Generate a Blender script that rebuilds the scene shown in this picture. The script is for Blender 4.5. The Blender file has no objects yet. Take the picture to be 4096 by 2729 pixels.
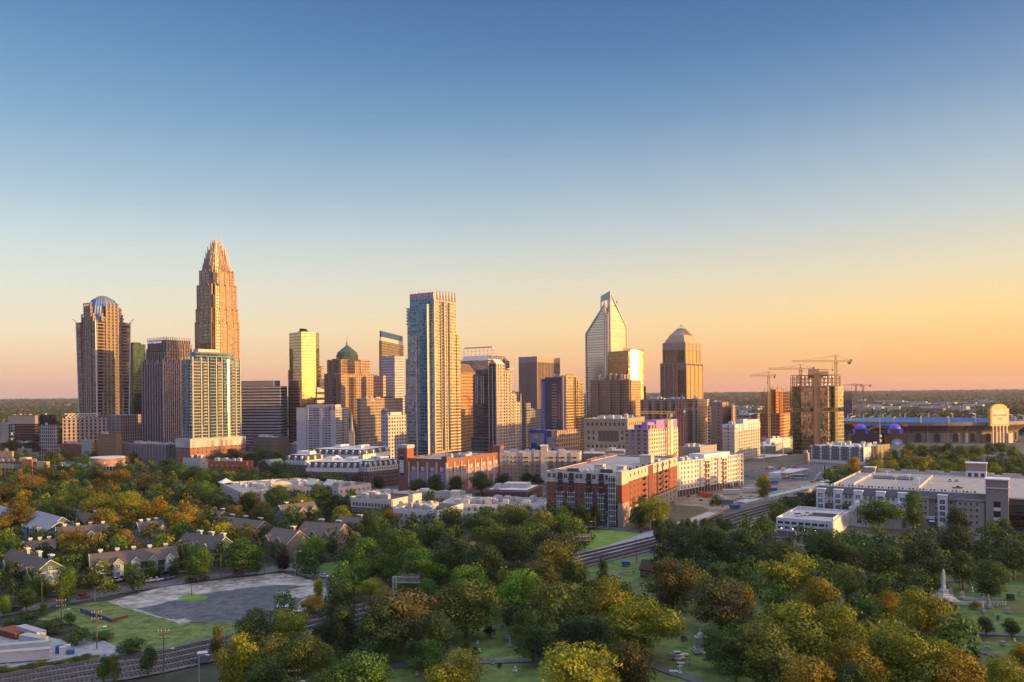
import bpy, math, random
from mathutils import Vector, Matrix
random.seed(7)
R = math.radians
S = bpy.context.scene
COL = S.collection

# ---------------------------------------------------------------- camera
FPX, CX, CY, HOR, ROLL, CAMH = 3185.0, 2048.0, 1364.5, 212.5, 0.0096, 70.0
cam_data = bpy.data.cameras.new('camera')
cam = bpy.data.objects.new('camera', cam_data); COL.objects.link(cam)
cam.matrix_world = Matrix.Translation((0, 0, CAMH)) @ Matrix.Rotation(R(90), 4, 'X') @ Matrix.Rotation(-ROLL, 4, 'Z')
cam_data.sensor_width = 36; cam_data.lens = FPX / 4096 * 36
cam_data.shift_x = -2.04 / 4096; cam_data.shift_y = HOR / 4096
cam_data.clip_start = 1; cam_data.clip_end = 60000
S.camera = cam
S.view_settings.view_transform = 'Standard'; S.view_settings.look = 'None'
S.view_settings.exposure = 0.55; S.view_settings.gamma = 1
S.render.engine = 'CYCLES'
S.cycles.use_denoising = True
S.cycles.max_bounces = 5; S.cycles.diffuse_bounces = 2; S.cycles.glossy_bounces = 3
S.cycles.transparent_max_bounces = 8; S.cycles.volume_bounces = 0
S.cycles.caustics_reflective = False; S.cycles.caustics_refractive = False

# ---------------------------------------------------------------- sky and sun
SUN_AZ, SUN_EL = 110.0, 4.9       # degrees clockwise from the view direction, degrees above the horizon
W = bpy.data.worlds.new('World'); S.world = W; W.use_nodes = True
wn = W.node_tree.nodes; wl = W.node_tree.links; wn.clear()
def N(nt, typ, **kw):
    n = nt.nodes.new(typ)
    for k, v in kw.items():
        if k[0] == 'i' and k[1:].isdigit(): n.inputs[int(k[1:])].default_value = v
        else: setattr(n, k, v)
    return n
def srgb(r, g, b):
    return tuple(((c/255/12.92) if c/255 <= .04045 else ((c/255+.055)/1.055)**2.4) for c in (r, g, b)) + (1,)
def ramp(nt, stops, interp='LINEAR'):
    n = nt.nodes.new('ShaderNodeValToRGB'); cr = n.color_ramp; cr.interpolation = interp
    while len(cr.elements) > 1: cr.elements.remove(cr.elements[-1])
    cr.elements[0].position = stops[0][0]; cr.elements[0].color = stops[0][1]
    for p, c in stops[1:]:
        e = cr.elements.new(p); e.color = c
    return n
def mth(nt, op, a=None, b=None, clamp=False):
    n = nt.nodes.new('ShaderNodeMath'); n.operation = op; n.use_clamp = clamp
    for i, v in enumerate((a, b)):
        if v is None: continue
        if isinstance(v, (int, float)): n.inputs[i].default_value = v
        else: nt.links.new(v, n.inputs[i])
    return n.outputs[0]
wt = W.node_tree
tc = N(wt, 'ShaderNodeTexCoord'); sp = N(wt, 'ShaderNodeSeparateXYZ'); wl.new(tc.outputs['Generated'], sp.inputs[0])
el = mth(wt, 'MULTIPLY', mth(wt, 'ARCSINE', sp.outputs[2]), 180/math.pi/30)      # 0..1 over 30 degrees of height
def g(e): return e/30
left = ramp(wt, [(0, srgb(206,160,150)), (g(1.6), srgb(216,172,154)), (g(4.2), srgb(218,197,175)), (g(7), srgb(205,201,191)), (g(10), srgb(186,196,200)),
     (g(13.5), srgb(146,170,192)), (g(18), srgb(100,142,180)), (g(22.5), srgb(64,116,166)), (g(27), srgb(36,90,148)), (1, srgb(30,80,140))])
right = ramp(wt, [(0, srgb(228,148,100)), (g(2), srgb(240,172,104)), (g(5), srgb(247,200,128)), (g(8), srgb(224,205,170)), (g(11.5), srgb(188,194,193)),
     (g(15), srgb(154,172,190)), (g(19), srgb(106,138,176)), (g(23), srgb(66,106,158)), (g(27), srgb(44,84,142)), (1, srgb(36,78,138))])
for r_ in (left, right): wl.new(el, r_.inputs[0])
az = mth(wt, 'DIVIDE', sp.outputs[0], mth(wt, 'SQRT', mth(wt, 'SUBTRACT', 1.0001, mth(wt, 'MULTIPLY', sp.outputs[2], sp.outputs[2]))))   # sine of the azimuth from +Y
azf = N(wt, 'ShaderNodeMapRange', i1=-0.55, i2=0.5); wl.new(az, azf.inputs[0])
mx = N(wt, 'ShaderNodeMixRGB'); wl.new(azf.outputs[0], mx.inputs[0]); wl.new(left.outputs[0], mx.inputs[1]); wl.new(right.outputs[0], mx.inputs[2])
# bright glow of the low sun, round its own direction
sa, se = R(SUN_AZ), R(SUN_EL)
SUNV = Vector((math.sin(sa)*math.cos(se), math.cos(sa)*math.cos(se), math.sin(se)))
dt = N(wt, 'ShaderNodeVectorMath', operation='DOT_PRODUCT'); wl.new(tc.outputs['Generated'], dt.inputs[0]); dt.inputs[1].default_value = SUNV
glow = mth(wt, 'POWER', mth(wt, 'MAXIMUM', dt.outputs['Value'], 0.0), 5.0)
gm = N(wt, 'ShaderNodeMixRGB', blend_type='ADD'); wl.new(glow, gm.inputs[0]); wl.new(mx.outputs[0], gm.inputs[1]); gm.inputs[2].default_value = (1.9, .95, .32, 1)
up = N(wt, 'ShaderNodeMapRange', interpolation_type='SMOOTHSTEP', i1=.47, i2=.8); wl.new(sp.outputs[2], up.inputs[0])      # high sky above the frame, brightened as added fill for the shade
bk = N(wt, 'ShaderNodeMapRange', interpolation_type='SMOOTHSTEP', i1=.5, i2=-.6); wl.new(sp.outputs[1], bk.inputs[0])   # and the unseen sky behind the camera, lifted as added fill
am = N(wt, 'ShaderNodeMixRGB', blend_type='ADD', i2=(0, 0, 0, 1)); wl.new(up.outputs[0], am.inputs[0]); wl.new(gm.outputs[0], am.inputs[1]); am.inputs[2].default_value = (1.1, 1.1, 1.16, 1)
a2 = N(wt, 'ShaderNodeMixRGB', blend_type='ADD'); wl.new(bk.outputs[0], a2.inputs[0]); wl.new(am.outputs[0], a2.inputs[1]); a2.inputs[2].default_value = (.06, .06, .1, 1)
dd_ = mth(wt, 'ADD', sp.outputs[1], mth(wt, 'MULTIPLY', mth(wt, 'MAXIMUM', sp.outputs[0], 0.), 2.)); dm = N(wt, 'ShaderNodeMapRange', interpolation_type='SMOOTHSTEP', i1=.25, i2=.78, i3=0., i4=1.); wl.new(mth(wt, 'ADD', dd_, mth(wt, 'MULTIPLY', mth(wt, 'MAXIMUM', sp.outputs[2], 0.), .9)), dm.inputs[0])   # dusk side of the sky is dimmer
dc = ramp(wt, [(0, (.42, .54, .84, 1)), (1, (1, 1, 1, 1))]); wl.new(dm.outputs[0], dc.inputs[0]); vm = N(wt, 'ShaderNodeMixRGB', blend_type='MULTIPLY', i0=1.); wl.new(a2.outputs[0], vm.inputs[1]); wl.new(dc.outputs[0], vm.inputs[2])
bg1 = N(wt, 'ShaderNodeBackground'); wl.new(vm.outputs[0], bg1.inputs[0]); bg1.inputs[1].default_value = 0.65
sky = N(wt, 'ShaderNodeTexSky', sky_type='NISHITA', sun_disc=False, sun_elevation=R(SUN_EL), sun_rotation=R(SUN_AZ))
bg2 = N(wt, 'ShaderNodeBackground'); wl.new(sky.outputs[0], bg2.inputs[0]); bg2.inputs[1].default_value = 0.05
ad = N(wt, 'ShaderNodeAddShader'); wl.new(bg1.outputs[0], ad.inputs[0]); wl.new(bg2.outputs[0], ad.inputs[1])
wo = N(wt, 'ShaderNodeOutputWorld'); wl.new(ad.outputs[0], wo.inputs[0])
sl = bpy.data.lights.new('sun', 'SUN'); sun = bpy.data.objects.new('sun', sl); COL.objects.link(sun)
sl.energy = 5.0; sl.angle = R(0.6); sl.color = (1.0, .53, .14)
sun.rotation_mode = 'QUATERNION'; sun.rotation_quaternion = SUNV.to_track_quat('Z', 'Y')

# ---------------------------------------------------------------- pixel of the photograph -> place
def kx(px, py=1700):
    dx, dy = px-CX, py-CY
    return (dx - dy*ROLL)/FPX
def dep(px, py):
    return ((px-CX)*ROLL + (py-CY) - HOR)/FPX
def gdist(px, py, z=0): return (CAMH-z)/dep(px, py)
def zat(px, py, d): return CAMH - dep(px, py)*d
def gp(px, py, z=0):
    d = gdist(px, py, z); return Vector((kx(px, py)*d, d, z))
def pd(px, py, d): return Vector((kx(px, py)*d, d, zat(px, py, d)))

# ---------------------------------------------------------------- materials
MATS = {}
def mat(name, col, rough=.7, metal=0., var=.12, scale=.35, bump=0, emit=None, spec=None, trans=0):
    if name in MATS: return MATS[name]
    m = bpy.data.materials.new(name); m.use_nodes = True; nt = m.node_tree; b = nt.nodes['Principled BSDF']
    b.inputs['Roughness'].default_value = rough; b.inputs['Metallic'].default_value = metal
    if spec is not None: b.inputs['Specular IOR Level'].default_value = spec
    c = tuple(col[:3])
    if var:
        t = N(nt, 'ShaderNodeTexCoord'); no = N(nt, 'ShaderNodeTexNoise'); no.inputs['Scale'].default_value = scale; no.inputs['Detail'].default_value = 12; no.inputs['Roughness'].default_value = .66
        nt.links.new(t.outputs['Object'], no.inputs['Vector'])
        r_ = ramp(nt, [(.28, tuple(x*(1-var*1.6) for x in c)+(1,)), (.72, tuple(min(1, x*(1+var*1.6)) for x in c)+(1,))])
        nt.links.new(no.outputs[0], r_.inputs[0]); nt.links.new(r_.outputs[0], b.inputs['Base Color'])
        if bump:
            bp = N(nt, 'ShaderNodeBump'); bp.inputs['Distance'].default_value = bump; nt.links.new(no.outputs[0], bp.inputs['Height']); nt.links.new(bp.outputs[0], b.inputs['Normal'])
    else: b.inputs['Base Color'].default_value = c+(1,)
    if emit:
        b.inputs['Emission Color'].default_value = tuple(emit[:3])+(1,); b.inputs['Emission Strength'].default_value = emit[3]
    MATS[name] = m; return m

def facade(name, wall, glass, bay=3., floor=3.6, ww=.5, wh=.5, metal=.75, rough=.12, span=None, off=0., wrough=.75, litp=0., tilt=.03, zoff=0., hoff=0., rnd=1.):
    """wall with a grid of windows: glass panes reflect, walls do not. Grid runs along whichever way the wall faces."""
    if name in MATS: return MATS[name]
    m = bpy.data.materials.new(name); m.use_nodes = True; nt = m.node_tree; L = nt.links.new
    b = nt.nodes['Principled BSDF']; out = nt.nodes['Material Output']
    if metal < .9: glass = tuple(x*.68 for x in glass[:3])
    t = N(nt, 'ShaderNodeTexCoord'); s = N(nt, 'ShaderNodeSeparateXYZ'); L(t.outputs['Object'], s.inputs[0])
    n = N(nt, 'ShaderNodeSeparateXYZ'); L(t.outputs['Normal'], n.inputs[0])
    h = mth(nt, 'SUBTRACT', mth(nt, 'MULTIPLY', n.outputs[0], s.outputs[1]), mth(nt, 'MULTIPLY', n.outputs[1], s.outputs[0]))
    hb = mth(nt, 'DIVIDE', mth(nt, 'ADD', h, 500*bay+hoff), bay); zf = mth(nt, 'DIVIDE', mth(nt, 'ADD', s.outputs[2], zoff), floor)
    mh = mth(nt, 'LESS_THAN', mth(nt, 'ABSOLUTE', mth(nt, 'SUBTRACT', mth(nt, 'FRACT', hb), .5)), ww/2)
    mz = mth(nt, 'LESS_THAN', mth(nt, 'ABSOLUTE', mth(nt, 'SUBTRACT', mth(nt, 'FRACT', zf), .5)), wh/2)
    mv = mth(nt, 'LESS_THAN', mth(nt, 'ABSOLUTE', n.outputs[2]), .6)
    mask = mth(nt, 'MULTIPLY', mth(nt, 'MULTIPLY', mh, mz), mv)
    cid = N(nt, 'ShaderNodeCombineXYZ'); L(mth(nt, 'FLOOR', hb), cid.inputs[0]); L(mth(nt, 'FLOOR', zf), cid.inputs[1]); L(mth(nt, 'ROUND', mth(nt, 'MULTIPLY', n.outputs[0], 4.)), cid.inputs[2])
    wh_ = N(nt, 'ShaderNodeTexWhiteNoise', noise_dimensions='3D'); L(cid.outputs[0], wh_.inputs['Vector'])
    # wall
    no = N(nt, 'ShaderNodeTexNoise'); no.inputs['Scale'].default_value = .12; no.inputs['Detail'].default_value = 5; L(t.outputs['Object'], no.inputs['Vector'])
    wr = ramp(nt, [(.25, tuple(x*.8 for x in wall[:3])+(1,)), (.75, tuple(min(1, x*1.15) for x in wall[:3])+(1,))]); L(no.outputs[0], wr.inputs[0])
    wc = wr.outputs[0]
    if span is not None:
        mm = N(nt, 'ShaderNodeMixRGB'); L(mth(nt, 'MULTIPLY', mh, mv), mm.inputs[0]); L(wc, mm.inputs[1]); mm.inputs[2].default_value = tuple(span[:3])+(1,); wc = mm.outputs[0]
    L(wc, b.inputs['Base Color']); b.inputs['Roughness'].default_value = wrough
    g_ = N(nt, 'ShaderNodeBsdfPrincipled'); g_.inputs['Metallic'].default_value = metal; g_.inputs['Roughness'].default_value = rough
    gr = ramp(nt, [(0, tuple(x*(1-.5*rnd) for x in glass[:3])+(1,)), (1, tuple(min(1, x*(1+.35*rnd)) for x in glass[:3])+(1,))]); L(wh_.outputs['Value'], gr.inputs[0]); L(gr.outputs[0], g_.inputs['Base Color'])
    ge = N(nt, 'ShaderNodeNewGeometry')
    v1 = N(nt, 'ShaderNodeVectorMath', operation='SUBTRACT'); L(wh_.outputs['Color'], v1.inputs[0]); tilt *= .5; v1.inputs[1].default_value = (.5, .5, .5)
    v2 = N(nt, 'ShaderNodeVectorMath', operation='SCALE'); L(v1.outputs[0], v2.inputs[0]); v2.inputs['Scale'].default_value = tilt
    v3 = N(nt, 'ShaderNodeVectorMath', operation='ADD'); L(ge.outputs['Normal'], v3.inputs[0]); L(v2.outputs[0], v3.inputs[1])
    v4 = N(nt, 'ShaderNodeVectorMath', operation='NORMALIZE'); L(v3.outputs[0], v4.inputs[0]); L(v4.outputs[0], g_.inputs['Normal'])
    if litp:
        g_.inputs['Emission Color'].default_value = (1, .7, .35, 1)
        L(mth(nt, 'MULTIPLY', mth(nt, 'GREATER_THAN', wh_.outputs['Value'], 1-litp), .7), g_.inputs['Emission Strength'])
    ms = N(nt, 'ShaderNodeMixShader'); L(mask, ms.inputs[0]); L(b.outputs[0], ms.inputs[1]); L(g_.outputs[0], ms.inputs[2]); L(ms.outputs[0], out.inputs[0])
    MATS[name] = m; return m

# ---------------------------------------------------------------- mesh builder
class MB:
    def __init__(s): s.v = []; s.f = []; s.m = []
    def add(s, vs, fs, mi=0):
        o = len(s.v); s.v += [tuple(p) for p in vs]; s.f += [tuple(i+o for i in f) for f in fs]; s.m += [mi]*len(fs); return s
    def box(s, x0, x1, y0, y1, z0, z1, mi=0):
        return s.add([(x0,y0,z0),(x1,y0,z0),(x1,y1,z0),(x0,y1,z0),(x0,y0,z1),(x1,y0,z1),(x1,y1,z1),(x0,y1,z1)],
                     [(3,2,1,0),(4,5,6,7),(0,1,5,4),(1,2,6,5),(2,3,7,6),(3,0,4,7)], mi)
    def loft(s, p0, z0, p1, z1, mi=0, cap=None):
        """side walls between two equal-length counter-clockwise outlines, caps of material cap"""
        n = len(p0); vs = [(x, y, z0) for x, y in p0]+[(x, y, z1) for x, y in p1]
        s.add(vs, [(i, (i+1) % n, n+(i+1) % n, n+i) for i in range(n)], mi)
        o = len(s.v)-2*n; s.f += [tuple(o+n+i for i in range(n)), tuple(o+i for i in reversed(range(n)))]; c = mi if cap is None else cap; s.m += [c, c]
        return s
    def prism(s, p, z0, z1, mi=0, cap=None): return s.loft(p, z0, p, z1, mi, cap)
    def bar(s, a, b, w=.2, mi=0, h=None):
        a = Vector(a); b = Vector(b); d = (b-a); L = d.length
        if L < 1e-6: return s
        d /= L; up = Vector((0, 0, 1)) if abs(d.z) < .95 else Vector((1, 0, 0)); q = d.cross(up).normalized(); r_ = q.cross(d)
        w2 = w/2; h2 = (h or w)/2; vs = []
        for p in (a, b):
            for i, j in ((-1,-1),(1,-1),(1,1),(-1,1)): vs.append(p+q*w2*i+r_*h2*j)
        return s.add(vs, [(0,1,2,3),(7,6,5,4),(1,0,4,5),(2,1,5,6),(3,2,6,7),(0,3,7,4)], mi)
    def tube(s, pts, rad, n=8, mi=0):
        pts = [Vector(p) for p in pts]; rad = rad if isinstance(rad, (list, tuple)) else [rad]*len(pts); rings = []
        o = len(s.v)
        for i, p in enumerate(pts):
            d = (pts[min(i+1, len(pts)-1)]-pts[max(i-1, 0)]).normalized(); up = Vector((0, 0, 1)) if abs(d.z) < .9 else Vector((1, 0, 0))
            q = d.cross(up).normalized(); r_ = q.cross(d)
            for k in range(n):
                a = 2*math.pi*k/n; s.v.append(tuple(p+(q*math.cos(a)+r_*math.sin(a))*rad[i]))
        for i in range(len(pts)-1):
            for k in range(n):
                a = o+i*n+k; b = o+i*n+(k+1) % n; s.f.append((a, b, b+n, a+n)); s.m.append(mi)
        s.f += [tuple(o+k for k in reversed(range(n))), tuple(o+(len(pts)-1)*n+k for k in range(n))]; s.m += [mi, mi]
        return s
    def gable(s, x0, x1, y0, y1, z, zr, axis='x', over=.4, mi=0, ge=1, th=.25):
        """ridge roof over a box: two sloping slabs (mi) and gable triangles (ge)"""
        if axis == 'x':
            ym = (y0+y1)/2; sl = (zr-z)/((y1-y0)/2); zo = z-over*sl
            P = [(x0-over, y0-over, zo), (x1+over, y0-over, zo), (x1+over, ym, zr), (x0-over, ym, zr), (x0-over, y1+over, zo), (x1+over, y1+over, zo)]
            G = [[(x0, y0, z), (x0, y1, z), (x0, ym, zr)], [(x1, y0, z), (x1, y1, z), (x1, ym, zr)]]
            F = [(0,1,2,3), (3,2,5,4)]
        else:
            xm = (x0+x1)/2; sl = (zr-z)/((x1-x0)/2); zo = z-over*sl
            P = [(x0-over, y0-over, zo), (x0-over, y1+over, zo), (xm, y1+over, zr), (xm, y0-over, zr), (x1+over, y0-over, zo), (x1+over, y1+over, zo)]
            G = [[(x0, y0, z), (x1, y0, z), (xm, y0, zr)], [(x0, y1, z), (x1, y1, z), (xm, y1, zr)]]
            F = [(3,2,1,0), (4,5,2,3)]
        n = 6; vs = [(a, b, c+th) for a, b, c in P]+P
        fs = [tuple(f) for f in F]+[tuple(reversed([i+n for i in f])) for f in F]
        rim = [(0,1),(1,2),(2,5),(5,4),(4,3),(3,0)] if axis == 'x' else [(0,1),(1,2),(2,5),(5,4),(4,3),(3,0)]
        fs += [(a, b, b+n, a+n) for a, b in rim]
        s.add(vs, fs, mi)
        for t in G: s.add(t, [(0, 1, 2)], ge)
        return s
    def hip(s, x0, x1, y0, y1, z, zr, over=.4, mi=0):
        x0 -= over; x1 += over; y0 -= over; y1 += over; w = (y1-y0)/2 if (x1-x0) > (y1-y0) else (x1-x0)/2
        if (x1-x0) > (y1-y0): r1, r2 = (x0+w, y0+w, zr), (x1-w, y0+w, zr); fs = [(0,1,5,4), (1,2,5), (2,3,4,5), (3,0,4), (3,2,1,0)]
        else: r1, r2 = (x0+w, y0+w, zr), (x0+w, y1-w, zr); fs = [(0,1,4), (1,2,5,4), (2,3,5), (3,0,4,5), (3,2,1,0)]
        return s.add([(x0,y0,z), (x1,y0,z), (x1,y1,z), (x0,y1,z), r1, r2], fs, mi)
    def mesh(s, name, mats):
        me = bpy.data.meshes.new(name); me.from_pydata(s.v, [], s.f)
        for m in (mats if isinstance(mats, (list, tuple)) else [mats]): me.materials.append(m)
        me.polygons.foreach_set('material_index', s.m); me.update(); return me
    def build(s, name, mats, parent=None, loc=None, rz=None):
        o = bpy.data.objects.new(name, s.mesh(name, mats)); COL.objects.link(o)
        if parent: o.parent = parent
        if loc is not None: o.location = loc
        if rz is not None: o.rotation_euler.z = rz
        return o

def patchy(m, col, scale=.08, lo=.5, hi=.68, k=.8):
    """patches of another colour of its own (dry grass, stains, worn ground) in a material made by mat()"""
    nt = m.node_tree; b = nt.nodes['Principled BSDF']; src = b.inputs['Base Color'].links[0].from_socket; t = N(nt, 'ShaderNodeTexCoord'); no = N(nt, 'ShaderNodeTexNoise'); no.inputs['Scale'].default_value = scale; no.inputs['Detail'].default_value = 14; no.inputs['Roughness'].default_value = .72
    mp_ = N(nt, 'ShaderNodeMapping'); mp_.inputs['Location'].default_value = (31, 17, 5); nt.links.new(t.outputs['Object'], mp_.inputs[0]); nt.links.new(mp_.outputs[0], no.inputs['Vector']); r_ = N(nt, 'ShaderNodeMapRange', i1=lo, i2=hi, i3=0., i4=k); nt.links.new(no.outputs[0], r_.inputs[0])
    mx_ = N(nt, 'ShaderNodeMixRGB'); nt.links.new(r_.outputs[0], mx_.inputs[0]); nt.links.new(src, mx_.inputs[1]); mx_.inputs[2].default_value = tuple(col)+(1,); nt.links.new(mx_.outputs[0], b.inputs['Base Color'])
def tag(o, label=None, cat=None, group=None, kind=None):
    if label: o['label'] = label
    if cat: o['category'] = cat
    if group: o['group'] = group
    if kind: o['kind'] = kind
    return o
def empty(name, loc=(0, 0, 0), rz=0):
    o = bpy.data.objects.new(name, None); COL.objects.link(o); o.location = loc; o.rotation_euler.z = rz; o.empty_display_size = 1; return o
def inst(me, name, parent=None, loc=(0, 0, 0), rz=0, sc=None):
    o = bpy.data.objects.new(name, me); COL.objects.link(o); o.location = loc; o.rotation_euler.z = rz
    if parent: o.parent = parent
    if sc: o.scale = sc
    return o
KIDS = {}
def copy_tree(o, parent=None):
    c = o.copy(); COL.objects.link(c); c.parent = parent
    for ch in list(o.children): copy_tree(ch, c)
    return c

THETA = R(34)
def frame(pl, pc, pr, d, th=None):
    """corner nearest the camera at photo column pc and distance d; returns corner, length of left face, length of right face"""
    th = THETA if th is None else th; c, s = math.cos(th), math.sin(th)
    kc, kl, kr = kx(pc), kx(pl), kx(pr); C = Vector((kc*d, d, 0)); dn = c+kl*s
    Ll = (C.x-kl*C.y)/dn if dn > .06 else 12.; den = s-kr*c; Lr = (kr*C.y-C.x)/den if den > .06 else 22.
    return C, Ll, Lr
def site(name, label, cat, pl, pc, pr, d, th=None, group=None):
    th = THETA if th is None else th
    C, Ll, Lr = frame(pl, pc, pr, d, th)
    r_ = empty(name, C, -th); tag(r_, label, cat, group); return r_, Ll, Lr
def rect(x0, x1, y0, y1): return [(x0, y0), (x1, y0), (x1, y1), (x0, y1)]
def scl(p, k, c): return [(c[0]+(x-c[0])*k, c[1]+(y-c[1])*k) for x, y in p]

ROOF = mat('roof_gravel', (.34, .33, .32), .9, var=.25, scale=.3)
ROOFW = mat('white_membrane_roof', (.62, .61, .6), .7, var=.15, scale=.2)
ROOFD = mat('dark_roof', (.07, .07, .08), .85, var=.3, scale=.5)
patchy(ROOF, (.16, .15, .14), .12); patchy(ROOFW, (.36, .34, .31), .09); UNIT = mat('roof_unit_metal', (.45, .45, .46), .5, var=.1)
def body(mb, L, Rr, h, mi=0, roof=1, x1=0., y0=0., par=1.0, z0=0., cap=None):
    """walls with a parapet and a sunk roof deck"""
    x0 = x1-L; y1 = y0+Rr; t = .45; mb.add([(x0,y0,z0),(x1,y0,z0),(x1,y1,z0),(x0,y1,z0),(x0,y0,h),(x1,y0,h),(x1,y1,h),(x0,y1,h)], [(0,1,5,4),(1,2,6,5),(2,3,7,6),(3,0,4,7)], mi)
    a = [(x0,y0,h),(x1,y0,h),(x1,y1,h),(x0,y1,h)]; b = [(x0+t,y0+t,h),(x1-t,y0+t,h),(x1-t,y1-t,h),(x0+t,y1-t,h)]; c = [(x, y, h-par) for x, y, _ in b]
    mb.add(a+b+c, [(0,1,5,4),(1,2,6,5),(2,3,7,6),(3,0,4,7)]+[(4,5,9,8),(5,6,10,9),(6,7,11,10),(7,4,8,11)], cap if cap is not None else mi)
    mb.add(c, [(0,1,2,3)], roof)
    return mb
def units(root, L, Rr, h, n=4, seed=0, x1=0., y0=0., big=1., par=1.0):
    rr = random.Random(seed); n = int(n*1.7)
    for i in range(n):
        w, dd, hh = rr.uniform(2, 5)*big, rr.uniform(2, 4)*big, rr.uniform(1.5, 3.2)*big
        if w > L*.6 or dd > Rr*.6: w, dd = min(w, L*.3), min(dd, Rr*.3)
        x = x1-L+rr.uniform(.12, .88)*(L-w)+w*.0; y = y0+rr.uniform(.12, .8)*(Rr-dd)
        m = MB().box(0, w, 0, dd, .15, hh).box(w*.1, w*.9, dd*.1, dd*.9, hh, hh+.25).box(.1, .4, .1, dd-.1, 0, .15).box(w-.4, w-.1, .1, dd-.1, 0, .15)
        if i % 2: m.tube([(w*.5, dd*.5, hh+.2), (w*.5, dd*.5, hh+.7)], .5*big, 10)
        m.build('roof_unit', UNIT, root, (x, y, h-par))
WCACHE = {}
def win_mesh(w, h, fm, gm, div=(2, 1), key='window'):
    k = (round(w, 2), round(h, 2), fm.name, gm.name, div)
    if k in WCACHE: return WCACHE[k]
    t = .09; mb = MB()
    mb.box(-w/2, w/2, -.05, .0, 0, h, 1)
    for x in (-w/2, w/2-t): mb.box(x, x+t, -.12, 0, 0, h, 0)
    for z in (0, h-t): mb.box(-w/2+t, w/2-t, -.12, 0, z, z+t, 0)
    for i in range(1, div[0]): x = -w/2+w*i/div[0]; mb.box(x-.04, x+.04, -.1, -.051, t, h-t, 0)
    for i in range(1, div[1]): z = h*i/div[1]; mb.box(-w/2+t, w/2-t, -.095, -.052, z-.04, z+.04, 0)
    WCACHE[k] = mb.mesh(key, [fm, gm]); return WCACHE[k]
class Wins:
    """collects a building's windows; the first (largest in view) 100 become parts, the rest one part of kind stuff"""
    def __init__(s, root, name='window'): s.root = root; s.items = []; s.name = name
    def row(s, face, a, b, z, n, me, at=0., ends=.5):
        """n windows evenly along [a,b] on face 'L' (y=at) or 'R' (x=at) or 'B'"""
        for i in range(n):
            t = a+(b-a)*(i+ends)/(n-1+2*ends)
            s.items.append((face, t, z, me, at))
    def done(s, cap=100):
        for face, t, z, me, at in s.items[:cap]:
            if face == 'L': inst(me, s.name, s.root, (t, at, z), 0)
            else: inst(me, s.name, s.root, (at, t, z), math.pi/2)
        rest = s.items[cap:]
        if rest:
            mb = MB(); mats = []
            for face, t, z, me, at in rest:
                off = [0]*len(me.materials)
                for i, mm in enumerate(me.materials):
                    if mm not in mats: mats.append(mm)
                    off[i] = mats.index(mm)
                o = len(mb.v)
                for v in me.vertices:
                    x, y, zz = v.co
                    mb.v.append((t+x, at+y, z+zz) if face == 'L' else (at-y, t+x, z+zz))
                for p in me.polygons: mb.f.append(tuple(o+i for i in p.vertices)); mb.m.append(off[p.material_index])
            tag(mb.build('windows', mats, s.root), kind='stuff')
# ================================================================ the tall towers
GL = (.52, .5, .46); GLB = (.24, .42, .52); GLD = (.16, .17, .19)
def Z(pc, y, d): return zat(pc, y, d)
def text(body_, size, root, loc, rot, m, name='lettering', ext=.05):
    c = bpy.data.curves.new(name, 'FONT'); c.body = body_; c.size = size; c.extrude = ext; c.align_x = 'CENTER'; c.align_y = 'CENTER'; c.materials.append(m)
    t_ = bpy.data.objects.new('tmp', c); me = bpy.data.meshes.new_from_object(t_); bpy.data.objects.remove(t_); bpy.data.curves.remove(c)
    o = bpy.data.objects.new(name, me); COL.objects.link(o); o.parent = root; o.location = loc; o.rotation_euler = rot; return o
LFACE = (R(90), 0, 0); RFACE = (R(90), 0, R(90))
def piers(mb, L, Rr, z0, z1, n_l, n_r, w=1., dep_=.7, mi=0, x1=0., y0=0., over=0.):
    for i in range(n_l+1):
        x = x1-L+L*i/n_l; mb.box(x-w/2, x+w/2, y0-dep_, y0+.02, z0, z1+over, mi)
    for i in range(n_r+1):
        y = y0+Rr*i/n_r; mb.box(x1-.02, x1+dep_, y-w/2, y+w/2, z0, z1+over, mi)

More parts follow.
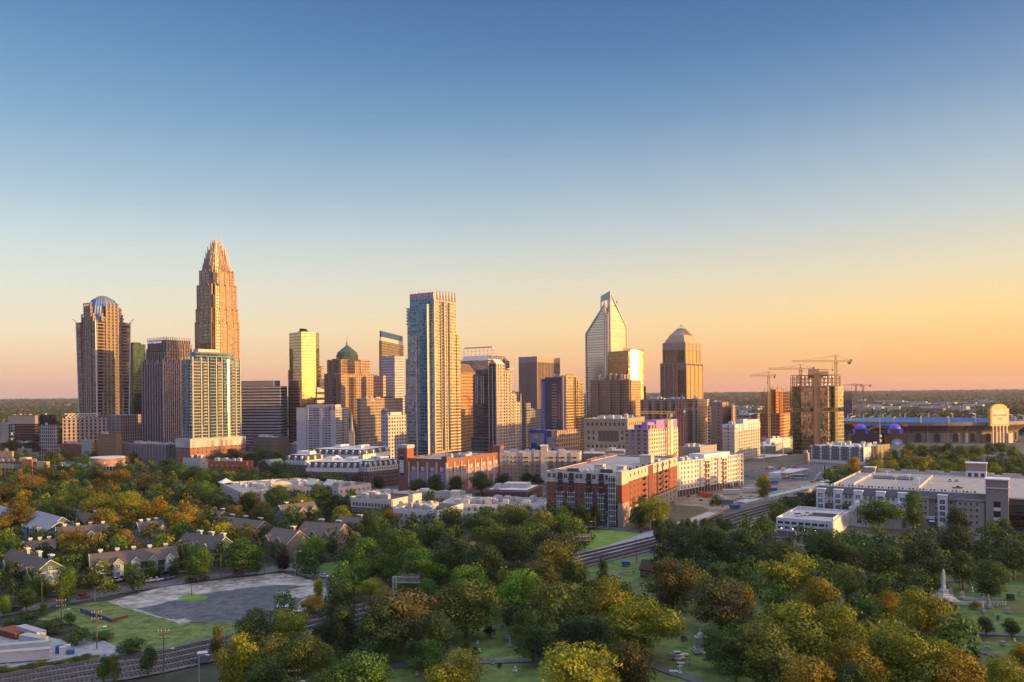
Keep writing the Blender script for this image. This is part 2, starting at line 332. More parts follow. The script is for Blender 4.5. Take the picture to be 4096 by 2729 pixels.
# --- flared tower with arched bays and blue folded crown
def flared_tower():
    d = 1000; pc = 390
    r, L, Rr = site('flared_tower', 'pinkish stone tower flaring upward to a blue folded crown, leftmost skyscraper', 'skyscraper', 322, pc, 512, d)
    st = mat('rose_granite', (.31, .23, .18), .6); blue = mat('blue_crown_metal', (.20, .26, .42), .35, .6, var=.15, scale=.15)
    fw = facade('flared_glazing', (.27, .2, .16), (.55, .5, .42), 2.4, 4.0, .72, .62, .85, .1)
    dk = facade('dark_corner_glazing', (.30, .24, .23), (.22, .2, .19), 30, 4.0, .97, .72, .8, .1)
    hs = Z(pc, 1284, d); hm = Z(pc, 1263, d); ht = Z(pc, 1219, d); hd = Z(pc, 1178, d)
    cx, cy = -L/2, Rr/2
    m = MB(); c = .17; a = .31
    m.prism(rect(-L*(1-c), -L*c, 0, Rr), 0, hs, 0); m.prism(rect(-L, 0, Rr*c, Rr*(1-c)), 0, hs-.3, 0)
    for y in (0, Rr-2.5): m.prism(rect(-L*(1-c), -L*c, y, y+2.5), hs, hm, 0)
    for x in (-L, -2.5): m.prism(rect(x, x+2.5, Rr*c, Rr*(1-c)), hs, hm, 0)
    m.prism(rect(-L*(1-a), -L*a, -.5, Rr+.5), 0, hs, 0, 1); m.prism(rect(-L-.5, .5, Rr*a, Rr*(1-a)), 0, hs-.3, 0, 1)
    for y in (-.5, Rr-2.5): m.prism(rect(-L*(1-a), -L*a, y, y+3), hs, ht, 0, 1)
    for x in (-L-.5, -2.5): m.prism(rect(x, x+3, Rr*a, Rr*(1-a)), hs, ht, 0, 1)
    m.build('shaft', [fw, st], r)
    p = MB()
    for t in (c, a, a+.13, 1-a-.13, 1-a, 1-c):
        top = ht if a <= t <= 1-a else hm
        p.box(-L*t-.8, -L*t+.8, -1.2, 0, 0, top+2.5); p.box(0, 1.2, Rr*t-.8, Rr*t+.8, 0, top+2.5)
        p.prism(rect(-L*t-1.2, -L*t+1.2, -1.4, .9), top+2.5, top+3.6); p.prism(rect(-.9, 1.4, Rr*t-1.2, Rr*t+1.2), top+2.5, top+3.6)
    def arch(p, face, t0, t1, ztop, ln):
        pts = []
        for k in range(9):
            u = k/8; hgt = math.sin(math.pi*u)**.6; s_ = (t0+(t1-t0)*u)*ln; pts.append((s_, ztop-14+11*hgt))
        for k in range(8):
            (s0, z0), (s1, z1) = pts[k], pts[k+1]
            if face == 'L': p.bar((-s0, -.8, z0), (-s1, -.8, z1), .6)
            else: p.bar((.8, s0, z0), (.8, s1, z1), .6)
    for t0, t1, zt_ in ((c, a, hm), (a, a+.13, ht), (a+.13, 1-a-.13, ht), (1-a-.13, 1-a, ht), (1-a, 1-c, hm)):
        arch(p, 'L', t0, t1, zt_, L); arch(p, 'R', t0, t1, zt_, Rr)
    p.build('pier', st, r)
    wh = mat('pale_fin', (.75, .72, .72), .4)
    for (sx, sy) in ((0, 0), (0, 1), (1, 0), (1, 1)):
        x, y = -L*sx, Rr*sy; ix = -1 if sx == 0 else 1; iy = 1 if sy == 0 else -1
        w = L*c; def_ = [(x, y), (x+ix*w, y), (x+ix*w, y+iy*w), (x, y+iy*w)]
        if ix*iy < 0: pass
        else: def_ = def_[::-1]
        def_ = def_[::-1] if (lambda q: sum(q[i][0]*q[(i+1) % 4][1]-q[(i+1) % 4][0]*q[i][1] for i in range(4)))(def_) < 0 else def_
        fl = [(px_+(2.6*(-ix) if abs(px_-x) < .1 else 0), py_+(2.6*(-iy) if abs(py_-y) < .1 else 0)) for px_, py_ in def_]
        b = MB(); b.loft(def_, 0, fl, hs, 0, 1); b.build('corner_bay', [dk, st], r)
        ox, oy = -ix*2.6, -iy*2.6
        f = MB(); f.bar((x-ix*.3, y-iy*.3, 0), (x+ox*1.1, y+oy*1.1, hs+1), 1.0); f.bar((x+ox*1.1, y+oy*1.1, hs+1), (x+ox*2.2, y+oy*2.2, hs+5), .8); f.build('corner_fin', wh, r)
    # crown: folded blue facets stepping in to a small ridge
    cr = MB(); base = rect(-L*.98, -L*.02, Rr*.02, Rr*.98)
    def oct_(k, cut):
        q = scl(base, k, (cx, cy)); out = []
        for i in range(4):
            x0, y0 = q[i]; x1_, y1_ = q[(i+1) % 4]; out += [(x0+(x1_-x0)*cut, y0+(y1_-y0)*cut), (x1_-(x1_-x0)*cut, y1_-(y1_-y0)*cut)]
        return out
    def folded(q, amp, nf=6):
        out = []
        for i in range(len(q)):
            x0, y0 = q[i]; x1_, y1_ = q[(i+1) % len(q)]
            for k in range(nf):
                t = k/nf; px_, py_ = x0+(x1_-x0)*t, y0+(y1_-y0)*t; f = 1-(amp if k % 2 else 0); out.append((cx+(px_-cx)*f, cy+(py_-cy)*f))
        return out
    z1, z2 = hs-1, ht-1; z3 = Z(pc, 1188, d)
    cr.loft(folded(oct_(.98, .18), .02), z1, folded(oct_(.84, .2), .05), z2)
    cr.loft(folded(oct_(.84, .2), .05), z2, folded(oct_(.62, .26), .03), z3-1)
    cr.build('crown', blue, r)
    k = MB(); k.loft(oct_(.62, .26), z3-1, oct_(.22, .3), hd+1); k.build('crown_cap', mat('slate_cap', (.16, .16, .17), .7), r)
    a_ = MB()
    for dx in (-3, -1, 2): a_.box(cx+dx, cx+dx+.2, cy, cy+.2, hd-2, hd+8)
    a_.build('antenna', UNIT, r)
    # low wings
    w = MB(); hw = Z(545, 1662, 960); w.prism(rect(0, L*.9, Rr*.2, Rr*.9), 0, hw, 0, 1); w.build('low_wing', [facade('flared_wing', (.42, .32, .29), (.1, .1, .16), 3., 4., .45, .75, .5, .15), ROOF], r)
flared_tower()

# --- very dark green glass tower
def plain(name, label, pl, pc, pr, top, d, m, cat='office tower', pier=None, cap=None, th=None, nunits=2, pm=None, par=1.5, group=None, seed=1, pend=None):
    r, L, Rr = site(name, label, cat, pl, pc, pr, d, th, group); h = Z(pc, top, d)
    b = MB(); body(b, L, Rr, h, 0, 1, par=par, cap=2 if cap else None); b.build('wall', [m, ROOF]+([cap] if cap else []), r)
    if pier:
        nl, nr, w, dd = pier; q = MB(); piers(q, L, Rr, 0, h, nl, nr, w, dd); q.build('pier', pm or mat('pier_stone', (.38, .33, .3), .7), r)
    units(r, L, Rr, h, nunits, seed, par=par)
    if pend:
        for (fx0, fx1, fy0, fy1, y) in pend:
            h2 = Z(pc, y, d); q = MB(); body(q, L*(fx1-fx0), Rr*(fy1-fy0), h2, 0, 1, x1=-L*fx0, y0=Rr*fy0, z0=h-par); q.build('penthouse', [cap or m, ROOF], r)
    return r, L, Rr, h
plain('office_tower', 'very dark green glass tower tucked behind the pinkish flared tower', 500, 535, 585, 1376, 1120,
      facade('green_black_glass', (.03, .05, .05), (.07, .12, .11), 1.8, 3.9, .9, .9, .8, .08, tilt=.05), pend=[(.1, .8, .1, .7, 1369)])

# --- dark purple-brown ribbed tower with pinnacles and lettering
def ribbed_tower():
    d = 930; pc = 660
    r, L, Rr = site('ribbed_tower', 'dark brown ribbed tower with rows of pale pinnacles stepping up to rooftop lettering', 'skyscraper', 566, 655, 775, d)
    gl = facade('brown_glass', (.06, .045, .05), (.17, .12, .13), 1.5, 3.9, .8, .7, .8, .12, tilt=.05); st = mat('ribbed_stone', (.34, .28, .3), .65)
    z1 = Z(pc, 1455, d); z2 = Z(pc, 1420, d); z3 = Z(pc, 1390, d); z4 = Z(pc, 1357, d)
    m = MB()
    m.prism(rect(-L*.93, -L*.0, 0, Rr*.55), 0, z1, 0, 1)
    m.prism(rect(-L*1., -L*.1, Rr*.12, Rr*.9), 0, z2-4, 0, 1)
    m.prism(rect(-L*.98, -L*.06, Rr*.16, Rr), 0, z3, 0, 1)
    q = []; cx, cy = -L*.52, Rr*.58
    m.prism(scl(rect(-L*.95, -L*.1, Rr*.2, Rr*.98), 1., (cx, cy)), z3, z4, 0, 1)
    m.build('shaft', [gl, st], r)
    p = MB()
    for i in range(9):
        x = -L*.93*i/8; p.box(x-.7, x+.7, -.9, 0, 0, z1+5-(i % 2)*3)
        y = Rr*.55*i/8; p.box(0, .9, y-.5, y+.5, 0, z1+5-(i % 2)*3)
    for i in range(11):
        x = -L+L*.92*i/10; p.box(x-.3, x+.3, Rr*.12-.8, Rr*.12, 0 if i < 2 else z1, z2+4)
        y = Rr*.16+Rr*.84*i/10; p.box(-L*.06, -L*.06+.8, y-.3, y+.3, z1*.3, z3+5)
    for i in range(14):
        t = i/13; x = -L*.95+L*.85*t; p.box(x-.25, x+.25, Rr*.2-.7, Rr*.2, z3-6, z4+3.4)
        y = Rr*.2+Rr*.78*t; p.box(-L*.1, -L*.1+.7, y-.25, y+.25, z3-6, z4+3.4)
    p.build('pinnacle', st, r)
    text('FIFTH THIRD BANK', 3.4, r, (-L*.62, Rr*.2-.9, z4-2.4), LFACE, mat('white_lettering', (.8, .8, .95), .5, emit=(.8, .8, 1, .5), var=0))
ribbed_tower()

# --- tallest tower with spired crown
def crown_tower():
    d = 971; pc = 856
    r, L, Rr = site('crown_tower', 'tallest reddish stone skyscraper stepping up to a spiky silver crown', 'skyscraper', 779, pc, 966, d)
    gl = facade('crown_tower_wall', (.36, .23, .14), (.5, .46, .4), 2.6, 3.9, .5, .6, .85, .12); dk = facade('crown_tower_notch', (.1, .075, .07), (.16, .14, .13), 2.5, 3.9, .85, .8, .85, .1)
    st = mat('crown_stone', (.37, .24, .15), .65); fin = mat('crown_fin', (.5, .4, .36), .35, .35)
    cx, cy = -L/2, Rr/2
    def plan(k):
        hx, hy = L/2*k, Rr/2*k; n = .16; out = []
        for (sx, sy, ax) in ((-1,-1,0),(1,-1,1),(1,1,0),(-1,1,1)):
            pass
        def P(u, v): return (cx+u*hx, cy+v*hy)
        bow = .06
        seq = []
        for rot in range(4):
            for (u, v) in ((-1+n, -1+0), (-.5, -1-bow*.7), (0, -1-bow), (.5, -1-bow*.7), (1-n, -1), (1-n, -1+n)):
                for _ in range(rot): u, v = -v, u
                seq.append(P(u, v))
        return seq
    tiers = [(0, 1470, 1.0), (1292, 1470, 1.0)]
    ys = [(2729, 1292, 1.0), (1292, 1238, .955), (1238, 1139, .9), (1139, 1079, .78)]
    m = MB(); z = 0
    for _, y, k in ys:
        z1 = Z(pc, y, d); m.prism(plan(k), z, z1, 0, 1); z = z1-.01
    m.build('shaft', [gl, st], r)
    nt = MB()
    z1 = Z(pc, 1180, d); n = .16
    nt.prism(rect(-L*n*.8, -.6, .6, Rr*n*.8), 0, Z(pc, 1285, d), 0, 0); nt.prism(rect(-L*n*1.1, -1.8, 1.8, Rr*n*1.1), 0, Z(pc, 1176, d), 0, 0); nt.prism(rect(-L*n*1.5, -3.6, 3.6, Rr*n*1.5), 0, Z(pc, 1085, d), 0, 0)
    nt.build('corner_glazing', dk, r)
    pr_ = MB(); z = 0
    for _, y, k in ys:
        z1 = Z(pc, y, d); q = plan(k)
        for i in range(len(q)):
            x0, y0 = q[i]; x1_, y1_ = q[(i+1) % len(q)]; ll = math.hypot(x1_-x0, y1_-y0); nn = max(1, int(ll/5.2))
            for j in range(nn):
                t = j/nn; X, Y = x0+(x1_-x0)*t, y0+(y1_-y0)*t; pr_.box(X-.55, X+.55, Y-.55, Y+.55, max(0, z-2), z1+2.5)
        z = z1
    pr_.build('pier', st, r)
    cr = MB(); core = MB()
    lv = [(1079, 1062, .84), (1062, 1046, .80), (1046, 1026, .73), (1026, 1004, .64), (1004, 983, .53), (983, 966, .36), (966, 952, .24)]
    z = Z(pc, 1079, d)
    for y0, y1, k in lv:
        z1 = Z(pc, y1, d); kk = k*.78; q = plan(kk); core.prism(plan(kk*.93), z-.5, z1-1.0)
        for i in range(len(q)):
            x0, y0_ = q[i]; x1_, y1_ = q[(i+1) % len(q)]; ll = math.hypot(x1_-x0, y1_-y0_); nn = max(1, int(ll/1.7))
            for j in range(nn):
                t = j/nn; X, Y = x0+(x1_-x0)*t, y0_+(y1_-y0_)*t; cr.box(X-.22, X+.22, Y-.22, Y+.22, z-3, z1+(3.6 if (i+j) % 3 == 0 else 1.6))
        z = z1
    core.build('crown_core', mat('crown_core_glass', (.24, .17, .15), .25, .6), r); cr.build('crown_fins', fin, r)
crown_tower()

# --- teal glass condominium with white grid and balconies
def balcony_mesh(w, dpt, m1, m2, key='balcony'):
    b = MB(); b.box(-w/2, w/2, -dpt, 0, 0, .25, 0); b.box(-w/2, w/2, -dpt, -dpt+.06, .25, 1.25, 1); b.box(-w/2, -w/2+.06, -dpt+.06, 0, .25, 1.25, 1); b.box(w/2-.06, w/2, -dpt+.06, 0, .25, 1.25, 1)
    return b.mesh(key, [m1, m2])
def condo_teal():
    d = 800; pc = 775
    r, L, Rr = site('condominium_tower', 'teal glass and cream grid condominium tower in front of the tallest skyscraper', 'apartment tower', 732, 772, 962, d)
    wh = mat('pale_grid_concrete', (.42, .41, .4), .7); tl = facade('teal_glass', (.38, .37, .36), (.2, .36, .44), 1.9, 3.2, .92, .74, .75, .08, tilt=.06)
    tb = facade('teal_glass_bay', (.3, .36, .38), (.14, .3, .42), 1.5, 3.2, .92, .85, .75, .08, tilt=.05)
    h = Z(pc, 1437, d); h2 = Z(850, 1405, d); h3 = Z(850, 1393, d)
    m = MB(); body(m, L, Rr, h, 0, 1); m.build('wall', [tl, ROOF], r)
    m = MB(); body(m, L*.6, Rr*.8, h2, 0, 1, x1=-L*.15, y0=Rr*.1, z0=h-1); m.build('penthouse', [tb, ROOF], r)
    m = MB(); body(m, L*.5, Rr*.45, h3, 0, 1, x1=-L*.2, y0=Rr*.16, z0=h2-1); m.build('roof_screen', [mat('pink_screen', (.62, .5, .47), .7), ROOF], r)
    b = MB(); b.prism(rect(-L*.62, -L*.34, -1.4, 0), 0, h, 0, 1)
    for f0, f1 in ((.34, .42), (.62, .72)): b.prism(rect(0, 1.6, Rr*f0, Rr*f1), 0, h+3, 0, 1)
    b.build('glass_bay', [tb, wh], r)
    g_ = MB()
    for i in range(4): x = -L*i/3; g_.box(x-.5, x+.5, -.8, 0, 0, h+2.5)
    for t in (0, .17, .31, .48, .6, .76, .9, 1.): g_.box(0, .9, Rr*t-.55, Rr*t+.55, 0, h+2.5)
    k = 0; z = 3.2
    while z < h: 
        g_.box(.0, .45, .6, Rr*.165, z, z+.22); g_.box(0, .45, Rr*.77, Rr-.6, z, z+.22); z += 3.2
    g_.build('frame_grid', wh, r)
    q = MB(); y0, y1 = Rr*.655, Rr*.735; t = math.tan(R(11)); q.prism([(0, y0), (1.0, y0), (1.0+(y1-y0)*t, y1), (0, y1)], 8, h); q.build('added_glint_facet', facade('glint_facet_gold', (.5, .4, .3), (1, .85, .5), 3.6, 3.2, .9, .86, 1., .14, tilt=.04), r)  # facet added to throw a sun glint, gold put into its glass
    bm = balcony_mesh(4.2, 1.7, wh, mat('balcony_rail', (.2, .24, .26), .3, .5)); nf = int(h/3.2)
    cnt = 0
    for fl in range(nf-1, 2, -1):
        z = fl*3.2
        for t in (.24, .54, .83):
            if cnt < 100: inst(bm, 'balcony', r, (0, Rr*t, z), math.pi/2); cnt += 1
        for t in (.18, .83):
            if cnt < 100: inst(bm, 'balcony', r, (-L*t, 0, z), 0); cnt += 1
    q = MB(); hp = Z(700, 1768, 760); q.prism(rect(-L*1.2, 4, -6, Rr*1.05), 0, hp, 0, 1); q.build('podium', [facade('podium_brick', (.3, .13, .1), (.2, .3, .38), 5, 4.2, .3, .5, .5, .2), ROOF], r)
    q = MB(); q.prism(rect(-L*1.2-.3, 4.3, -6.3, Rr*1.05+.3), hp-8, hp+.8, 0, 1)
    q.build('podium_band', [facade('podium_band_wall', (.5, .45, .42), (.62, .6, .6), 5.5, 9, .6, .7, 0, .6), ROOF], r)
condo_teal()

# --- striped grey office block
def striped():
    d = 1050; pc = 1120
    r, L, Rr, h = plain('striped_office', 'wide grey office block with dark horizontal window bands', 930, 1122, 1150, 1545, d, facade('grey_bands', (.4, .39, .43), (.14, .14, .18), 60, 3.9, .995, .42, .8, .12), th=R(10), nunits=3, seed=4)
    m = MB(); body(m, L*.86, Rr*.9, Z(pc, 1522, d), 0, 1, x1=-L*.14, y0=.8, z0=h-1.6); m.build('penthouse', [mat('grey_panel', (.27, .25, .27), .7), ROOF], r)
striped()

# --- gold glass tower
def gold():
    d = 1040; pc = 1209
    r, L, Rr = site('gold_tower', 'golden reflective glass tower with a chamfered right edge', 'skyscraper', 1160, pc, 1266, d, R(14))
    h = Z(pc, 1327, d); gm = facade('gold_glass', (.16, .12, .07), (.62, .5, .34), 1.7, 3.9, .9, .86, .95, .05, tilt=.016, rnd=.35)
    gm2 = facade('gold_glass_dark', (.1, .07, .05), (.34, .26, .19), 1.7, 3.9, .9, .86, .9, .06, tilt=.02)
    m = MB(); w = (kx(1266)-kx(1209))*d*1.02
    # left facet, front facet, bevel, back
    a = Vector((0, 0)); 
    P = [(-L, 0), (0, 0)]
    th = R(14); c, s = math.cos(th), math.sin(th)
    def loc(px, dd):   # photo column and distance -> local plan point
        C, _, _ = frame(1160, pc, 1266, d, th); w_ = Vector((kx(px)*dd-C.x, dd-C.y)); return (w_.x*c-w_.y*s, w_.x*s+w_.y*c)
    q = [loc(1160, d+22), loc(1209, d), loc(1266, d+12), loc(1280, d+26), loc(1280, d+50), loc(1170, d+55)]
    m.prism(q, 0, h, 0, 1); m.build('glass_shaft', [gm, ROOFD], r)
    q2 = [loc(1154, d+30), loc(1170, d+22), loc(1176, d+48), loc(1154, d+50)]
    m = MB(); m.prism(q2, 0, Z(1160, 1478, d), 0, 1); m.build('side_shaft', [gm2, ROOFD], r)
    x, y = loc(1205, d+22); e = MB(); e.box(x-4, x+9, y, y+9, h, h+2.2); e.box(x-2, x+4, y+1, y+7, h+2.2, h+6); e.box(x+5, x+8, y+1, y+5, h+2.2, h+5); e.build('roof_unit', ROOFD, r)
    q3 = [loc(1187, d-8), loc(1209, d-16), loc(1262, d-8), loc(1262, d-.5), loc(1187, d-.5)]
gold()
plain('office_tower', 'slim blue-topped tower between the gold glass tower and the green-roofed tower', 1268, 1279, 1302, 1468, 1180, facade('slim_bands', (.45, .4, .36), (.5, .42, .3), 3, 3.9, .9, .55, .8, .15), cap=mat('dark_blue_cap', (.08, .09, .14), .4), pend=[(.1, .9, .1, .9, 1465)])
plain('banded_block', 'small brown and white banded block beside the gold glass tower', 1264, 1270, 1298, 1555, 1000, facade('brownwhite', (.6, .5, .45), (.2, .1, .08), 40, 7, .99, .45, .4, .2))

# --- post-modern stone tower with green glass lantern and pyramid
def green_lantern():
    d = 1100; pc = 1366
    r, L, Rr = site('lantern_tower', 'pink stone tower stepping up to a green pyramid roof and needle', 'skyscraper', 1300, 1366, 1498, d)
    st = facade('pinkstone_windows', (.38, .26, .19), (.42, .36, .3), 3.4, 3.9, .5, .5, .8, .12); sp_ = mat('pink_stone', (.4, .28, .2), .7)
    gr = mat('green_glass_roof', (.045, .085, .075), .5, .1); gl = facade('green_lantern_glass', (.07, .11, .09), (.2, .27, .22), 1.8, 4, .9, .9, .85, .08)
    h1 = Z(1366, 1495, d); h2 = Z(1366, 1440, d); h3 = Z(pc, 1424, d); h4 = Z(1375, 1408, d)
    m = MB(); m.prism(rect(-L, 0, 0, Rr), 0, h1, 0, 1); m.prism(rect(-L*.93, -L*.08, Rr*.06, Rr*.88), 0, h2, 0, 1)
    for a, b in ((0, .16), (.36, .5), (.84, 1.)): m.prism(rect(-L*.93+L*.85*a, -L*.93+L*.85*b, Rr*.06-1.2, Rr*.3), h1, h2+1, 0, 1)
    m.prism(rect(-L*.3, -L*.08+1, Rr*.6, Rr*.9), h1, h2+1.5, 0, 1)
    m.build('shaft', [st, sp_], r)
    g2 = MB()
    g2.box(-L*.62, -L*.36, -.5, 0, 0, h1*.93); g2.box(0, .5, Rr*.22, Rr*.42, 0, h1*.95); g2.prism(rect(-L*.66, -L*.36, Rr*.06-.6, Rr*.1), h1, h2+2); g2.box(-L*.08, -L*.08+.7, Rr*.24, Rr*.44, h1, h2+2)
    g2.build('glazed_bay', facade('bay_glass', (.1, .07, .07), (.3, .26, .24), 1.5, 3.9, .85, .8, .85, .08), r)
    pr_ = MB()
    for i in range(9):
        for a in (-L*i/8,): pr_.box(a-.45, a+.45, -.5, 0, 0, h1+1)
        y = Rr*i/8; pr_.box(0, .5, y-.45, y+.45, 0, h1+1)
    pr_.build('pier', sp_, r)
    cx, cy = -L*.47, Rr*.42; rad = (kx(1415)-kx(1330))*d*.56
    def ng(n, k): return [(cx+rad*k*math.cos(2*math.pi*i/n+.39), cy+rad*k*math.sin(2*math.pi*i/n+.39)) for i in range(n)]
    t = MB(); t.prism(ng(8, 1.0), h2, h3+3, 0, 0); t.prism(ng(8, .9), h3+3, h4, 0, 0); t.build('lantern', gl, r)
    t = MB(); zt_ = Z(1372, 1375, d); t.loft(ng(8, .93), h4, ng(8, .06), zt_); t.build('pyramid_roof', gr, r)
    t = MB(); t.box(cx-1, cx+1, cy-1, cy+1, zt_-2, zt_+4); t.tube([(cx, cy, zt_+4), (cx, cy, Z(1372, 1331, d))], [.5, .15], 6); t.build('spire', sp_, r)
green_lantern()
plain('office_tower', 'brown glass tower with a dark blue top band behind the white ribbed tower', 1519, 1530, 1617, 1363, 1350, facade('brown_blue', (.13, .085, .06), (.62, .52, .36), 3.2, 4.4, .62, .62, .9, .08), th=R(8), nunits=0)
def blue_top():
    d = 1352; r = bpy.data.objects['office_tower.002'] if 'office_tower.002' in bpy.data.objects else None
    C, L, Rr = frame(1519, 1530, 1617, 1350, R(8)); z0, z1, z2 = Z(1570, 1363, 1350), Z(1570, 1347, 1350), Z(1570, 1323, 1350)
    m = MB(); q = rect(-L+1, -1, 1, Rr-1); m.prism(q, z0-1, z1, 1); m.prism(q, z1, z2, 0); m.build('blue_top', [mat('blue_sky_reflection', (.03, .09, .26), .35, .4), mat('pale_band', (.55, .5, .42), .5)], r)  # blue of the top band is a reflection put into the colour
blue_top()
plain('ribbed_white_tower', 'white ribbed tower rising in front of the blue-topped brown tower', 1527, 1581, 1620, 1424, 1150, facade('white_ribs', (.55, .54, .58), (.14, .17, .27), 1.5, 3.9, .55, .55, .5, .2), cap=mat('white_cap', (.62, .6, .62), .7), par=2)
plain('stepped_block', 'pink and white stepped block right of the green-roofed tower', 1496, 1535, 1545, 1503, 1120, facade('pink_steps', (.6, .42, .36), (.55, .38, .2), 12, 4.4, .9, .35, .6, .2), pend=[])
def beige_office():
    d = 930
    r, L, Rr, h = plain('office_block', 'wide beige office block with square punched windows left of the central glass tower', 1428, 1443, 1612, 1594, d, facade('beige_punch', (.36, .29, .24), (.13, .12, .12), 2.9, 3.7, .5, .5, .5, .2), th=R(24), nunits=3)
    text('Ameris', 2.4, r, (.3, Rr*.26, h-2.2), RFACE, mat('white_sign_face', (.85, .85, .85), .6))
    m = MB(); m.box(-8, -2, Rr*.6, Rr*.78, h, h+1.2); m.build('roof_screen', ROOFD, r)
beige_office()
plain('punched_block', 'white block with square dark windows against the foot of the central glass tower', 1529, 1553, 1625, 1662, 860, facade('white_punch', (.58, .56, .6), (.08, .12, .18), 4.2, 3.9, .48, .55, .5, .15), cap=mat('white_cap', (.62, .6, .62), .7), pend=[(.2, .9, .2, .8, 1650)])
plain('round_pavilion_block', 'stone block with a raised columned pavilion beside the white punched block', 1525, 1540, 1565, 1640, 905, facade('pavilion_stone', (.4, .35, .3), (.35, .3, .22), 3, 9, .5, .7, .6, .2), cap=mat('pavilion_slab', (.5, .42, .36), .7))

# --- white hotel with red marks
def hotel():
    d = 900; pc = 1367
    r, L, Rr, h = plain('hotel', 'broad white hotel slab with two red marks on its top band', 1187, 1343, 1396, 1631, d, facade('hotel_bays', (.52, .46, .5), (.22, .24, .26), 5.0, 2.9, .82, .5, .4, .3), cap=mat('hotel_white', (.55, .49, .53), .7), th=R(17), nunits=2, pm=None)
    hw = mat('hotel_white', (.55, .49, .53), .7); m = MB()
    for a, b in ((0, .14), (.14, .18), (.34, .42), (.69, .74), (.76, 1.)): 
        if b-a > .045: m.box(-L*b if a else -L*.13, -L*a, -.35, 0, 0, h)
    m.box(-L*.73, 0, -.5, Rr*.4, h, Z(1343, 1619, d)); m.build('blank_panel', hw, r)
    red = mat('red_mark', (.55, .03, .04), .5)
    for x in (-L*.13, -L*.03):
        q = MB(); q.add([(x-1.7, -.62, h-2.6), (x-.5, -.62, h-2.6), (x+.3, -.62, h+1.8), (x-.5, -.62, h+2.8)], [(0, 1, 2, 3)]); q.add([(x, -.62, h-1.), (x+.9, -.62, h-2.6), (x+1.9, -.62, h-2.6), (x+.5, -.62, h+1.6)], [(0, 1, 2, 3)]); q.build('logo', red, r)
    m = MB(); m.box(-.0, .2, Rr*.5, Rr*.56, 0, h-4); m.build('dark_slot', mat('slot_dark', (.1, .1, .12), .4), r)
hotel()

# --- church spire
def church_spire():
    r = empty('church', gp(1408, 1820).xyz*1.0); p = pd(1408, 1790, 800); r.location = (p.x, p.y, 0); tag(r, 'grey stone church steeple with a tall thin spire below the hotel', 'church')
    z1, z2 = Z(1408, 1735, 800), Z(1408, 1645, 800); st = mat('grey_church_stone', (.22, .21, .24), .8)
    m = MB(); m.box(-2.6, 2.6, -2.6, 2.6, 0, z1); 
    for x in (-2.2, 2.2):
        for y in (-2.2, 2.2): m.loft(rect(x-.5, x+.5, y-.5, y+.5), z1, rect(x-.05, x+.05, y-.05, y+.05), z1+5)
    m.build('tower', st, r); m = MB()
    q = [(2.2*math.cos(i*math.pi/4+.39), 2.2*math.sin(i*math.pi/4+.39)) for i in range(8)]; m.loft(q, z1, [(x*.05, y*.05) for x, y in q], z2); m.build('spire', mat('slate_spire', (.26, .26, .32), .6), r)
    m = MB(); m.box(-20, -2.6, -5, 8, 0, 9, 1); m.gable(-20, -2.6, -5, 8, 9, 15, 'x', mi=0, ge=1); m.build('nave', [ROOFD, st], r)
church_spire()

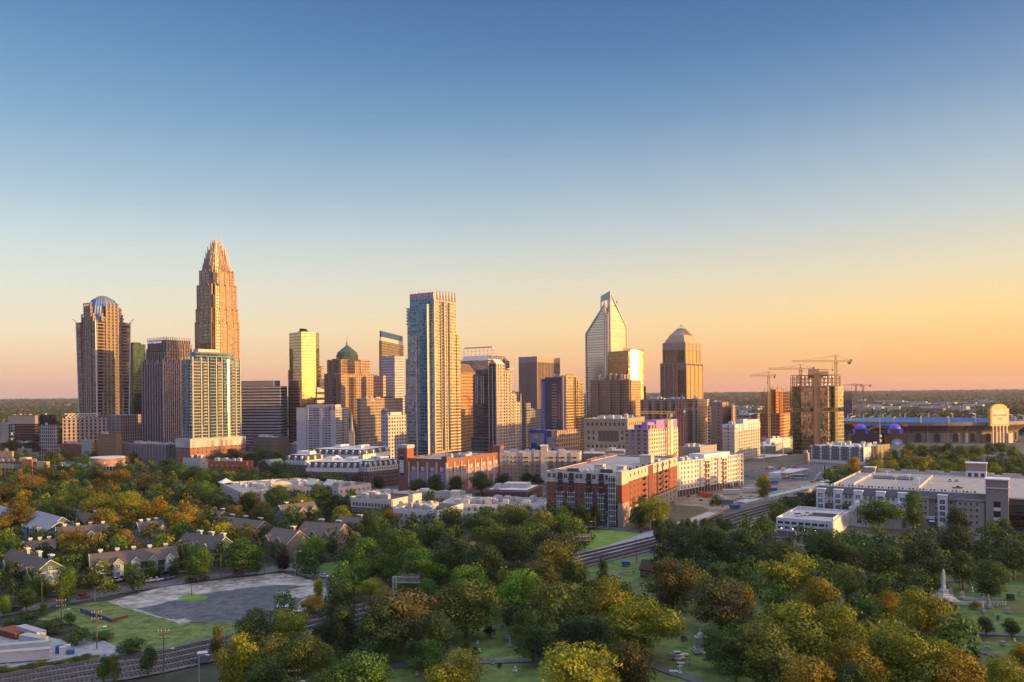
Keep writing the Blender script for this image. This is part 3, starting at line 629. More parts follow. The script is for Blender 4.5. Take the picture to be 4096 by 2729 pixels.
# --- central glass apartment tower with fins on top
def central_tower():
    d = 790; pc = 1741
    r, L, Rr = site('glass_apartment_tower', 'tall blue glass apartment tower with finned crown above the brick podium', 'apartment tower', 1617, pc, 1842, d)
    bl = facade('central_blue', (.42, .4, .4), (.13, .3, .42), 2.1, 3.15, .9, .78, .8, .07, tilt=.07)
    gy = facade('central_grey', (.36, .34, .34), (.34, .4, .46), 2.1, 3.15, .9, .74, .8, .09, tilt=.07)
    yl = facade('central_sun_tint', (.6, .44, .3), (.75, .62, .36), 2.3, 3.15, .82, .62, .85, .1, tilt=.06)  # right-face copy of the glazing with sunlight put into its colour
    wh = mat('central_mullion', (.62, .56, .52), .5); pan = mat('crown_panel', (.52, .42, .46), .5)
    h0 = Z(pc, 1195, d); hs = Z(1640, 1224, d); h1 = Z(1650, 1340, d); h2 = Z(1630, 1432, d); ht = Z(pc, 1160, d)
    m = MB()
    # main shaft and lower stepping volumes on both sides
    m.prism(rect(-L*.78, 0, 0, Rr*.84), 0, h0, 0, 2); m.prism(rect(-L*.9, -L*.35, 1.5, Rr*.8), 0, hs, 1, 2)
    m.prism(rect(-L*.8, -L*.3, -3.0, 4), 0, h1, 1, 2); m.prism(rect(-L, -L*.4, 3, Rr*.7), 0, h2, 1, 2)
    m.build('curtain_wall', [bl, gy, ROOF], r)
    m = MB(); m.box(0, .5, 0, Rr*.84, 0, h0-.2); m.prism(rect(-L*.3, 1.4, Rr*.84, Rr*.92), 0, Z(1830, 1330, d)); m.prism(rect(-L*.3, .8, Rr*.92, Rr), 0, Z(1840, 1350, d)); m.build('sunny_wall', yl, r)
    # curved blue bay
    cb = MB(); q = [(-L*.3+L*.16*math.sin(a), -.2-4.0*math.cos(a)) for a in [math.pi*(-.5+i/10) for i in range(11)]]; cb.prism(q+[(-L*.14, .2), (-L*.46, .2)], 0, h1-.5, 0, 0); cb.build('curved_bay', facade('deep_blue_bay', (.2, .3, .36), (.05, .2, .36), 1.8, 3.15, .92, .82, .8, .06, tilt=.05), r)
    f = MB()
    for x in (-L*.14, -L*.5): f.box(x-.35, x+.35, -4.6, 0, 0, h1 if x < -L*.3 else Z(1715, 1217, d))
    f.box(-.5, .7, -.6, .5, 0, h0+1)
    for t in (.27, .43, .55): f.box(.5, 1.3, Rr*.84*t-.35, Rr*.84*t+.35, 0, h0)
    z = 3.15
    while z < h0-2:
        f.box(-L*.78, -L*.48, -.25, 0, z, z+.28) if z > h1 else f.box(-L*.8, -L*.5, -3.25, -3, z, z+.28); f.box(.5, .85, .6, Rr*.25, z, z+.3); f.box(.5, .85, Rr*.58, Rr*.83, z, z+.3); z += 3.15
    f.build('white_frame', wh, r)
    # crown screen with fins
    c = MB(); t = .4; c.box(-L*.76, -.6, .6, .6+t, h0, Z(pc, 1167, d)); c.box(-.6-t, -.6, .6+t, Rr*.8, h0, Z(pc, 1167, d)); c.box(-L*.76, -.6-t, Rr*.8-t, Rr*.8, h0, Z(pc, 1167, d)); c.box(-L*.76, -L*.76+t, .6+t, Rr*.8-t, h0, Z(pc, 1167, d)); c.build('crown_screen', pan, r)
    for i in range(9):
        x = -L*.76+(L*.75)*i/8; q = MB(); q.add([(x-.15, -1., h0-1), (x-.15, .6, h0-1), (x-.15, .6, ht-1), (x-.15, -.1, ht+1.6), (x+.15, -1., h0-1), (x+.15, .6, h0-1), (x+.15, .6, ht-1), (x+.15, -.1, ht+1.6)], [(0,1,2,3), (7,6,5,4), (0,3,7,4), (3,2,6,7), (2,1,5,6), (1,0,4,5)]); q.build('crown_fin', pan, r)
    for i in range(1, 8):
        y = Rr*.82*i/7; q = MB(); q.add([(1.2, y-.15, h0-1), (-.6, y-.15, h0-1), (-.6, y-.15, ht-1), (.2, y-.15, ht+1.6), (1.2, y+.15, h0-1), (-.6, y+.15, h0-1), (-.6, y+.15, ht-1), (.2, y+.15, ht+1.6)], [(3,2,1,0), (4,5,6,7), (4,7,3,0), (7,6,2,3), (6,5,1,2), (5,4,0,1)]); q.build('crown_fin', pan, r)
    bm = balcony_mesh(3.6, 1.6, wh, mat('balcony_rail', (.2, .24, .26), .3, .5)); dk = mat('recess_shade', (.04, .04, .05), .4)
    q = MB(); q.box(.5, .6, Rr*.84*.29, Rr*.84*.41, 15, h0-2); q.box(.5, .6, Rr*.84*.6, Rr*.84*.7, 15, h0-2); q.build('recess_shade_panel', dk, r)  # dark panels stand in for the shade inside the balcony recesses
    n = int(h0/3.15)-2
    cnt = 0
    for i in range(n, 4, -1):
        z = i*3.15
        for y in (Rr*.84*.27, Rr*.84*.65): 
            if cnt < 92: inst(bm, 'balcony', r, (.6, y, z), math.pi/2); cnt += 1
        if z < hs and z > h1+12 and i % 1 == 0 and cnt < 100: inst(bm, 'balcony', r, (-L*.9-.0, 3.5, z), -math.pi/2); cnt += 1
        if z > h1 and z < h0-8 and cnt < 100: inst(bm, 'balcony', r, (-L*.36, 0, z), 0); cnt += 1
    # podium
central_tower()
def podium():
    d = 560; pc = 1785
    r, L, Rr = site('parking_podium', 'brick and lilac panelled parking deck at the foot of the central glass tower', 'parking garage', 1600, pc, 1994, d, R(28))
    h = Z(pc, 1838, d); br = mat('podium_red_brick', (.27, .11, .07), .85, scale=.8); li = mat('lilac_panel', (.33, .26, .31), .7); cr = mat('cream_panel', (.58, .53, .48), .7)
    m = MB(); body(m, L, Rr, h, 0, 1, par=1.2); m.build('wall', [br, ROOF], r)
    b2 = MB(); nl, nr = 5, 8
    for face, ln, n in (('L', L, nl), ('R', Rr, nr)):
        for i in range(n):
            a, b = ln*i/n+1.6, ln*(i+1)/n-1.0
            def bx(mb, s0, s1, z0, z1, o):
                mb.box(-s1, -s0, -o, 0, z0, z1) if face == 'L' else mb.box(0, o, s0, s1, z0, z1)
            for s0, s1, z0, z1, o, c_ in ((a, b, .35, .62, .25, 0), (a, a+(b-a)*.3, .64, .76, .25, 0), (a+(b-a)*.33, a+(b-a)*.72, .64, .76, .3, 1), (a, a+(b-a)*(.5 if i % 2 else .2), .05, .33, .25, 0), (a-1.8, a-.8, 0, .9, .7, 2)):
                q = MB(); bx(q, s0, s1, h*z0, h*z1, o); q.build(('lilac_panel', 'cream_panel', 'cream_pilaster')[c_], (li, cr, cr)[c_], r)
    t = MB(); t.box(-L-1, -L+7, -1.5, 7, 0, h+7.); t.box(-L-1.4, -L+7.4, -1.9, 7.4, h+7., h+9.5, 1); t.build('stair_tower', [br, UNIT], r)
    t = MB(); t.box(-4, .6, -.6, 4, h, h+2.); t.build('corner_block', br, r)
    t = MB(); t.box(-6, 1.5, Rr-1, Rr+6, 0, h+5); t.build('end_tower', br, r)
    # banners
    dark = mat('banner_dark', (.03, .035, .06), .6); wht = mat('banner_white', (.7, .7, .75), .6); blu = mat('banner_blue', (.05, .15, .5), .6)
    bz = h-14; x = -L+2.4
    s = MB(); s.box(x-1.6, x+1.6, -1.8, -1.55, bz, bz+18, 0); s.box(x-1.7, x+1.7, -1.9, -1.8, bz+3.5, bz+12.5, 1); s.box(x-1.6, x+1.6, -1.88, -1.8, bz, bz+1.4, 2); s.build('banner', [dark, wht, blu], r)
    for i, w_ in enumerate(('LUXURY', 'CITY', 'LIVING', 'NOW')): text(w_, 1.1, r, (x, -1.93, bz+11.2-i*2.2), LFACE, dark)
    text('VUE', 1.7, r, (x, -1.84, bz+16), LFACE, wht)
    s = MB()
    for i in range(6): s.box(1.5, 1.7, Rr+1.0, Rr+4.4, h+2-(i+1)*3.6, h+2-i*3.6, (i % 2))
    s.build('banner', [blu, wht], r)
    units(r, L*.4, Rr*.5, h, 6, 5, x1=-2, y0=Rr*.2, par=1.2)
    pg = MB()
    for i in range(10): pg.box(-16, -8, Rr*.3+i*4, Rr*.3+i*4+.4, h+2.4, h+2.8)
    for i in (0, 5, 9):
        for x_ in (-16, -8.4): pg.box(x_, x_+.4, Rr*.3+i*4, Rr*.3+i*4+.4, h-1, h+2.4)
    pg.build('pergola', mat('pergola_dark', (.06, .05, .05), .7), r)
podium()

# --- orange stone tower with slatted sloping roof, behind the central tower
def slat_tower():
    d = 980; pc = 1843
    r, L, Rr, h = plain('slatted_roof_tower', 'orange stone tower with dark slatted sloping roof beside the finned glass tower', 1800, 1815, 1902, 1488, d, facade('orange_grid', (.5, .27, .13), (.12, .09, .07), 3.4, 4.1, .52, .5, .5, .2), th=R(22), nunits=0)
    m = MB(); z1 = Z(pc, 1452, d); m.loft(rect(-L, 0, 0, Rr), h, rect(-L, -3, Rr*.1, Rr*.75), z1); m.build('sloping_roof', mat('bronze_roof', (.09, .07, .06), .5), r)
    s = MB()
    for i in range(11): y = Rr*i/10; y2 = Rr*.1+Rr*.65*i/10; s.bar((.3, y, h), (-2.7, y2, z1), .5)
    s.build('roof_slat', mat('slat_pink', (.5, .3, .24), .6), r)
slat_tower()

# --- silver tower with truss crown
def truss_tower():
    d = 1130; pc = 1985
    r, L, Rr = site('truss_crown_tower', 'large office tower topped by a white open truss frame behind the central glass tower', 'skyscraper', 1843, 1955, 2040, d)
    h = Z(1955, 1440, d); st = facade('truss_wall', (.4, .33, .32), (.3, .28, .34), 2.8, 4, .8, .6, .8, .1); wh = mat('truss_white', (.72, .6, .56), .5)
    m = MB(); m.prism(rect(-L, 0, 0, Rr), 0, h, 0, 1); m.build('shaft', [st, ROOF], r)
    m = MB(); z1 = Z(1955, 1420, d); m.loft(rect(-L, -2, 2, Rr-2), h, rect(-L, -5, Rr*.2, Rr-4), z1, 0, 1); m.build('sloping_glazing', [facade('truss_glaze', (.55, .5, .5), (.4, .38, .42), 2.4, 30, .8, .96, .8, .08), ROOF], r)
    zt_ = Z(1955, 1384, d); t = MB(); t.box(-L, 0, Rr*.2, Rr*.2+3, zt_-1.5, zt_); 
    for i in range(8):
        x = -L*i/7; t.bar((x, Rr*.2+1, z1-2), (x-3, Rr*.2+1, zt_-1), .5); t.bar((x-3, Rr*.2+1, z1-2), (x, Rr*.2+1, zt_-1), .3); t.bar((x, Rr*.2, zt_-1), (x, Rr*.95, z1-6), .5)
    for k in range(4):
        u = k/4; t.bar((-L, Rr*(.2+.75*u), zt_-1-(zt_-z1+5)*u), (0, Rr*(.2+.75*u), zt_-1-(zt_-z1+5)*u), .35)
    for k in range(6):
        u = k/6; t.bar((0, Rr*(.2+.75*u), zt_-1-(zt_-z1+5)*u), (0, Rr*(.2+.75*(u+.16)), h), .3); t.bar((0, Rr*(.2+.75*u), zt_-1-(zt_-z1+5)*u), (0, Rr*(.2+.75*u), h), .3)
    t.build('truss', wh, r)
    m = MB(); zz = Z(2000, 1425, d); q = [(-8+7*math.cos(a), Rr*.8+7*math.sin(a)) for a in [i*math.pi/8 for i in range(16)]]; m.prism(q, h, zz, 0); m.build('glass_drum', facade('drum_glass', (.3, .3, .25), (.5, .5, .38), 1.5, 4, .8, .8, .8, .1), r)
    m = MB(); m.box(2, 3, 3, 10, h-22, h-12); m.build('blue_sign', mat('blue_lit_sign', (.05, .02, .7), .5, emit=(.08, .02, .9, .8), var=0), r)
truss_tower()
# --- stepped cream and glass tower in front of it
def cream_step():
    d = 850; pc = 1983
    r, L, Rr = site('stepped_apartment_tower', 'slender dark glass tower with a gabled top and cream sunlit right face', 'apartment tower', 1893, pc, 2083, d)
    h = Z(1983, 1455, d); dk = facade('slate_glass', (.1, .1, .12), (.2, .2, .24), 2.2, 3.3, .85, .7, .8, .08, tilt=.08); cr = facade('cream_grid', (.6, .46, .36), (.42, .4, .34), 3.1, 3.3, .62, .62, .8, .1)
    hl = Z(1900, 1497, d); wh = mat('cream_frame', (.6, .5, .44), .6)
    m = MB(); m.prism(rect(-L, -L*.28, 0, Rr*.4), 0, hl, 0, 1); m.prism(rect(-L*.28, 0, 0, Rr*.3), 0, h, 0, 1); m.prism(rect(-L*.95, -2, 4, Rr*.42), 0, Z(1983, 1476, d), 0, 1); m.build('dark_shaft', [dk, ROOF], r)
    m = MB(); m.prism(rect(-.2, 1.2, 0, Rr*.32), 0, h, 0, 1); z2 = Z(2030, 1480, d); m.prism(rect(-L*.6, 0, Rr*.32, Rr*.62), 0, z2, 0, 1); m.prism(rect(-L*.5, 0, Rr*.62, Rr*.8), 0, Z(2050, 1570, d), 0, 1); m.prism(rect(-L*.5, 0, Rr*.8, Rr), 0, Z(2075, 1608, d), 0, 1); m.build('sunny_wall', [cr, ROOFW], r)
    m = MB(); m.gable(-L*.28, 1.2, 0, Rr*.3, h, h+5, 'y', .3, 0, 1); m.box(-8, 5, Rr*.34, Rr*.62, z2+1, z2+2, 0); m.build('roof', [mat('cream_roof', (.6, .52, .46), .6), wh], r)
    f = MB()
    for x in (-L*.28, -L*.12, -L*.52, -L*.62, -L*.78, -L*.86): f.box(x-.35, x+.35, -.6, 0, 8 if x > -L*.3 else 60, (h if x > -L*.3 else hl)-2)
    for t in (0, .1, .2, .32, .45, .62, .8, 1.): f.box(1.2 if t < .33 else 0, 1.9 if t < .33 else .7, Rr*t-.4, Rr*t+.4, 0, h if t < .33 else Z(2030, 1490, d) if t < .5 else Z(2050, 1575, d))
    f.build('white_frame', wh, r)
    bm = balcony_mesh(3.2, 1.4, wh, wh)
    for i in range(8, 30):
        if i*3.3 < Z(2030, 1500, d): inst(bm, 'balcony', r, (0, Rr*.585, i*3.3), math.pi/2)
        if i*3.3 < Z(2050, 1590, d): inst(bm, 'balcony', r, (0, Rr*.73, i*3.3), math.pi/2)
    q = MB(); q.prism(rect(-L*1.02, -L*.3, -3, Rr*.3), 0, Z(1930, 1752, d), 0, 1); q.build('podium', [facade('dark_podium', (.12, .12, .14), (.1, .12, .16), 8, 4, .9, .5, .6, .2), ROOF], r)
cream_step()
# --- ribbed brown tower
def ribbed_brown():
    d = 1130
    r, L, Rr, h = plain('vertical_rib_tower', 'square brown tower with close vertical ribs and a plain top band, alone against the sky', 2079, 2150, 2240, 1427, d, facade('rib_wall', (.26, .19, .16), (.48, .36, .26), 2.3, 60, .5, .98, .9, .12), nunits=1)
    m = MB(); h1 = Z(2150, 1449, d); m.prism(rect(-L-.6, .6, -.6, Rr+.6), h1, h+.4, 0, 1); m.build('top_band', [mat('rib_cap', (.36, .28, .26), .7), ROOF], r)
    m = MB(); piers(m, L, Rr, 0, h1, 18, 20, .9, .8); m.build('rib', mat('rib_stone', (.34, .26, .22), .7), r)
    m = MB()
    for i in range(6): m.box(-10-i*2, -9.8-i*2, 8+i*3, 8.2+i*3, h, h+3+(i*7 % 5))
    m.build('antenna', UNIT, r)
ribbed_brown()
# --- navy tower
def navy():
    d = 900; pc = 2254
    r, L, Rr = site('navy_apartment_tower', 'navy blue apartment tower with bright golden balconies on its right side', 'apartment tower', 2166, pc, 2332, d)
    h = Z(pc, 1508, d); nv = facade('navy_wall', (.035, .045, .12), (.3, .26, .24), 3.1, 3.2, .5, .7, .7, .1, tilt=.08); gd = facade('navy_sun_tint', (.55, .36, .2), (.65, .5, .25), 2.4, 3.2, .8, .66, .9, .1, tilt=.08)  # right-side walls carry golden sunlight in their colour
    m = MB(); m.prism(rect(-L, -L*.8, 0, Rr*.6), 0, Z(2175, 1515, d), 0, 2); m.prism(rect(-L*.8, 0, -1, Rr*.5), 0, h, 0, 2); m.build('navy_wall', [nv, gd, ROOF], r)
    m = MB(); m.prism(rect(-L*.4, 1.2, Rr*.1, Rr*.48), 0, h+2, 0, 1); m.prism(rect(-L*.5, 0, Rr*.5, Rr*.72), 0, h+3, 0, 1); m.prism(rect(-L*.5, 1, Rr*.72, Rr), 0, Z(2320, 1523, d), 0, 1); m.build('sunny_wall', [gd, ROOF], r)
    m = MB(); m.box(0, .8, Rr*.52, Rr*.54, 0, h); m.box(0, .8, Rr*.6, Rr*.63, 0, h); m.build('dark_strip', mat('recess_shade', (.04, .04, .05), .4), r)  # dark strips paint the shade of recesses onto the wall
    bl = mat('periwinkle_panel', (.16, .17, .42), .5); m = MB(); m.box(-L*.98, -L*.82, -.3, 0, 0, Z(2175, 1515, d)-3); m.box(-L*.02, .3, -1.4, 1.4, 0, h); m.build('blue_strip', bl, r)
    bm = balcony_mesh(6, 1.4, mat('pale_slab', (.5, .48, .5), .6), mat('balcony_rail', (.2, .24, .26), .3, .5))
    for i in range(7, int(h/3.2)-1):
        inst(bm, 'balcony', r, (-L*.36, -1, i*3.2), 0); inst(bm, 'balcony', r, (1.2, Rr*.08, i*3.2), math.pi/2); inst(bm, 'balcony', r, (1, Rr*.92, i*3.2), math.pi/2)
    units(r, L*.8, Rr*.5, h, 4, 3, par=0)
    # colour-blocked podium
    q = MB(); hp = Z(2240, 1727, 860); a = [(.02, .08, .42), (.5, .48, .54), (.09, .04, .08), (.34, .33, .4)]
    ms = [mat('block_blue', a[0], .5), mat('block_white', a[1], .5), mat('block_plum', a[2], .5), mat('block_grey', a[3], .5)]
    q.box(-L*1.1, 0, -20, -1, 0, hp, 3); q.build('podium', ms, r)
    q = MB(); rr = random.Random(3)
    for (x0, x1_, z0, z1, k) in ((-L*1.1, -L*.35, hp-3, hp+.6, 0), (-L*.45, -L*.34, 0, hp-3, 0), (-L*.98, -L*.75, hp-9, hp-5.5, 1), (-L*1.05, -L*.8, 6, 15, 0), (-L*.78, -L*.46, 4, 12, 2), (-L*.72, -L*.46, 15, 21, 3), (-L*.32, -L*.14, hp-7, hp, 2), (-L*.12, -.3, 0, 9, 0), (-L*.12, -.3, hp-8, hp, 1), (-L*.32, -L*.14, 2, 10, 1)):
        q.box(x0, x1_, -20.3-.04*k, -20, z0, z1, k)
    q.build('colour_panel', ms, r)
    q = MB(); q.prism(rect(0, 2, -20, Rr*.75), 0, hp, 0, 1); q.build('podium_side', [facade('podium_sun_tint', (.55, .36, .24), (.1, .08, .06), 4, 5, .4, .6, .4, .2), ROOF], r)  # podium side has warm sunlight put into its colour
navy()
plain('grey_midrise', 'plain grey apartment midrise between the stepped tower and the navy tower', 2085, 2100, 2175, 1640, 960, facade('grey_mid', (.27, .25, .26), (.2, .2, .22), 3, 3.2, .6, .5, .5, .2), th=R(20), pend=[(.0, .5, .0, .3, 1612)])
plain('low_office', 'low dark blue office glimpsed behind the ribbed brown tower', 2030, 2040, 2085, 1567, 1500, facade('low_blue', (.12, .13, .18), (.2, .22, .3), 20, 5, .9, .5, .6, .2), th=R(15))

# --- angled-top glass tower (open handle roof)
def wedge_tower():
    d = 1320; pc = 2438
    r, L, Rr = site('wedge_tower', 'pale glass tower with slanted top rising to an open white frame at its peak', 'skyscraper', 2348, pc, 2509, d, R(40))
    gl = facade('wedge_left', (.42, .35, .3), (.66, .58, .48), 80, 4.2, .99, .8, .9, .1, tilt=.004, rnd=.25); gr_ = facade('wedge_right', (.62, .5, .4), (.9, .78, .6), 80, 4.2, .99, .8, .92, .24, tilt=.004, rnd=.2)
    fr = mat('wedge_frame', (.56, .5, .5), .45, .2); zs = Z(pc, 1330, d); zp = Z(pc, 1163, d); zr = Z(2500, 1300, d); zi = Z(pc, 1215, d)
    a = L*.12
    # left face: profile polygon in x-z, right face: profile in y-z; solid = intersection-like wedge
    m = MB()
    def wedge(x0, x1_, y0, y1, zl, zc, zrr, mi):
        # corner heights: left-front zl, corner zc, right-back zrr, far-left-back lower
        v = [(x0, y0, 0), (x1_, y0, 0), (x1_, y1, 0), (x0, y1, 0), (x0, y0, zl), (x1_, y0, zc), (x1_, y1, zrr), (x0, y1, min(zl, zrr))]
        m.add(v, [(0, 1, 5, 4)], 0); m.add(v, [(1, 2, 6, 5)], 1); m.add(v, [(2, 3, 7, 6), (3, 0, 4, 7)], 0); m.add(v, [(4, 5, 6), (4, 6, 7)], 2)
    wedge(-L, -a, 0, Rr*.9, zs, zi-2, zs, 0)
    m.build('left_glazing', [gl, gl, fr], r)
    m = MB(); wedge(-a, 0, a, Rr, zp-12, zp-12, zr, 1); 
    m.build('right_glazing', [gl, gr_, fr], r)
    m = MB(); m.box(-a, -.8, .8, a, 0, Z(pc, 1250, d)); m.build('corner_glazing', gl, r)
    f = MB(); f.bar((-L, -.3, 0), (-L, -.3, zs), 2.2); f.bar((-L, -.3, zs), (-a*1.3, -.3, zi), 2.2); f.bar((-a*1.3, -.3, 0), (-a*1.3, -.3, zi+3), 2.4)
    f.bar((0, a, 0), (0, a, zp), 2.0); f.bar((0, a, zp-2), (0, Rr, zr), 2.0); f.bar((0, Rr, zr), (0, Rr, 0), 2.); f.bar((-L, Rr*.9, zs), (-L*.3, Rr*.9, zi+10), 2.); f.bar((-L, -.3, zs), (-L, Rr*.9, zs), 1.5)
    f.add([(-.4, a, zp), (-.4, a, zp-13), (-L*.36, a*.3, zi+4), (-L*.36, a*.3, zi+14), (-1.6, a+1, zp), (-1.6, a+1, zp-13), (-L*.36, a*.3+2, zi+4), (-L*.36, a*.3+2, zi+14)], [(0, 3, 2, 1), (4, 5, 6, 7), (0, 1, 5, 4), (1, 2, 6, 5), (2, 3, 7, 6), (3, 0, 4, 7)])
    f.bar((-L*.36, a*.3+1, zi-14), (-L*.36, a*.3+1, zi+6), 1.4)
    f.build('edge_frame', fr, r)
    f = MB(); f.add([(-L*.62, Rr*.9, Z(2400, 1245, d)), (-L*.40, Rr*.9, Z(2400, 1240, d)), (-L*.40, Rr*.9, Z(2408, 1203, d)), (-L*.62, Rr*.9+1.5, Z(2400, 1245, d)), (-L*.40, Rr*.9+1.5, Z(2400, 1240, d)), (-L*.40, Rr*.9+1.5, Z(2408, 1203, d))], [(0, 1, 2), (5, 4, 3), (0, 3, 4, 1), (1, 4, 5, 2), (2, 5, 3, 0)]); f.build('back_fin', mat('purple_fin', (.3, .24, .3), .5), r)
    bl = MB()
    for i in range(26):
        z = 8+i*4.2; w = 2.5+(i % 3)*.9+(26-i)*.12; bl.box(-L+1, -L+1+w, -1.4, 0, z, z+1.2)
    bl.build('edge_ledge', mat('ledge_dark', (.1, .08, .08), .5), r)
wedge_tower()
# --- sun-glint tower and stone grid condominium in front
def glint():
    d = 1130; th = R(34); pc = 2515
    r, L, Rr = site('mirror_tower', 'curved mirror glass tower flashing with the reflected sun', 'apartment tower', 2430, pc, 2578, d, R(29.4))
    h = Z(pc, 1402, d); fg = facade('glint_frame', (.55, .42, .3), (.7, .55, .35), 3., 3.3, .8, .8, .95, .2, tilt=.05)
    gd = facade('glint_face', (.5, .36, .2), (1, .8, .4), 3.2, 3.3, .93, .9, 1., .2, tilt=.05)
    # in this frame the left face (y=0) carries the normal that throws the low sun at the camera
    n = [];
    w = (kx(2573)-kx(pc))*d
    C, _, _ = frame(2430, pc, 2578, d, R(29.4)); c, s = math.cos(R(29.4)), math.sin(R(29.4))
    def loc(px, dd): w_ = Vector((kx(px)*dd-C.x, dd-C.y)); return (w_.x*c-w_.y*s, w_.x*s+w_.y*c)
    # plan: shaded left flank, sun facet (normal turned 29 degrees to the right of the camera), right strip
    pA = loc(2433, d+34); pB = loc(2516, d); ang = R(29.4)
    def facet(px0, d0, px1, a):  # next point along a facet whose normal points a degrees right of the camera, ends at column px1
        X0 = kx(px0)*d0; k1 = kx(px1); t = (k1*d0-X0)/(math.cos(a)-k1*math.sin(a)); return d0+t*math.sin(a)
    dG = facet(2516, d, 2525, R(17)); pG = loc(2525, dG); dH = facet(2525, dG, 2556, R(29.5)); pH = loc(2556, dH); dC = facet(2556, dH, 2568, R(38)); pC = loc(2568, dC); dD = facet(2568, dC, 2576, R(45)); pD = loc(2576, dD)
    pE = loc(2576, dD+40); pF = loc(2433, d+75)
    m = MB(); q = [pA, pB, pG, pH, pC, pD, pE, pF]; n_ = len(q); vs = [(x, y, 0) for x, y in q]+[(x, y, h) for x, y in q]
    m.add(vs, [(0, 1, 9, 8)], 0); m.add(vs, [(i, i+1, i+9, i+8) for i in (1, 2, 3, 4)], 1); m.add(vs, [(5, 6, 14, 13), (6, 7, 15, 14), (7, 0, 8, 15)], 0); m.add(vs, [tuple(range(8, 16))], 2)
    m.build('glazing', [facade('glint_flank', (.45, .27, .12), (.7, .45, .2), 3, 3.3, .6, .6, .8, .15), gd, ROOF], r)
    m = MB(); a, b = loc(2495, d+20), loc(2530, d+22); m.prism([a, b, (b[0], b[1]+10), (a[0], a[1]+10)], h, Z(2510, 1390, d)); m.build('roof_block', mat('roof_block_orange', (.5, .32, .2), .6), r)
    m = MB()
    for px in (2540, 2570): x, y = loc(px, d+14); m.box(x-8, x+6, y-8, y+4, h+.6, h+1.1)
    m.build('roof_canopy', mat('cream_concrete', (.55, .5, .45), .7), r)
glint()
def stone_grid():
    d = 1000; pc = 2520
    r, L, Rr = site('stone_condominium', 'brown stone condominium with a dense window grid in front of the slanted-top tower', 'apartment tower', 2362, pc, 2562, d, R(30))
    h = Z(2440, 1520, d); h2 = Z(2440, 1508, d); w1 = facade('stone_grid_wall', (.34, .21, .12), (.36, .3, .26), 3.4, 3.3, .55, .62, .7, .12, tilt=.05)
    w2 = facade('stone_grid_sun_tint', (.55, .34, .18), (.6, .45, .25), 3.2, 3.3, .55, .6, .8, .12)  # lighter copy of the stone wall, sunlight put into its colour
    m = MB(); body(m, L, Rr, h, 0, 1); m.build('wall', [w1, ROOF], r)
    m = MB()
    for a, b in ((0, .13), (.24, .36), (.46, .64), (.78, .9)): m.prism(rect(-L*b, -L*a, -2, 2), 0, h+(2.5 if .4 < a < .5 else .8), 0, 1)
    m.build('projecting_bay', [w1, ROOF], r)
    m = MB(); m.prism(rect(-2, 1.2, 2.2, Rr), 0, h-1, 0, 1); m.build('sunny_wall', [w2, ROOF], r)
    m = MB(); m.prism(rect(-L*.62, -L*.18, 6, Rr*.7), h-1, Z(2440, 1498, d), 0, 1); m.build('penthouse', [w1, ROOF], r)
    units(r, L, Rr, h, 7, 9, par=1, big=1.3)
    m = MB()
    for i in range(6): x = -L*(.1+.14*i); m.box(x-1.2, x+1.2, 4, 6, h-1, h+6+(i*5 % 4))
    m.build('chimney_stack', mat('warm_stack', (.6, .42, .3), .6), r)
stone_grid()
plain('office_tower', 'upper brown apartment block stepped behind the stone condominium', 2432, 2445, 2478, 1421, 1180, facade('stone_grid_back', (.4, .25, .15), (.36, .26, .2), 3.2, 3.3, .6, .5, .7, .15), th=R(10))
plain('low_glass_office', 'low dark glass office between the mirror tower and the pyramid tower', 2572, 2585, 2650, 1546, 1240, facade('smoke_glass', (.1, .07, .06), (.2, .15, .13), 2.5, 4.2, .9, .85, .7, .1), th=R(8))

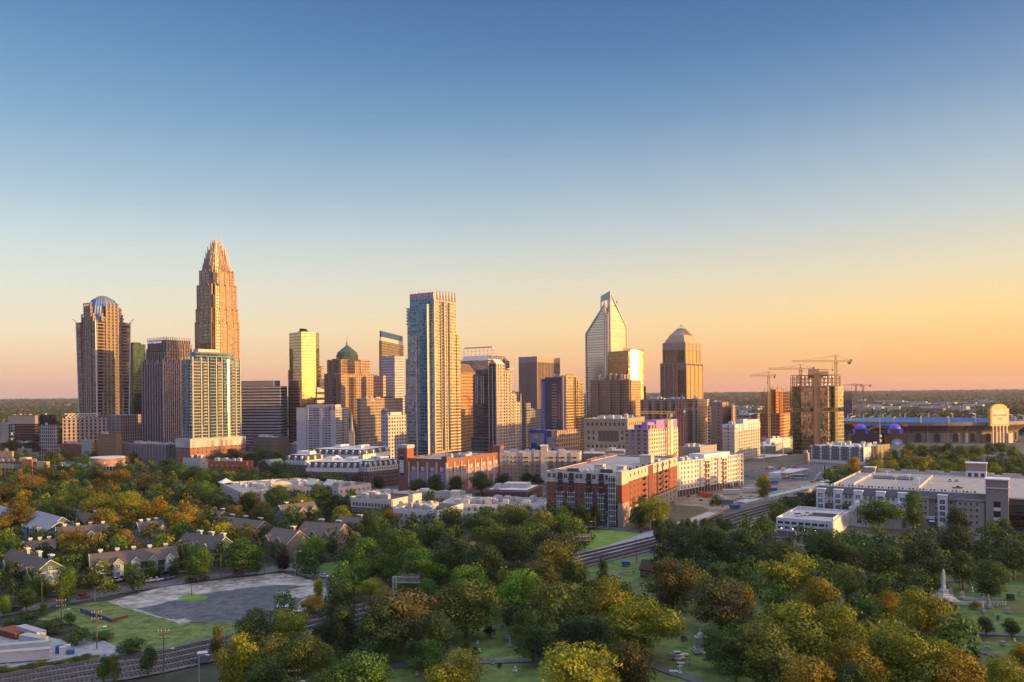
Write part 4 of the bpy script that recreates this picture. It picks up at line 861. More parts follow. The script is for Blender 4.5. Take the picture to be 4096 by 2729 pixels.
# --- stone tower with glass pyramid
def pyramid_tower():
    d = 1390; pc = 2745
    r, L, Rr = site('pyramid_tower', 'banded stone tower with an openwork pyramid on top, right of the sun flash', 'skyscraper', 2645, 2746, 2811, d, R(38))
    w1 = facade('pyramid_wall', (.3, .21, .17), (.3, .22, .17), 1.6, 3.9, .75, .7, .85, .1, tilt=.04); w2 = facade('pyramid_sun_tint', (.6, .36, .13), (.8, .6, .3), 2.4, 60, .45, .98, .9, .15); st = mat('pyramid_stone', (.4, .28, .23), .65)  # second wall is the sun side, golden light put into its colour
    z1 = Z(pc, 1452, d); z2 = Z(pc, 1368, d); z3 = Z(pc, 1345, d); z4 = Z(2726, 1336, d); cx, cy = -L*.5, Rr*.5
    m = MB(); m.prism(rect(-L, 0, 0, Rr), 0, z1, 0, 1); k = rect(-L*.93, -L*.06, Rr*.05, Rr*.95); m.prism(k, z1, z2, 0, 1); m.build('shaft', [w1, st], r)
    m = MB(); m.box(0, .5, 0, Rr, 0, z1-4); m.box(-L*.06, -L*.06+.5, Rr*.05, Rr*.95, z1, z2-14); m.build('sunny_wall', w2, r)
    m = MB(); m.prism(rect(-L-1, 1, -1, Rr+1), z1-1, z1+.6); m.prism(scl(k, 1.03, (cx, cy)), z2-13, z2, 0)
    m.prism(scl(k, 1.07, (cx, cy)), z2-13.5, z2-12.5)
    for i in range(7): 
        t = i/6; m.box(-L*t-.8, -L*t+.8, -.9, 0, 0, z1); m.box(-L*.93+L*.87*t-.8, -L*.93+L*.87*t+.8, Rr*.05-.9, Rr*.05, z1, z2)
    for i in range(5): t = i/4; m.box(.5, 1.4, Rr*t-.9, Rr*t+.9, 0, z1); m.box(-L*.06+.5, -L*.06+1.3, Rr*(.05+.9*t)-.8, Rr*(.05+.9*t)+.8, z1, z2)
    m.build('stone_band', st, r)
    m = MB(); m.box(-L*.3, -.2, -1., 0, 10, z1-12); m.box(-L*.36, -L*.1, Rr*.05-1, Rr*.05, z1+2, z2-15); m.build('dark_bay', facade('dark_bay_glass', (.03, .035, .03), (.13, .13, .11), 1.8, 3.9, .9, .85, .8, .08), r)
    m = MB(); zq = (Z(pc, 1337, d)-z2)/4
    for i, kk in enumerate((.93, .85, .77, .7)): m.loft(scl(k, kk, (cx, cy)), z2+zq*i, scl(k, kk-.03, (cx, cy)), z2+zq*(i+1))
    m.build('stepped_cap', mat('pyramid_cap', (.52, .36, .22), .4, .3), r)
    zb = Z(pc, 1337, d); zm = Z(2726, 1308, d); zt_ = Z(2726, 1291, d); K = lambda q: scl(k, q, (cx, cy))
    m = MB(); m.loft(K(.62), zb, K(.18), zm); m.build('pyramid_roof', mat('pyramid_pink_glass', (.45, .3, .32), .3, .4), r)
    f = MB(); b = K(.63); t4 = K(.19); ap = (cx, cy, zt_)
    for i in range(4):
        f.bar((*b[i], zb), ap, .5); nx = b[(i+1) % 4]
        tx = t4[(i+1) % 4]
        for j in range(1, 5):
            u = j/5
            for v in (u-.3, u+.3):
                v = min(1, max(0, v)); f.bar((b[i][0]+(nx[0]-b[i][0])*u, b[i][1]+(nx[1]-b[i][1])*u, zb+.3), (t4[i][0]+(tx[0]-t4[i][0])*v, t4[i][1]+(tx[1]-t4[i][1])*v, zm), .3)
        f.bar((*t4[i], zm), (*t4[(i+1) % 4], zm), .4)
    f.build('pyramid_lattice', mat('lattice_dark', (.16, .12, .13), .4, .4), r)
pyramid_tower()
def long_brown():
    d = 930; 
    r, L, Rr = site('brown_apartment_slab', 'long brown balconied apartment slab below the pyramid tower', 'apartment tower', 2562, 2790, 2836, d, R(30))
    h = Z(2790, 1597, d); w1 = facade('slab_wall', (.31, .22, .17), (.16, .13, .12), 3.3, 3.2, .5, .55, .5, .15, tilt=.05); w2 = facade('slab_sun_tint', (.6, .4, .24), (.4, .3, .2), 3.3, 3.2, .4, .45, .5, .15)  # second wall repeats the first with sunlight painted into it
    m = MB(); body(m, L, Rr, h, 0, 1); m.build('wall', [w1, ROOFW], r)
    m = MB()
    for i in range(7): a = .02+i*.14; m.prism(rect(-L*(a+.07), -L*a, -1.6, 1), 0, h+.7, 0, 1)
    m.build('projecting_bay', [facade('slab_bay', (.38, .28, .2), (.2, .16, .14), 3.6, 3.2, .45, .5, .5, .15), ROOF], r)
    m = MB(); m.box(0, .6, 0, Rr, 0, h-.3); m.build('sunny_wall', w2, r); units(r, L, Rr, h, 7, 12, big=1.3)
    bm = balcony_mesh(3., 1.3, mat('dark_slab', (.16, .1, .08), .7), mat('dark_rail', (.05, .04, .04), .5)); c = 0
    for i in range(3, int(h/3.2)-1):
        for a in (.11, .25, .39, .53, .67, .81): 
            if c < 98: inst(bm, 'balcony', r, (-L*(a), -.0, i*3.2), 0); c += 1
long_brown()
plain('brown_office', 'plain brown block with a bright orange right side behind the inn', 2835, 2890, 2943, 1608, 900, facade('plain_brown', (.33, .23, .18), (.1, .07, .06), 9, 3.8, .18, .4, .4, .3), pend=[])
plain('brown_office', 'narrow slotted office edge between two brown blocks', 2833, 2845, 2860, 1625, 870, facade('slotted', (.4, .33, .28), (.06, .05, .05), 10, 3.8, .7, .5, .4, .3), th=R(12))
plain('brown_office', 'lower right wing of the plain brown block, with stacked balconies', 2925, 2932, 2947, 1624, 885, facade('wing_slots', (.5, .35, .22), (.12, .08, .05), 6, 3.6, .4, .45, .4, .3), th=R(20))
def inn():
    d = 800; pc = 2938
    r, L, Rr = site('inn', 'white and sand coloured inn with red lettering on its upper left wall', 'hotel', 2889, pc, 3040, d, R(35))
    h = Z(pc, 1698, d); hi = Z(pc, 1726, d); wh = mat('inn_white', (.6, .58, .62), .7); sa_ = mat('inn_sand', (.42, .39, .34), .8)
    m = MB(); m.prism(rect(-L, 0, 0, Rr), 0, hi, 0, 0); m.build('lower_wall', sa_, r); m = MB(); m.prism(rect(-L-.2, .2, -.2, Rr+.2), hi, h, 0, 1); m.prism(rect(-6, .8, Rr*.3, Rr*.46), hi, h+4.5, 0, 1); m.prism(rect(-14, -1, Rr*.5, Rr), h, h+3, 0, 1); m.build('upper_wall', [wh, ROOF], r)
    q = MB(); z = 3.4
    while z < hi: q.box(-L-.15, .15, -.15, 0, z, z+.35); q.box(0, .15, 0, Rr+.1, z, z+.35); z += 3.3
    q.build('string_course', wh, r)
    w = Wins(r); me = win_mesh(1.5, 1.6, mat('inn_window_frame', (.5, .48, .45), .6), mat('dark_pane', (.05, .05, .06), .15, .3, var=0), (2, 1))
    nf = int(h/3.3)
    for i in range(nf, 0, -1):
        w.row('L', -L*.6, -L*.4, i*3.3-1.6, 1, me, -.25); w.row('R', Rr*.12, Rr*.97, i*3.3-1.6, 9, me, .25)
    w.done(); text('Residence Inn', 3.6, r, (-L*.5, -.5, h-4.2), LFACE, mat('red_mark', (.55, .03, .04), .5)); units(r, L, Rr, h, 3, 6, par=0)
inn()
# --- beige courthouse-like block
def courthouse():
    d = 780; pc = 2505
    r, L, Rr = site('courthouse', 'solid beige stone block with five tall recessed windows', 'government building', 2337, 2510, 2578, d, R(22))
    h = Z(pc, 1675, d); st = mat('court_stone', (.42, .31, .22), .8); dk = mat('dark_pane', (.05, .05, .06), .15, .3, var=0); fr = mat('court_frame', (.22, .16, .12), .7)
    m = MB(); body(m, L, Rr, h, 0, 1, cap=2); m.build('wall', [st, ROOFW, st], r)
    q = MB()
    for z in (h-1.2, h*.8, h*.46): q.box(-L-.4, .4, -.5, 0, z, z+.6); q.box(0, .4, 0, Rr, z, z+.6)
    q.build('cornice', st, r)
    w = Wins(r); a = win_mesh(2., 3.0, fr, dk, (2, 1)); b = win_mesh(4., 10.5, fr, mat('court_recess', (.14, .09, .08), .5), (2, 1))
    w.row('L', -L*.96, -L*.04, h-7, 9, a, -.05, .5)
    for zz in (h-15,): 
        for t in (.9, .78, .12): w.items.append(('L', -L*t, zz, a, -.05)); w.items.append(('L', -L*t, zz-6, a, -.05))
    for i in range(5): w.items.append(('L', -L*(.25+.095*i), h-22.5, b, -.05))
    for zz in (h-29, h-36.5, h-44): w.row('L', -L*.96, -L*.04, zz, 9, a, -.05)
    for zz in (h-7, h-15, h-21, h-29): w.row('R', Rr*.06, Rr*.94, zz, 8, a, .05)
    w.done(); units(r, L, Rr, h, 5, 2, big=1.4)
courthouse()
# --- white tower under construction with purple top
def purple_top():
    d = 640; pc = 2592
    r, L, Rr = site('unfinished_hotel', 'half-finished grey and white block with purple sheathing on its roof box', 'building under construction', 2500, pc, 2710, d, R(36))
    h = Z(pc, 1720, d); gw = facade('unfin_grey', (.27, .22, .25), (.2, .17, .2), 5.5, 3.4, .45, .6, .5, .2); ww = facade('unfin_sun_tint', (.7, .58, .48), (.25, .18, .1), 4.2, 3.4, .5, .55, .4, .3)  # right-face walls made paler, sunlight put into their colour
    m = MB(); m.prism(rect(-L, 0, 0, Rr), 0, h, 0, 1); m.prism(rect(-L*.65, 0, 2, Rr*.95), h, Z(pc, 1700, d), 0, 1); m.build('grey_wall', [gw, ROOFW], r)
    m = MB(); m.box(0, .5, 0, Rr*.62, 0, h); m.box(0, .5, Rr*.8, Rr, 0, h); m.build('sunny_wall', ww, r)
    m = MB(); m.prism(rect(-6, 1.2, Rr*.62, Rr*.8), 0, Z(2680, 1685, d), 0, 0); m.build('stair_core', mat('white_core', (.72, .62, .56), .7), r)
    pu = mat('purple_sheathing', (.36, .2, .5), .6); m = MB(); m.prism(rect(-L*.3, -1, 1, Rr*.3), h, Z(pc, 1690, d)); m.prism(rect(-L*.5, .3, Rr*.25, Rr*.98), h+.1, Z(2640, 1684, d)); m.build('roof_box', pu, r)
    f = MB(); z = 3.4
    while z < h: f.box(.5, 1.1, 1, Rr*.18, z, z+.25); f.box(.5, 1.1, Rr*.82, Rr, z, z+.25); f.box(-L, -L*.85, -.5, 0, z, z+.25); z += 3.4
    f.build('floor_slab', mat('pale_slab', (.5, .48, .5), .6), r)
purple_top()
# ================================================================ ground, far hills and woods (first pass)
def hill(d):
    t = max(0., min(1., (d-3500)/9000)); return 42*t*t*(3-2*t)
gm_ = mat('city_ground', (.085, .088, .07), .95, var=.45, scale=.03)
mb = MB(); ds = [-900, -300, 0, 150, 400, 800, 1300, 2000, 3000]+[3500+500*i for i in range(26)]; nx = 40
for d in ds:
    wv = 1700+abs(d)*1.1
    for i in range(nx+1): x = -wv+2*wv*i/nx; mb.v.append((x, d, hill(d)))
for j in range(len(ds)-1):
    for i in range(nx): a = j*(nx+1)+i; mb.f.append((a, a+1, a+nx+2, a+nx+1)); mb.m.append(0)
tag(mb.build('ground', gm_), kind='structure')
# ================================================================ helpers for the nearer buildings
def DH(px, py, h): return (CAMH-h)/dep(px, py)
DARKP = mat('dark_pane', (.05, .05, .06), .15, .3, var=0); SKYP = mat('sky_pane', (.16, .22, .28), .08, .6, var=0)
WFR = mat('white_window_frame', (.62, .6, .58), .6, var=0)
WIN = {}
def wm(w, h, div=(2, 1), fm=None, gm=None): return win_mesh(w, h, fm or WFR, gm or DARKP, div)
BLDG = []
def block(name, label, cat, pl, pc, pr, top, h, th, wall, roof=None, par=.8, nun=3, seed=1, fl=3.0, wl=None, wr=None, bands=None, winm=None, base=0, group=None, cap=100, d=None, zmin=.8, rlen=None):
    """flat-roofed block; top = photo row of the roof edge at its nearest corner, h = height; wl/wr = windows per floor on its two faces"""
    d = d or DH(pc, top, h); h = zat(pc, top, d)
    r, L, Rr = site(name, label, cat, pl, pc, pr, d, R(th), group); Rr = rlen or Rr
    m = MB(); body(m, L, Rr, h, 0, 1, par=par); m.build('wall', [wall, roof or ROOF], r)
    if bands:
        for z0, z1, bm in bands:
            q = MB(); q.prism(rect(-L-.12, .12, -.12, Rr+.12), h*z0, h*z1+(.25 if z1 >= 1 else 0), 0, 0) if z1 < 1 else body(q, L+.24, Rr+.24, h+.25, 0, 1, x1=.12, y0=-.12, z0=h*z0, par=par); q.build('wall_band', [bm, roof or ROOF], r)
    units(r, L, Rr, h, nun, seed, par=par)
    if wl or wr:
        w = Wins(r); me = winm or wm(1.3, 1.5); nf = int((h-zmin-.3)/fl); of = .14 if bands else .02
        for i in range(nf-1, -1, -1):
            z = zmin+i*fl+.3
            if wl: w.row('L', -L*.97, -L*.03, z, wl, me, -of)
            if wr: w.row('R', Rr*.03, Rr*.97, z, wr, me, of)
        w.done(cap)
    r['_d'] = d; BLDG.append((r, L, Rr)); return r, L, Rr, h
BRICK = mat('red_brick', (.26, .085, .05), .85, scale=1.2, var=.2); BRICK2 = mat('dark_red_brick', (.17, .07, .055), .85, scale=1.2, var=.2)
CREAM = mat('cream_stucco', (.56, .5, .42), .8); STONE = mat('tan_stone', (.36, .28, .22), .85, scale=.8); WHITE = mat('white_stucco', (.66, .64, .64), .75); SLATE = mat('slate_roof', (.055, .055, .065), .8, scale=1.5, var=.3)
SHING = mat('brown_shingle', (.12, .1, .088), .9, scale=2., var=.25); SHINGD = mat('dark_shingle', (.1, .083, .078), .9, scale=2., var=.25)
METALW = mat('white_metal', (.6, .6, .62), .45, .3, var=.05)

# --- big brick and cream apartment building
def brick_apartments():
    d = 418; pc = 2474
    r, L, Rr = site('brick_apartment_building', 'large eight-storey brick and cream apartment building with white glazed bays, nearest in the centre', 'apartment building', 2183, pc, 2707, d, R(26))
    h = zat(pc, 1897, d); m = MB(); body(m, L, Rr, h, 0, 1, par=.9); m.build('wall', [BRICK, ROOF], r)
    q = MB(); body(q, L+.3, Rr+.3, h+.3, 0, 1, x1=.15, y0=-.15, z0=h*.80, par=.9); q.build('cream_top_storey', [CREAM, ROOF], r)
    q = MB(); q.prism(rect(-L-.2, .2, -.2, Rr+.2), 0, h*.26, 0); q.prism(rect(-L-.4, .4, -.4, Rr+.4), h*.26, h*.275, 1); q.prism(rect(-.1, 2.4, -2.4, 9), 0, h*.45, 0); q.build('stone_base', [STONE, CREAM], r)
    q = MB(); q.prism(rect(-1, 2.2, -2.2, 8.8), h*.45, h*.8, 0); q.prism(rect(-1, 2.2, -2.2, 8.8), h*.8, h+1.6, 1); q.build('corner_pavilion', [BRICK, CREAM], r)
    # white glazed bays on the left face, stepping to the corner
    bay = facade('glazed_bay_wall', (.62, .6, .6), (.3, .36, .42), 1.25, 2.9, .84, .86, .7, .1)
    for t in (.80, .645, .405, .235): 
        q = MB(); q.prism(rect(-L*t-2., -L*t+2., -.9, 0), h*.05, h*.60, 0, 1); q.prism(rect(-L*t-2.2, -L*t+2.2, -1.1, 0), h*.60, h*.625, 1); q.build('glazed_bay', [bay, WFR], r)
    q = MB(); q.prism(rect(-5.2, -1.1, -2.8, 0), h*.02, h*.98, 0, 1); q.build('glazed_bay', [bay, WFR], r)
    w = Wins(r); a = wm(1.5, 1.8, (2, 2), mat('grey_window_frame', (.3, .28, .27), .6, var=0)); b = wm(2., 2.4, (2, 2)); fl = h/8.3
    for i in range(8, 0, -1):
        z = (i-1)*fl+.9+.25
        for t in (.955, .885, .725, .565, .51, .335, .16): w.items.append(('L', -L*t, z, b if i == 8 else a, -.17 if i == 8 else (-.22 if i < 3 else -.02)))
        for t in (.16, .22, .28, .335, .39, .56, .615, .67, .72, .77, .85, .93):
            w.items.append(('R', Rr*t, z, a, .17 if i == 8 else (.22 if i < 3 else .02)))
    w.done()
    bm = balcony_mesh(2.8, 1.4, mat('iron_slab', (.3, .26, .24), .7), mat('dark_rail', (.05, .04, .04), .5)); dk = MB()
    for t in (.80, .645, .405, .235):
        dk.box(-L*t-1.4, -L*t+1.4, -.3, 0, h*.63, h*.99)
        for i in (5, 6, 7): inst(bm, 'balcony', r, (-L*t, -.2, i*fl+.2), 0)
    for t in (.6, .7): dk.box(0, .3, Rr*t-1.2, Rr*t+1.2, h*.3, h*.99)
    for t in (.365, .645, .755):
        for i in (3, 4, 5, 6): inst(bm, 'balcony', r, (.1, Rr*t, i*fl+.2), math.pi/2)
    dk.build('recess_shade_panel', mat('recess_shade', (.04, .04, .05), .4), r)  # dark boxes on the wall stand in for shaded balcony recesses
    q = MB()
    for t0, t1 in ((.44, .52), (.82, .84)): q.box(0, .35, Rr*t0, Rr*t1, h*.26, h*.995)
    q.build('shadow_bay', BRICK2, r)  # strips of darker brick put the shade of these bays into colour
    # roofscape
    for i, (x, y, sx, sy, hh) in enumerate(((-L*.46, Rr*.12, 5, 5, 4), (-L*.95, Rr*.05, 6, 4, 1.5), (-6, 14, 4, 5, 3.5), (-9, Rr*.55, 7, 7, 5.5), (-10, Rr*.68, 8, 5, 2))):
        q = MB(); q.box(x, x+sx, y, y+sy, h-.9, h+hh-.9); q.box(x-.3, x+sx+.3, y-.3, y+sy+.3, h+hh-.9, h+hh-.6); q.build('stair_house', CREAM, r)
    rr = random.Random(5)
    for x, y, n in ((-L*.75, 5, 5), (-L*.3, 6, 5)):
        q = MB(); q.box(x, x+6.5, y, y+2, h-.6, h+1.6); q.build('dark_screen', ROOFD, r)
    for i in range(26):
        q = MB(); q.box(0, 1, 0, 1, 0, 1.1).box(.2, .8, .2, .8, 1.1, 1.25).box(.1, .3, -.05, 0, .2, .9); q.build('roof_unit', UNIT if i % 3 else ROOFD, r, (-3-(i % 2)*2.2, 14+i*2.1, h-.9))
    units(r, L, 14, h, 8, 33, y0=4, par=.9, big=.7)
    q = MB(); q.tube([(.4, Rr*.955, h*.9), (.16, Rr*.955, h*.9)], 1.3, 16); q.build('round_medallion', mat('yellow_medallion', (.7, .5, .15), .5), r)
brick_apartments()

# --- long white apartment building, sunlit
def white_apartments():
    d = 525; pc = 2692
    r, L, Rr = site('white_apartment_building', 'long white newly built apartment building glowing in the sun behind the brick apartments', 'apartment building', 2600, pc, 2962, d, R(44))
    h = zat(pc, 1850, d); m = MB(); body(m, L, Rr, h, 0, 1, par=.9, z0=h*.2); m.build('wall', [WHITE, ROOFW], r)
    q = MB(); q.prism(rect(-L+.5, -.5, .5, Rr-3), 0, h*.2, 0); q.build('ground_storey', [facade('open_ground', (.3, .25, .2), (.05, .05, .06), 4, 5.4, .7, .8, .2, .3)], r)
    q = MB(); gy = mat('grey_bay_panel', (.42, .42, .46), .7)
    for t in (.03, .36, .62): q = MB(); q.box(0, .7, Rr*t, Rr*t+3.4, h*.2, h-.6); q.build('grey_bay', gy, r)
    q = MB()
    for t in (.44, .7): q.prism(rect(0, .9, Rr*t, Rr*t+5.2), h*.2, h*.93)
    q.build('glazed_bay', facade('orange_glazed', (.6, .56, .54), (.4, .28, .2), 2.6, 3.4, .82, .82, .4, .15), r)
    w = Wins(r); a = wm(1.5, 1.9, (2, 1), WFR, mat('warm_pane', (.3, .17, .1), .15, .4, var=0)); fl = h*.8/6
    for i in range(5, -1, -1):
        for t in (.11, .15, .2, .25, .3, .335, .4, .425, .54, .58, .6, .66, .685, .8, .835, .87, .9, .925, .96): w.items.append(('R', Rr*t, h*.2+i*fl+.8, a, .02))
    w.done()
    q = MB(); z = h*.2
    for i in range(7): q.box(0, 1.8, Rr-5, Rr+.2, z+i*fl-.15, z+i*fl+.15)
    q.box(1.4, 1.8, Rr-.3, Rr+.2, 0, h); q.box(1.4, 1.8, Rr-5, Rr-4.6, 0, h); q.build('corner_balcony', WHITE, r)
    q = MB(); q.box(.4, 1.6, Rr*.7, Rr*.98, h*.17, h*.2); q.box(.8, 1.2, Rr*.82, Rr*.83, 0, h*.17); q.build('blue_wrap', mat('blue_violet_wrap', (.12, .1, .55), .5), r)
    units(r, L, Rr, h, 14, 8, par=.9, big=.8)
    q = MB(); q.prism(rect(-L*.9, -4, Rr*.5, Rr*.9), h-.9, h+2.2, 0, 1); q.build('roof_house', [WHITE, ROOFW], r)
white_apartments()

ORS = mat('orange_sheathing', (.42, .17, .07), .8)
r_, L_, R_, h_ = block('timber_frame_building', 'unfinished orange-sheathed building with a tan roof between the brick apartments and the cream apartments', 'building under construction', 2340, 2640, 2706, 1846, 18, 20, ORS, mat('plywood_roof', (.42, .31, .2), .85), nun=5, wl=9, wr=4, fl=3.2, winm=wm(1.5, 1.7, (1, 1), mat('raw_frame', (.3, .13, .06), .8, var=0)))
q_ = MB(); q_.box(-L_*.92, -L_*.83, -.5, 0, 0, h_-.8); q_.build('white_wrap_bay', WHITE, r_); q_ = MB(); q_.box(-L_*.825, -L_*.76, -.45, 0, 0, h_-.6); q_.build('grey_wrap_bay', mat('grey_bay_panel', (.42, .42, .46), .7), r_)
q_ = MB(); q_.box(-L_*.45, 0, 3, 3.3, h_-.8, h_+2.2); q_.box(-L_*.3, 8, 12, 12.3, h_-.8, h_+2.2); q_.build('white_parapet_wall', WHITE, r_)
r_, L_, R_, h_ = block('cream_apartment_building', 'long cream-topped tan apartment building with stacked balconies between the brick podium and the orange building', 'apartment building', 1998, 2318, 2345, 1812, 24, 8, STONE, ROOFW, nun=7, wl=20, wr=5, fl=3.1, bands=[(.7, 1., CREAM)], winm=wm(1.2, 1.6))
bm_ = balcony_mesh(2.6, 1.2, mat('iron_slab', (.3, .26, .24), .7), mat('dark_rail', (.05, .04, .04), .5))
for t in (.06, .21, .35, .52, .66):
    q_ = MB(); q_.prism(rect(-L_*t-3.2, -L_*t+3.2, -1.2, 0), 0, h_*.7, 0); q_.prism(rect(-L_*t-3.2, -L_*t+3.2, -1.3, 0), h_*.7, h_+.9, 1); q_.build('projecting_bay', [STONE, CREAM], r_)
    for i in range(1, 7): inst(bm_, 'balcony', r_, (-L_*t, -1.3, i*3.3), 0)
q_ = MB(); q_.prism(rect(-L_*.44-2.6, -L_*.44+2.6, -1.6, 4), 0, h_+5, 0); q_.gable(-L_*.44-2.8, -L_*.44+2.8, -1.8, 4.2, h_+5, h_+6.2, 'x', .3, 0, 0); q_.build('stair_tower', CREAM, r_)
block('low_flat_block', 'low grey flat-roofed building with a dark hipped porch behind the orange building', 'building', 2322, 2470, 2520, 1815, 13, 12, mat('grey_brown_wall', (.26, .22, .2), .85), ROOFW, nun=3, wl=10, wr=3, fl=3.6, cap=30)
block('low_flat_block', 'low pale flat-roofed building with pink parapets just left of the half-finished white block', 'building', 2420, 2495, 2512, 1803, 17, 16, STONE, ROOFW, nun=2, wl=4, wr=1, fl=3.6, cap=30)
block('low_apartments', 'low beige apartment building with white roof trim below the brown apartment slab', 'apartment building', 2716, 2800, 2866, 1789, 18, 34, mat('sand_stucco', (.42, .33, .26), .85), ROOFW, nun=3, wl=6, wr=5, fl=3.2)
# --- brick school-like building
r_, L_, R_, h_ = block('brick_low_building', 'low two-storey red-brown brick building with a pale roof box, left of the brick apartments', 'office building', 1933, 2105, 2166, 1962, 8.2, 17, BRICK2, ROOFW, nun=2, wl=11, wr=4, fl=3.6, winm=wm(1.5, 2.), bands=[(.86, .9, CREAM)])
q_ = MB(); q_.prism(rect(-L_*.75, -L_*.2, R_*.5, R_*.8), h_-.8, h_+2); q_.build('roof_box', CREAM, r_)
# --- cream parking wrap complex
r_, L_, R_, h_ = block('courtyard_apartments', 'four-storey brick and cream apartment wing with a blank sunlit cream end wall', 'apartment building', 1402, 1563, 1662, 2001, 15, 25, BRICK2, ROOFD, nun=5, wl=12, wr=0, fl=3.3, bands=[(.68, 1., CREAM)], winm=wm(1.5, 1.9, (2, 2)))
q_ = MB(); q_.box(.15, .6, .2, R_*.62, 0, h_); q_.box(.15, 3, R_*.66, R_+1, 0, h_+1); q_.build('blank_end_wall', CREAM, r_)
r_, L_, R_, h_ = block('parking_block', 'blank cream walled parking block round a yard of parked cars, behind the sunlit end wall', 'parking garage', 1660, 1880, 1886, 1981, 11.5, 6, CREAM, ROOFD, nun=9, seed=3, par=1.)
q_ = MB(); q_.box(-L_, -L_+9, -2, 5, 0, h_+2.5); q_.tube([(-L_+5, 2, h_+2.5), (-L_+5, 2, h_+3.5)], 2.8, 16); q_.build('stair_tower', CREAM, r_); q_ = MB(); q_.box(-L_*.36, -L_*.2, -3, 5, 0, h_+2.5); q_.build('stair_tower', CREAM, r_)
block('parking_block', 'long cream wing with a cluttered grey roof running back to the white walled parking block', 'parking garage', 1395, 1420, 1660, 1990, 12, 50, CREAM, ROOF, nun=12, seed=7, par=.9)
block('white_garden_apartments', 'low white apartment building with grey cluttered roof half hidden by trees, nearest wing', 'apartment building', 1572, 1745, 1850, 2043, 12, 24, WHITE, ROOFD, nun=7, seed=9, wl=9, wr=7, fl=3.2, winm=wm(1.5, 1.9, (2, 2)))
block('white_garden_apartments', 'low white apartment wing with peach trim in front of the brick low building', 'apartment building', 1752, 2170, 2200, 2022, 11, 10, WHITE, ROOF, nun=16, seed=12, wl=16, wr=3, fl=3.2, winm=wm(1.5, 1.9, (2, 2)))
# --- cream long building with arches
r_, L_, R_, h_ = block('arcaded_apartments', 'long low cream apartment building with white parapets and arches among the trees', 'apartment building', 878, 960, 1340, 1968, 11, 59, CREAM, ROOF, nun=10, seed=4, wl=6, wr=22, fl=3.2, winm=wm(1.4, 1.7))
q_ = MB(); q_.hip(-L_+0, -L_+8, -1, 7, h_+.4, h_+3.2, .5); q_.build('white_hip_roof', WHITE, r_)
q_ = MB(); pts = [(R_*.42+8*math.cos(a), h_+5*math.sin(a)) for a in [math.pi*i/12 for i in range(13)]]; q_.add([(0, y, z) for y, z in pts]+[(-.6, y, z) for y, z in pts], [tuple(range(13)), tuple(reversed(range(13, 26)))]+[(i+1, i, i+13, i+14) for i in range(12)]); q_.build('arched_parapet', CREAM, r_)
q_ = MB(); q_.box(0, .8, R_*.55, R_*.65, 0, h_+1.5); q_.box(0, .8, R_*.2, R_*.24, 0, h_+.8); q_.build('projecting_bay', CREAM, r_)
block('arcaded_apartments', 'right-hand cream apartment block with square windows joining the arcaded building', 'apartment building', 1270, 1350, 1482, 1949, 11.5, 38, CREAM, ROOFD, nun=6, wl=5, wr=7, fl=3.2, winm=wm(1.4, 1.7))
for (px, py, lab) in ((1240, 1935, 'white gabled roof pavilion on the arcaded building, first of two'), (1310, 1938, 'white gabled roof pavilion with a pergola, second of two on the arcaded building')):
    p = pd(px, py+14, DH(px, py+14, 10)); rt = empty('roof_pavilion', (p.x, p.y, 0), -R(40)); tag(rt, lab, 'pavilion'); q_ = MB(); q_.box(-4, 4, 0, 7, 0, 12); q_.gable(-4, 4, 0, 7, 12, 15, 'x', .5, 0, 0); q_.build('wall', CREAM, rt)
# --- mansard apartments
def mansard(name, label, pl, pc, pr, top, h, th, nl, nr, seed=1, white=0):
    d = DH(pc, top, h); r, L, Rr = site(name, label, 'apartment building', pl, pc, pr, d, R(th)); hb = h-4.5
    m = MB(); m.prism(rect(-L, 0, 0, Rr), 0, hb*.78, 0); m.build('brick_wall', BRICK2 if not white else WHITE, r)
    m = MB(); m.prism(rect(-L-.1, .1, -.1, Rr+.1), hb*.78, hb+.2, 0); 
    if white: m.box(-L*.55, -L*.3, -1.2, 0, 0, hb); m.gable(-L*.6, -L*.25, -1.3, 3, hb, hb+4, 'y', .3, 0, 0)
    m.build('white_upper_wall', WHITE, r)
    m = MB(); p0 = rect(-L-.3, .3, -.3, Rr+.3); p1 = rect(-L+2.2, -2.2, 2.2, Rr-2.2); m.loft(p0, hb+.2, p1, h, 0, 1); m.build('mansard_roof', [SLATE, ROOFW], r)
    m = MB()
    for i in range(nl): x = -L*(i+.5)/nl; m.box(x-.9, x+.9, -.2, 1.6, hb+.4, hb+2.6); m.gable(x-.9, x+.9, -.2, 1.8, hb+2.6, hb+3.5, 'y', .15, 0, 0)
    for i in range(nr): y = Rr*(i+.5)/nr; m.box(-1.6, .2, y-.9, y+.9, hb+.4, hb+2.6); m.gable(-1.8, .2, y-.9, y+.9, hb+2.6, hb+3.5, 'x', .15, 0, 0)
    m.build('dormer', WHITE, r)
    w = Wins(r); a = wm(1.2, 1.6)
    for f in range(int(hb/3.05)-1, -1, -1): w.row('L', -L*.97, -L*.03, f*3.05+.9, nl*2, a, -.12 if not white or True else 0); w.row('R', Rr*.03, Rr*.97, f*3.05+.9, nr*2, a, .12)
    w.done(80)
    for i in range(2): q = MB(); q.box(-L*(.3+.4*i)-3, -L*(.3+.4*i)+3, Rr*.4, Rr*.7, h-.3, h+2.6); q.build('stair_house', WHITE, r)
    return r, L, Rr
mansard('mansard_apartments', 'brick and white apartments with slate mansard roof, left end block nearest the big dark trees', 1141, 1218, 1300, 1822, 21, 30, 3, 3)
mansard('mansard_apartments', 'back row of slate-mansard apartments with arched white dormers below the hotel', 1240, 1450, 1560, 1800, 22, 20, 8, 4)
mansard('mansard_apartments', 'front mansard apartments with a white pedimented centre bay', 1222, 1430, 1500, 1850, 19, 14, 8, 3, white=0)
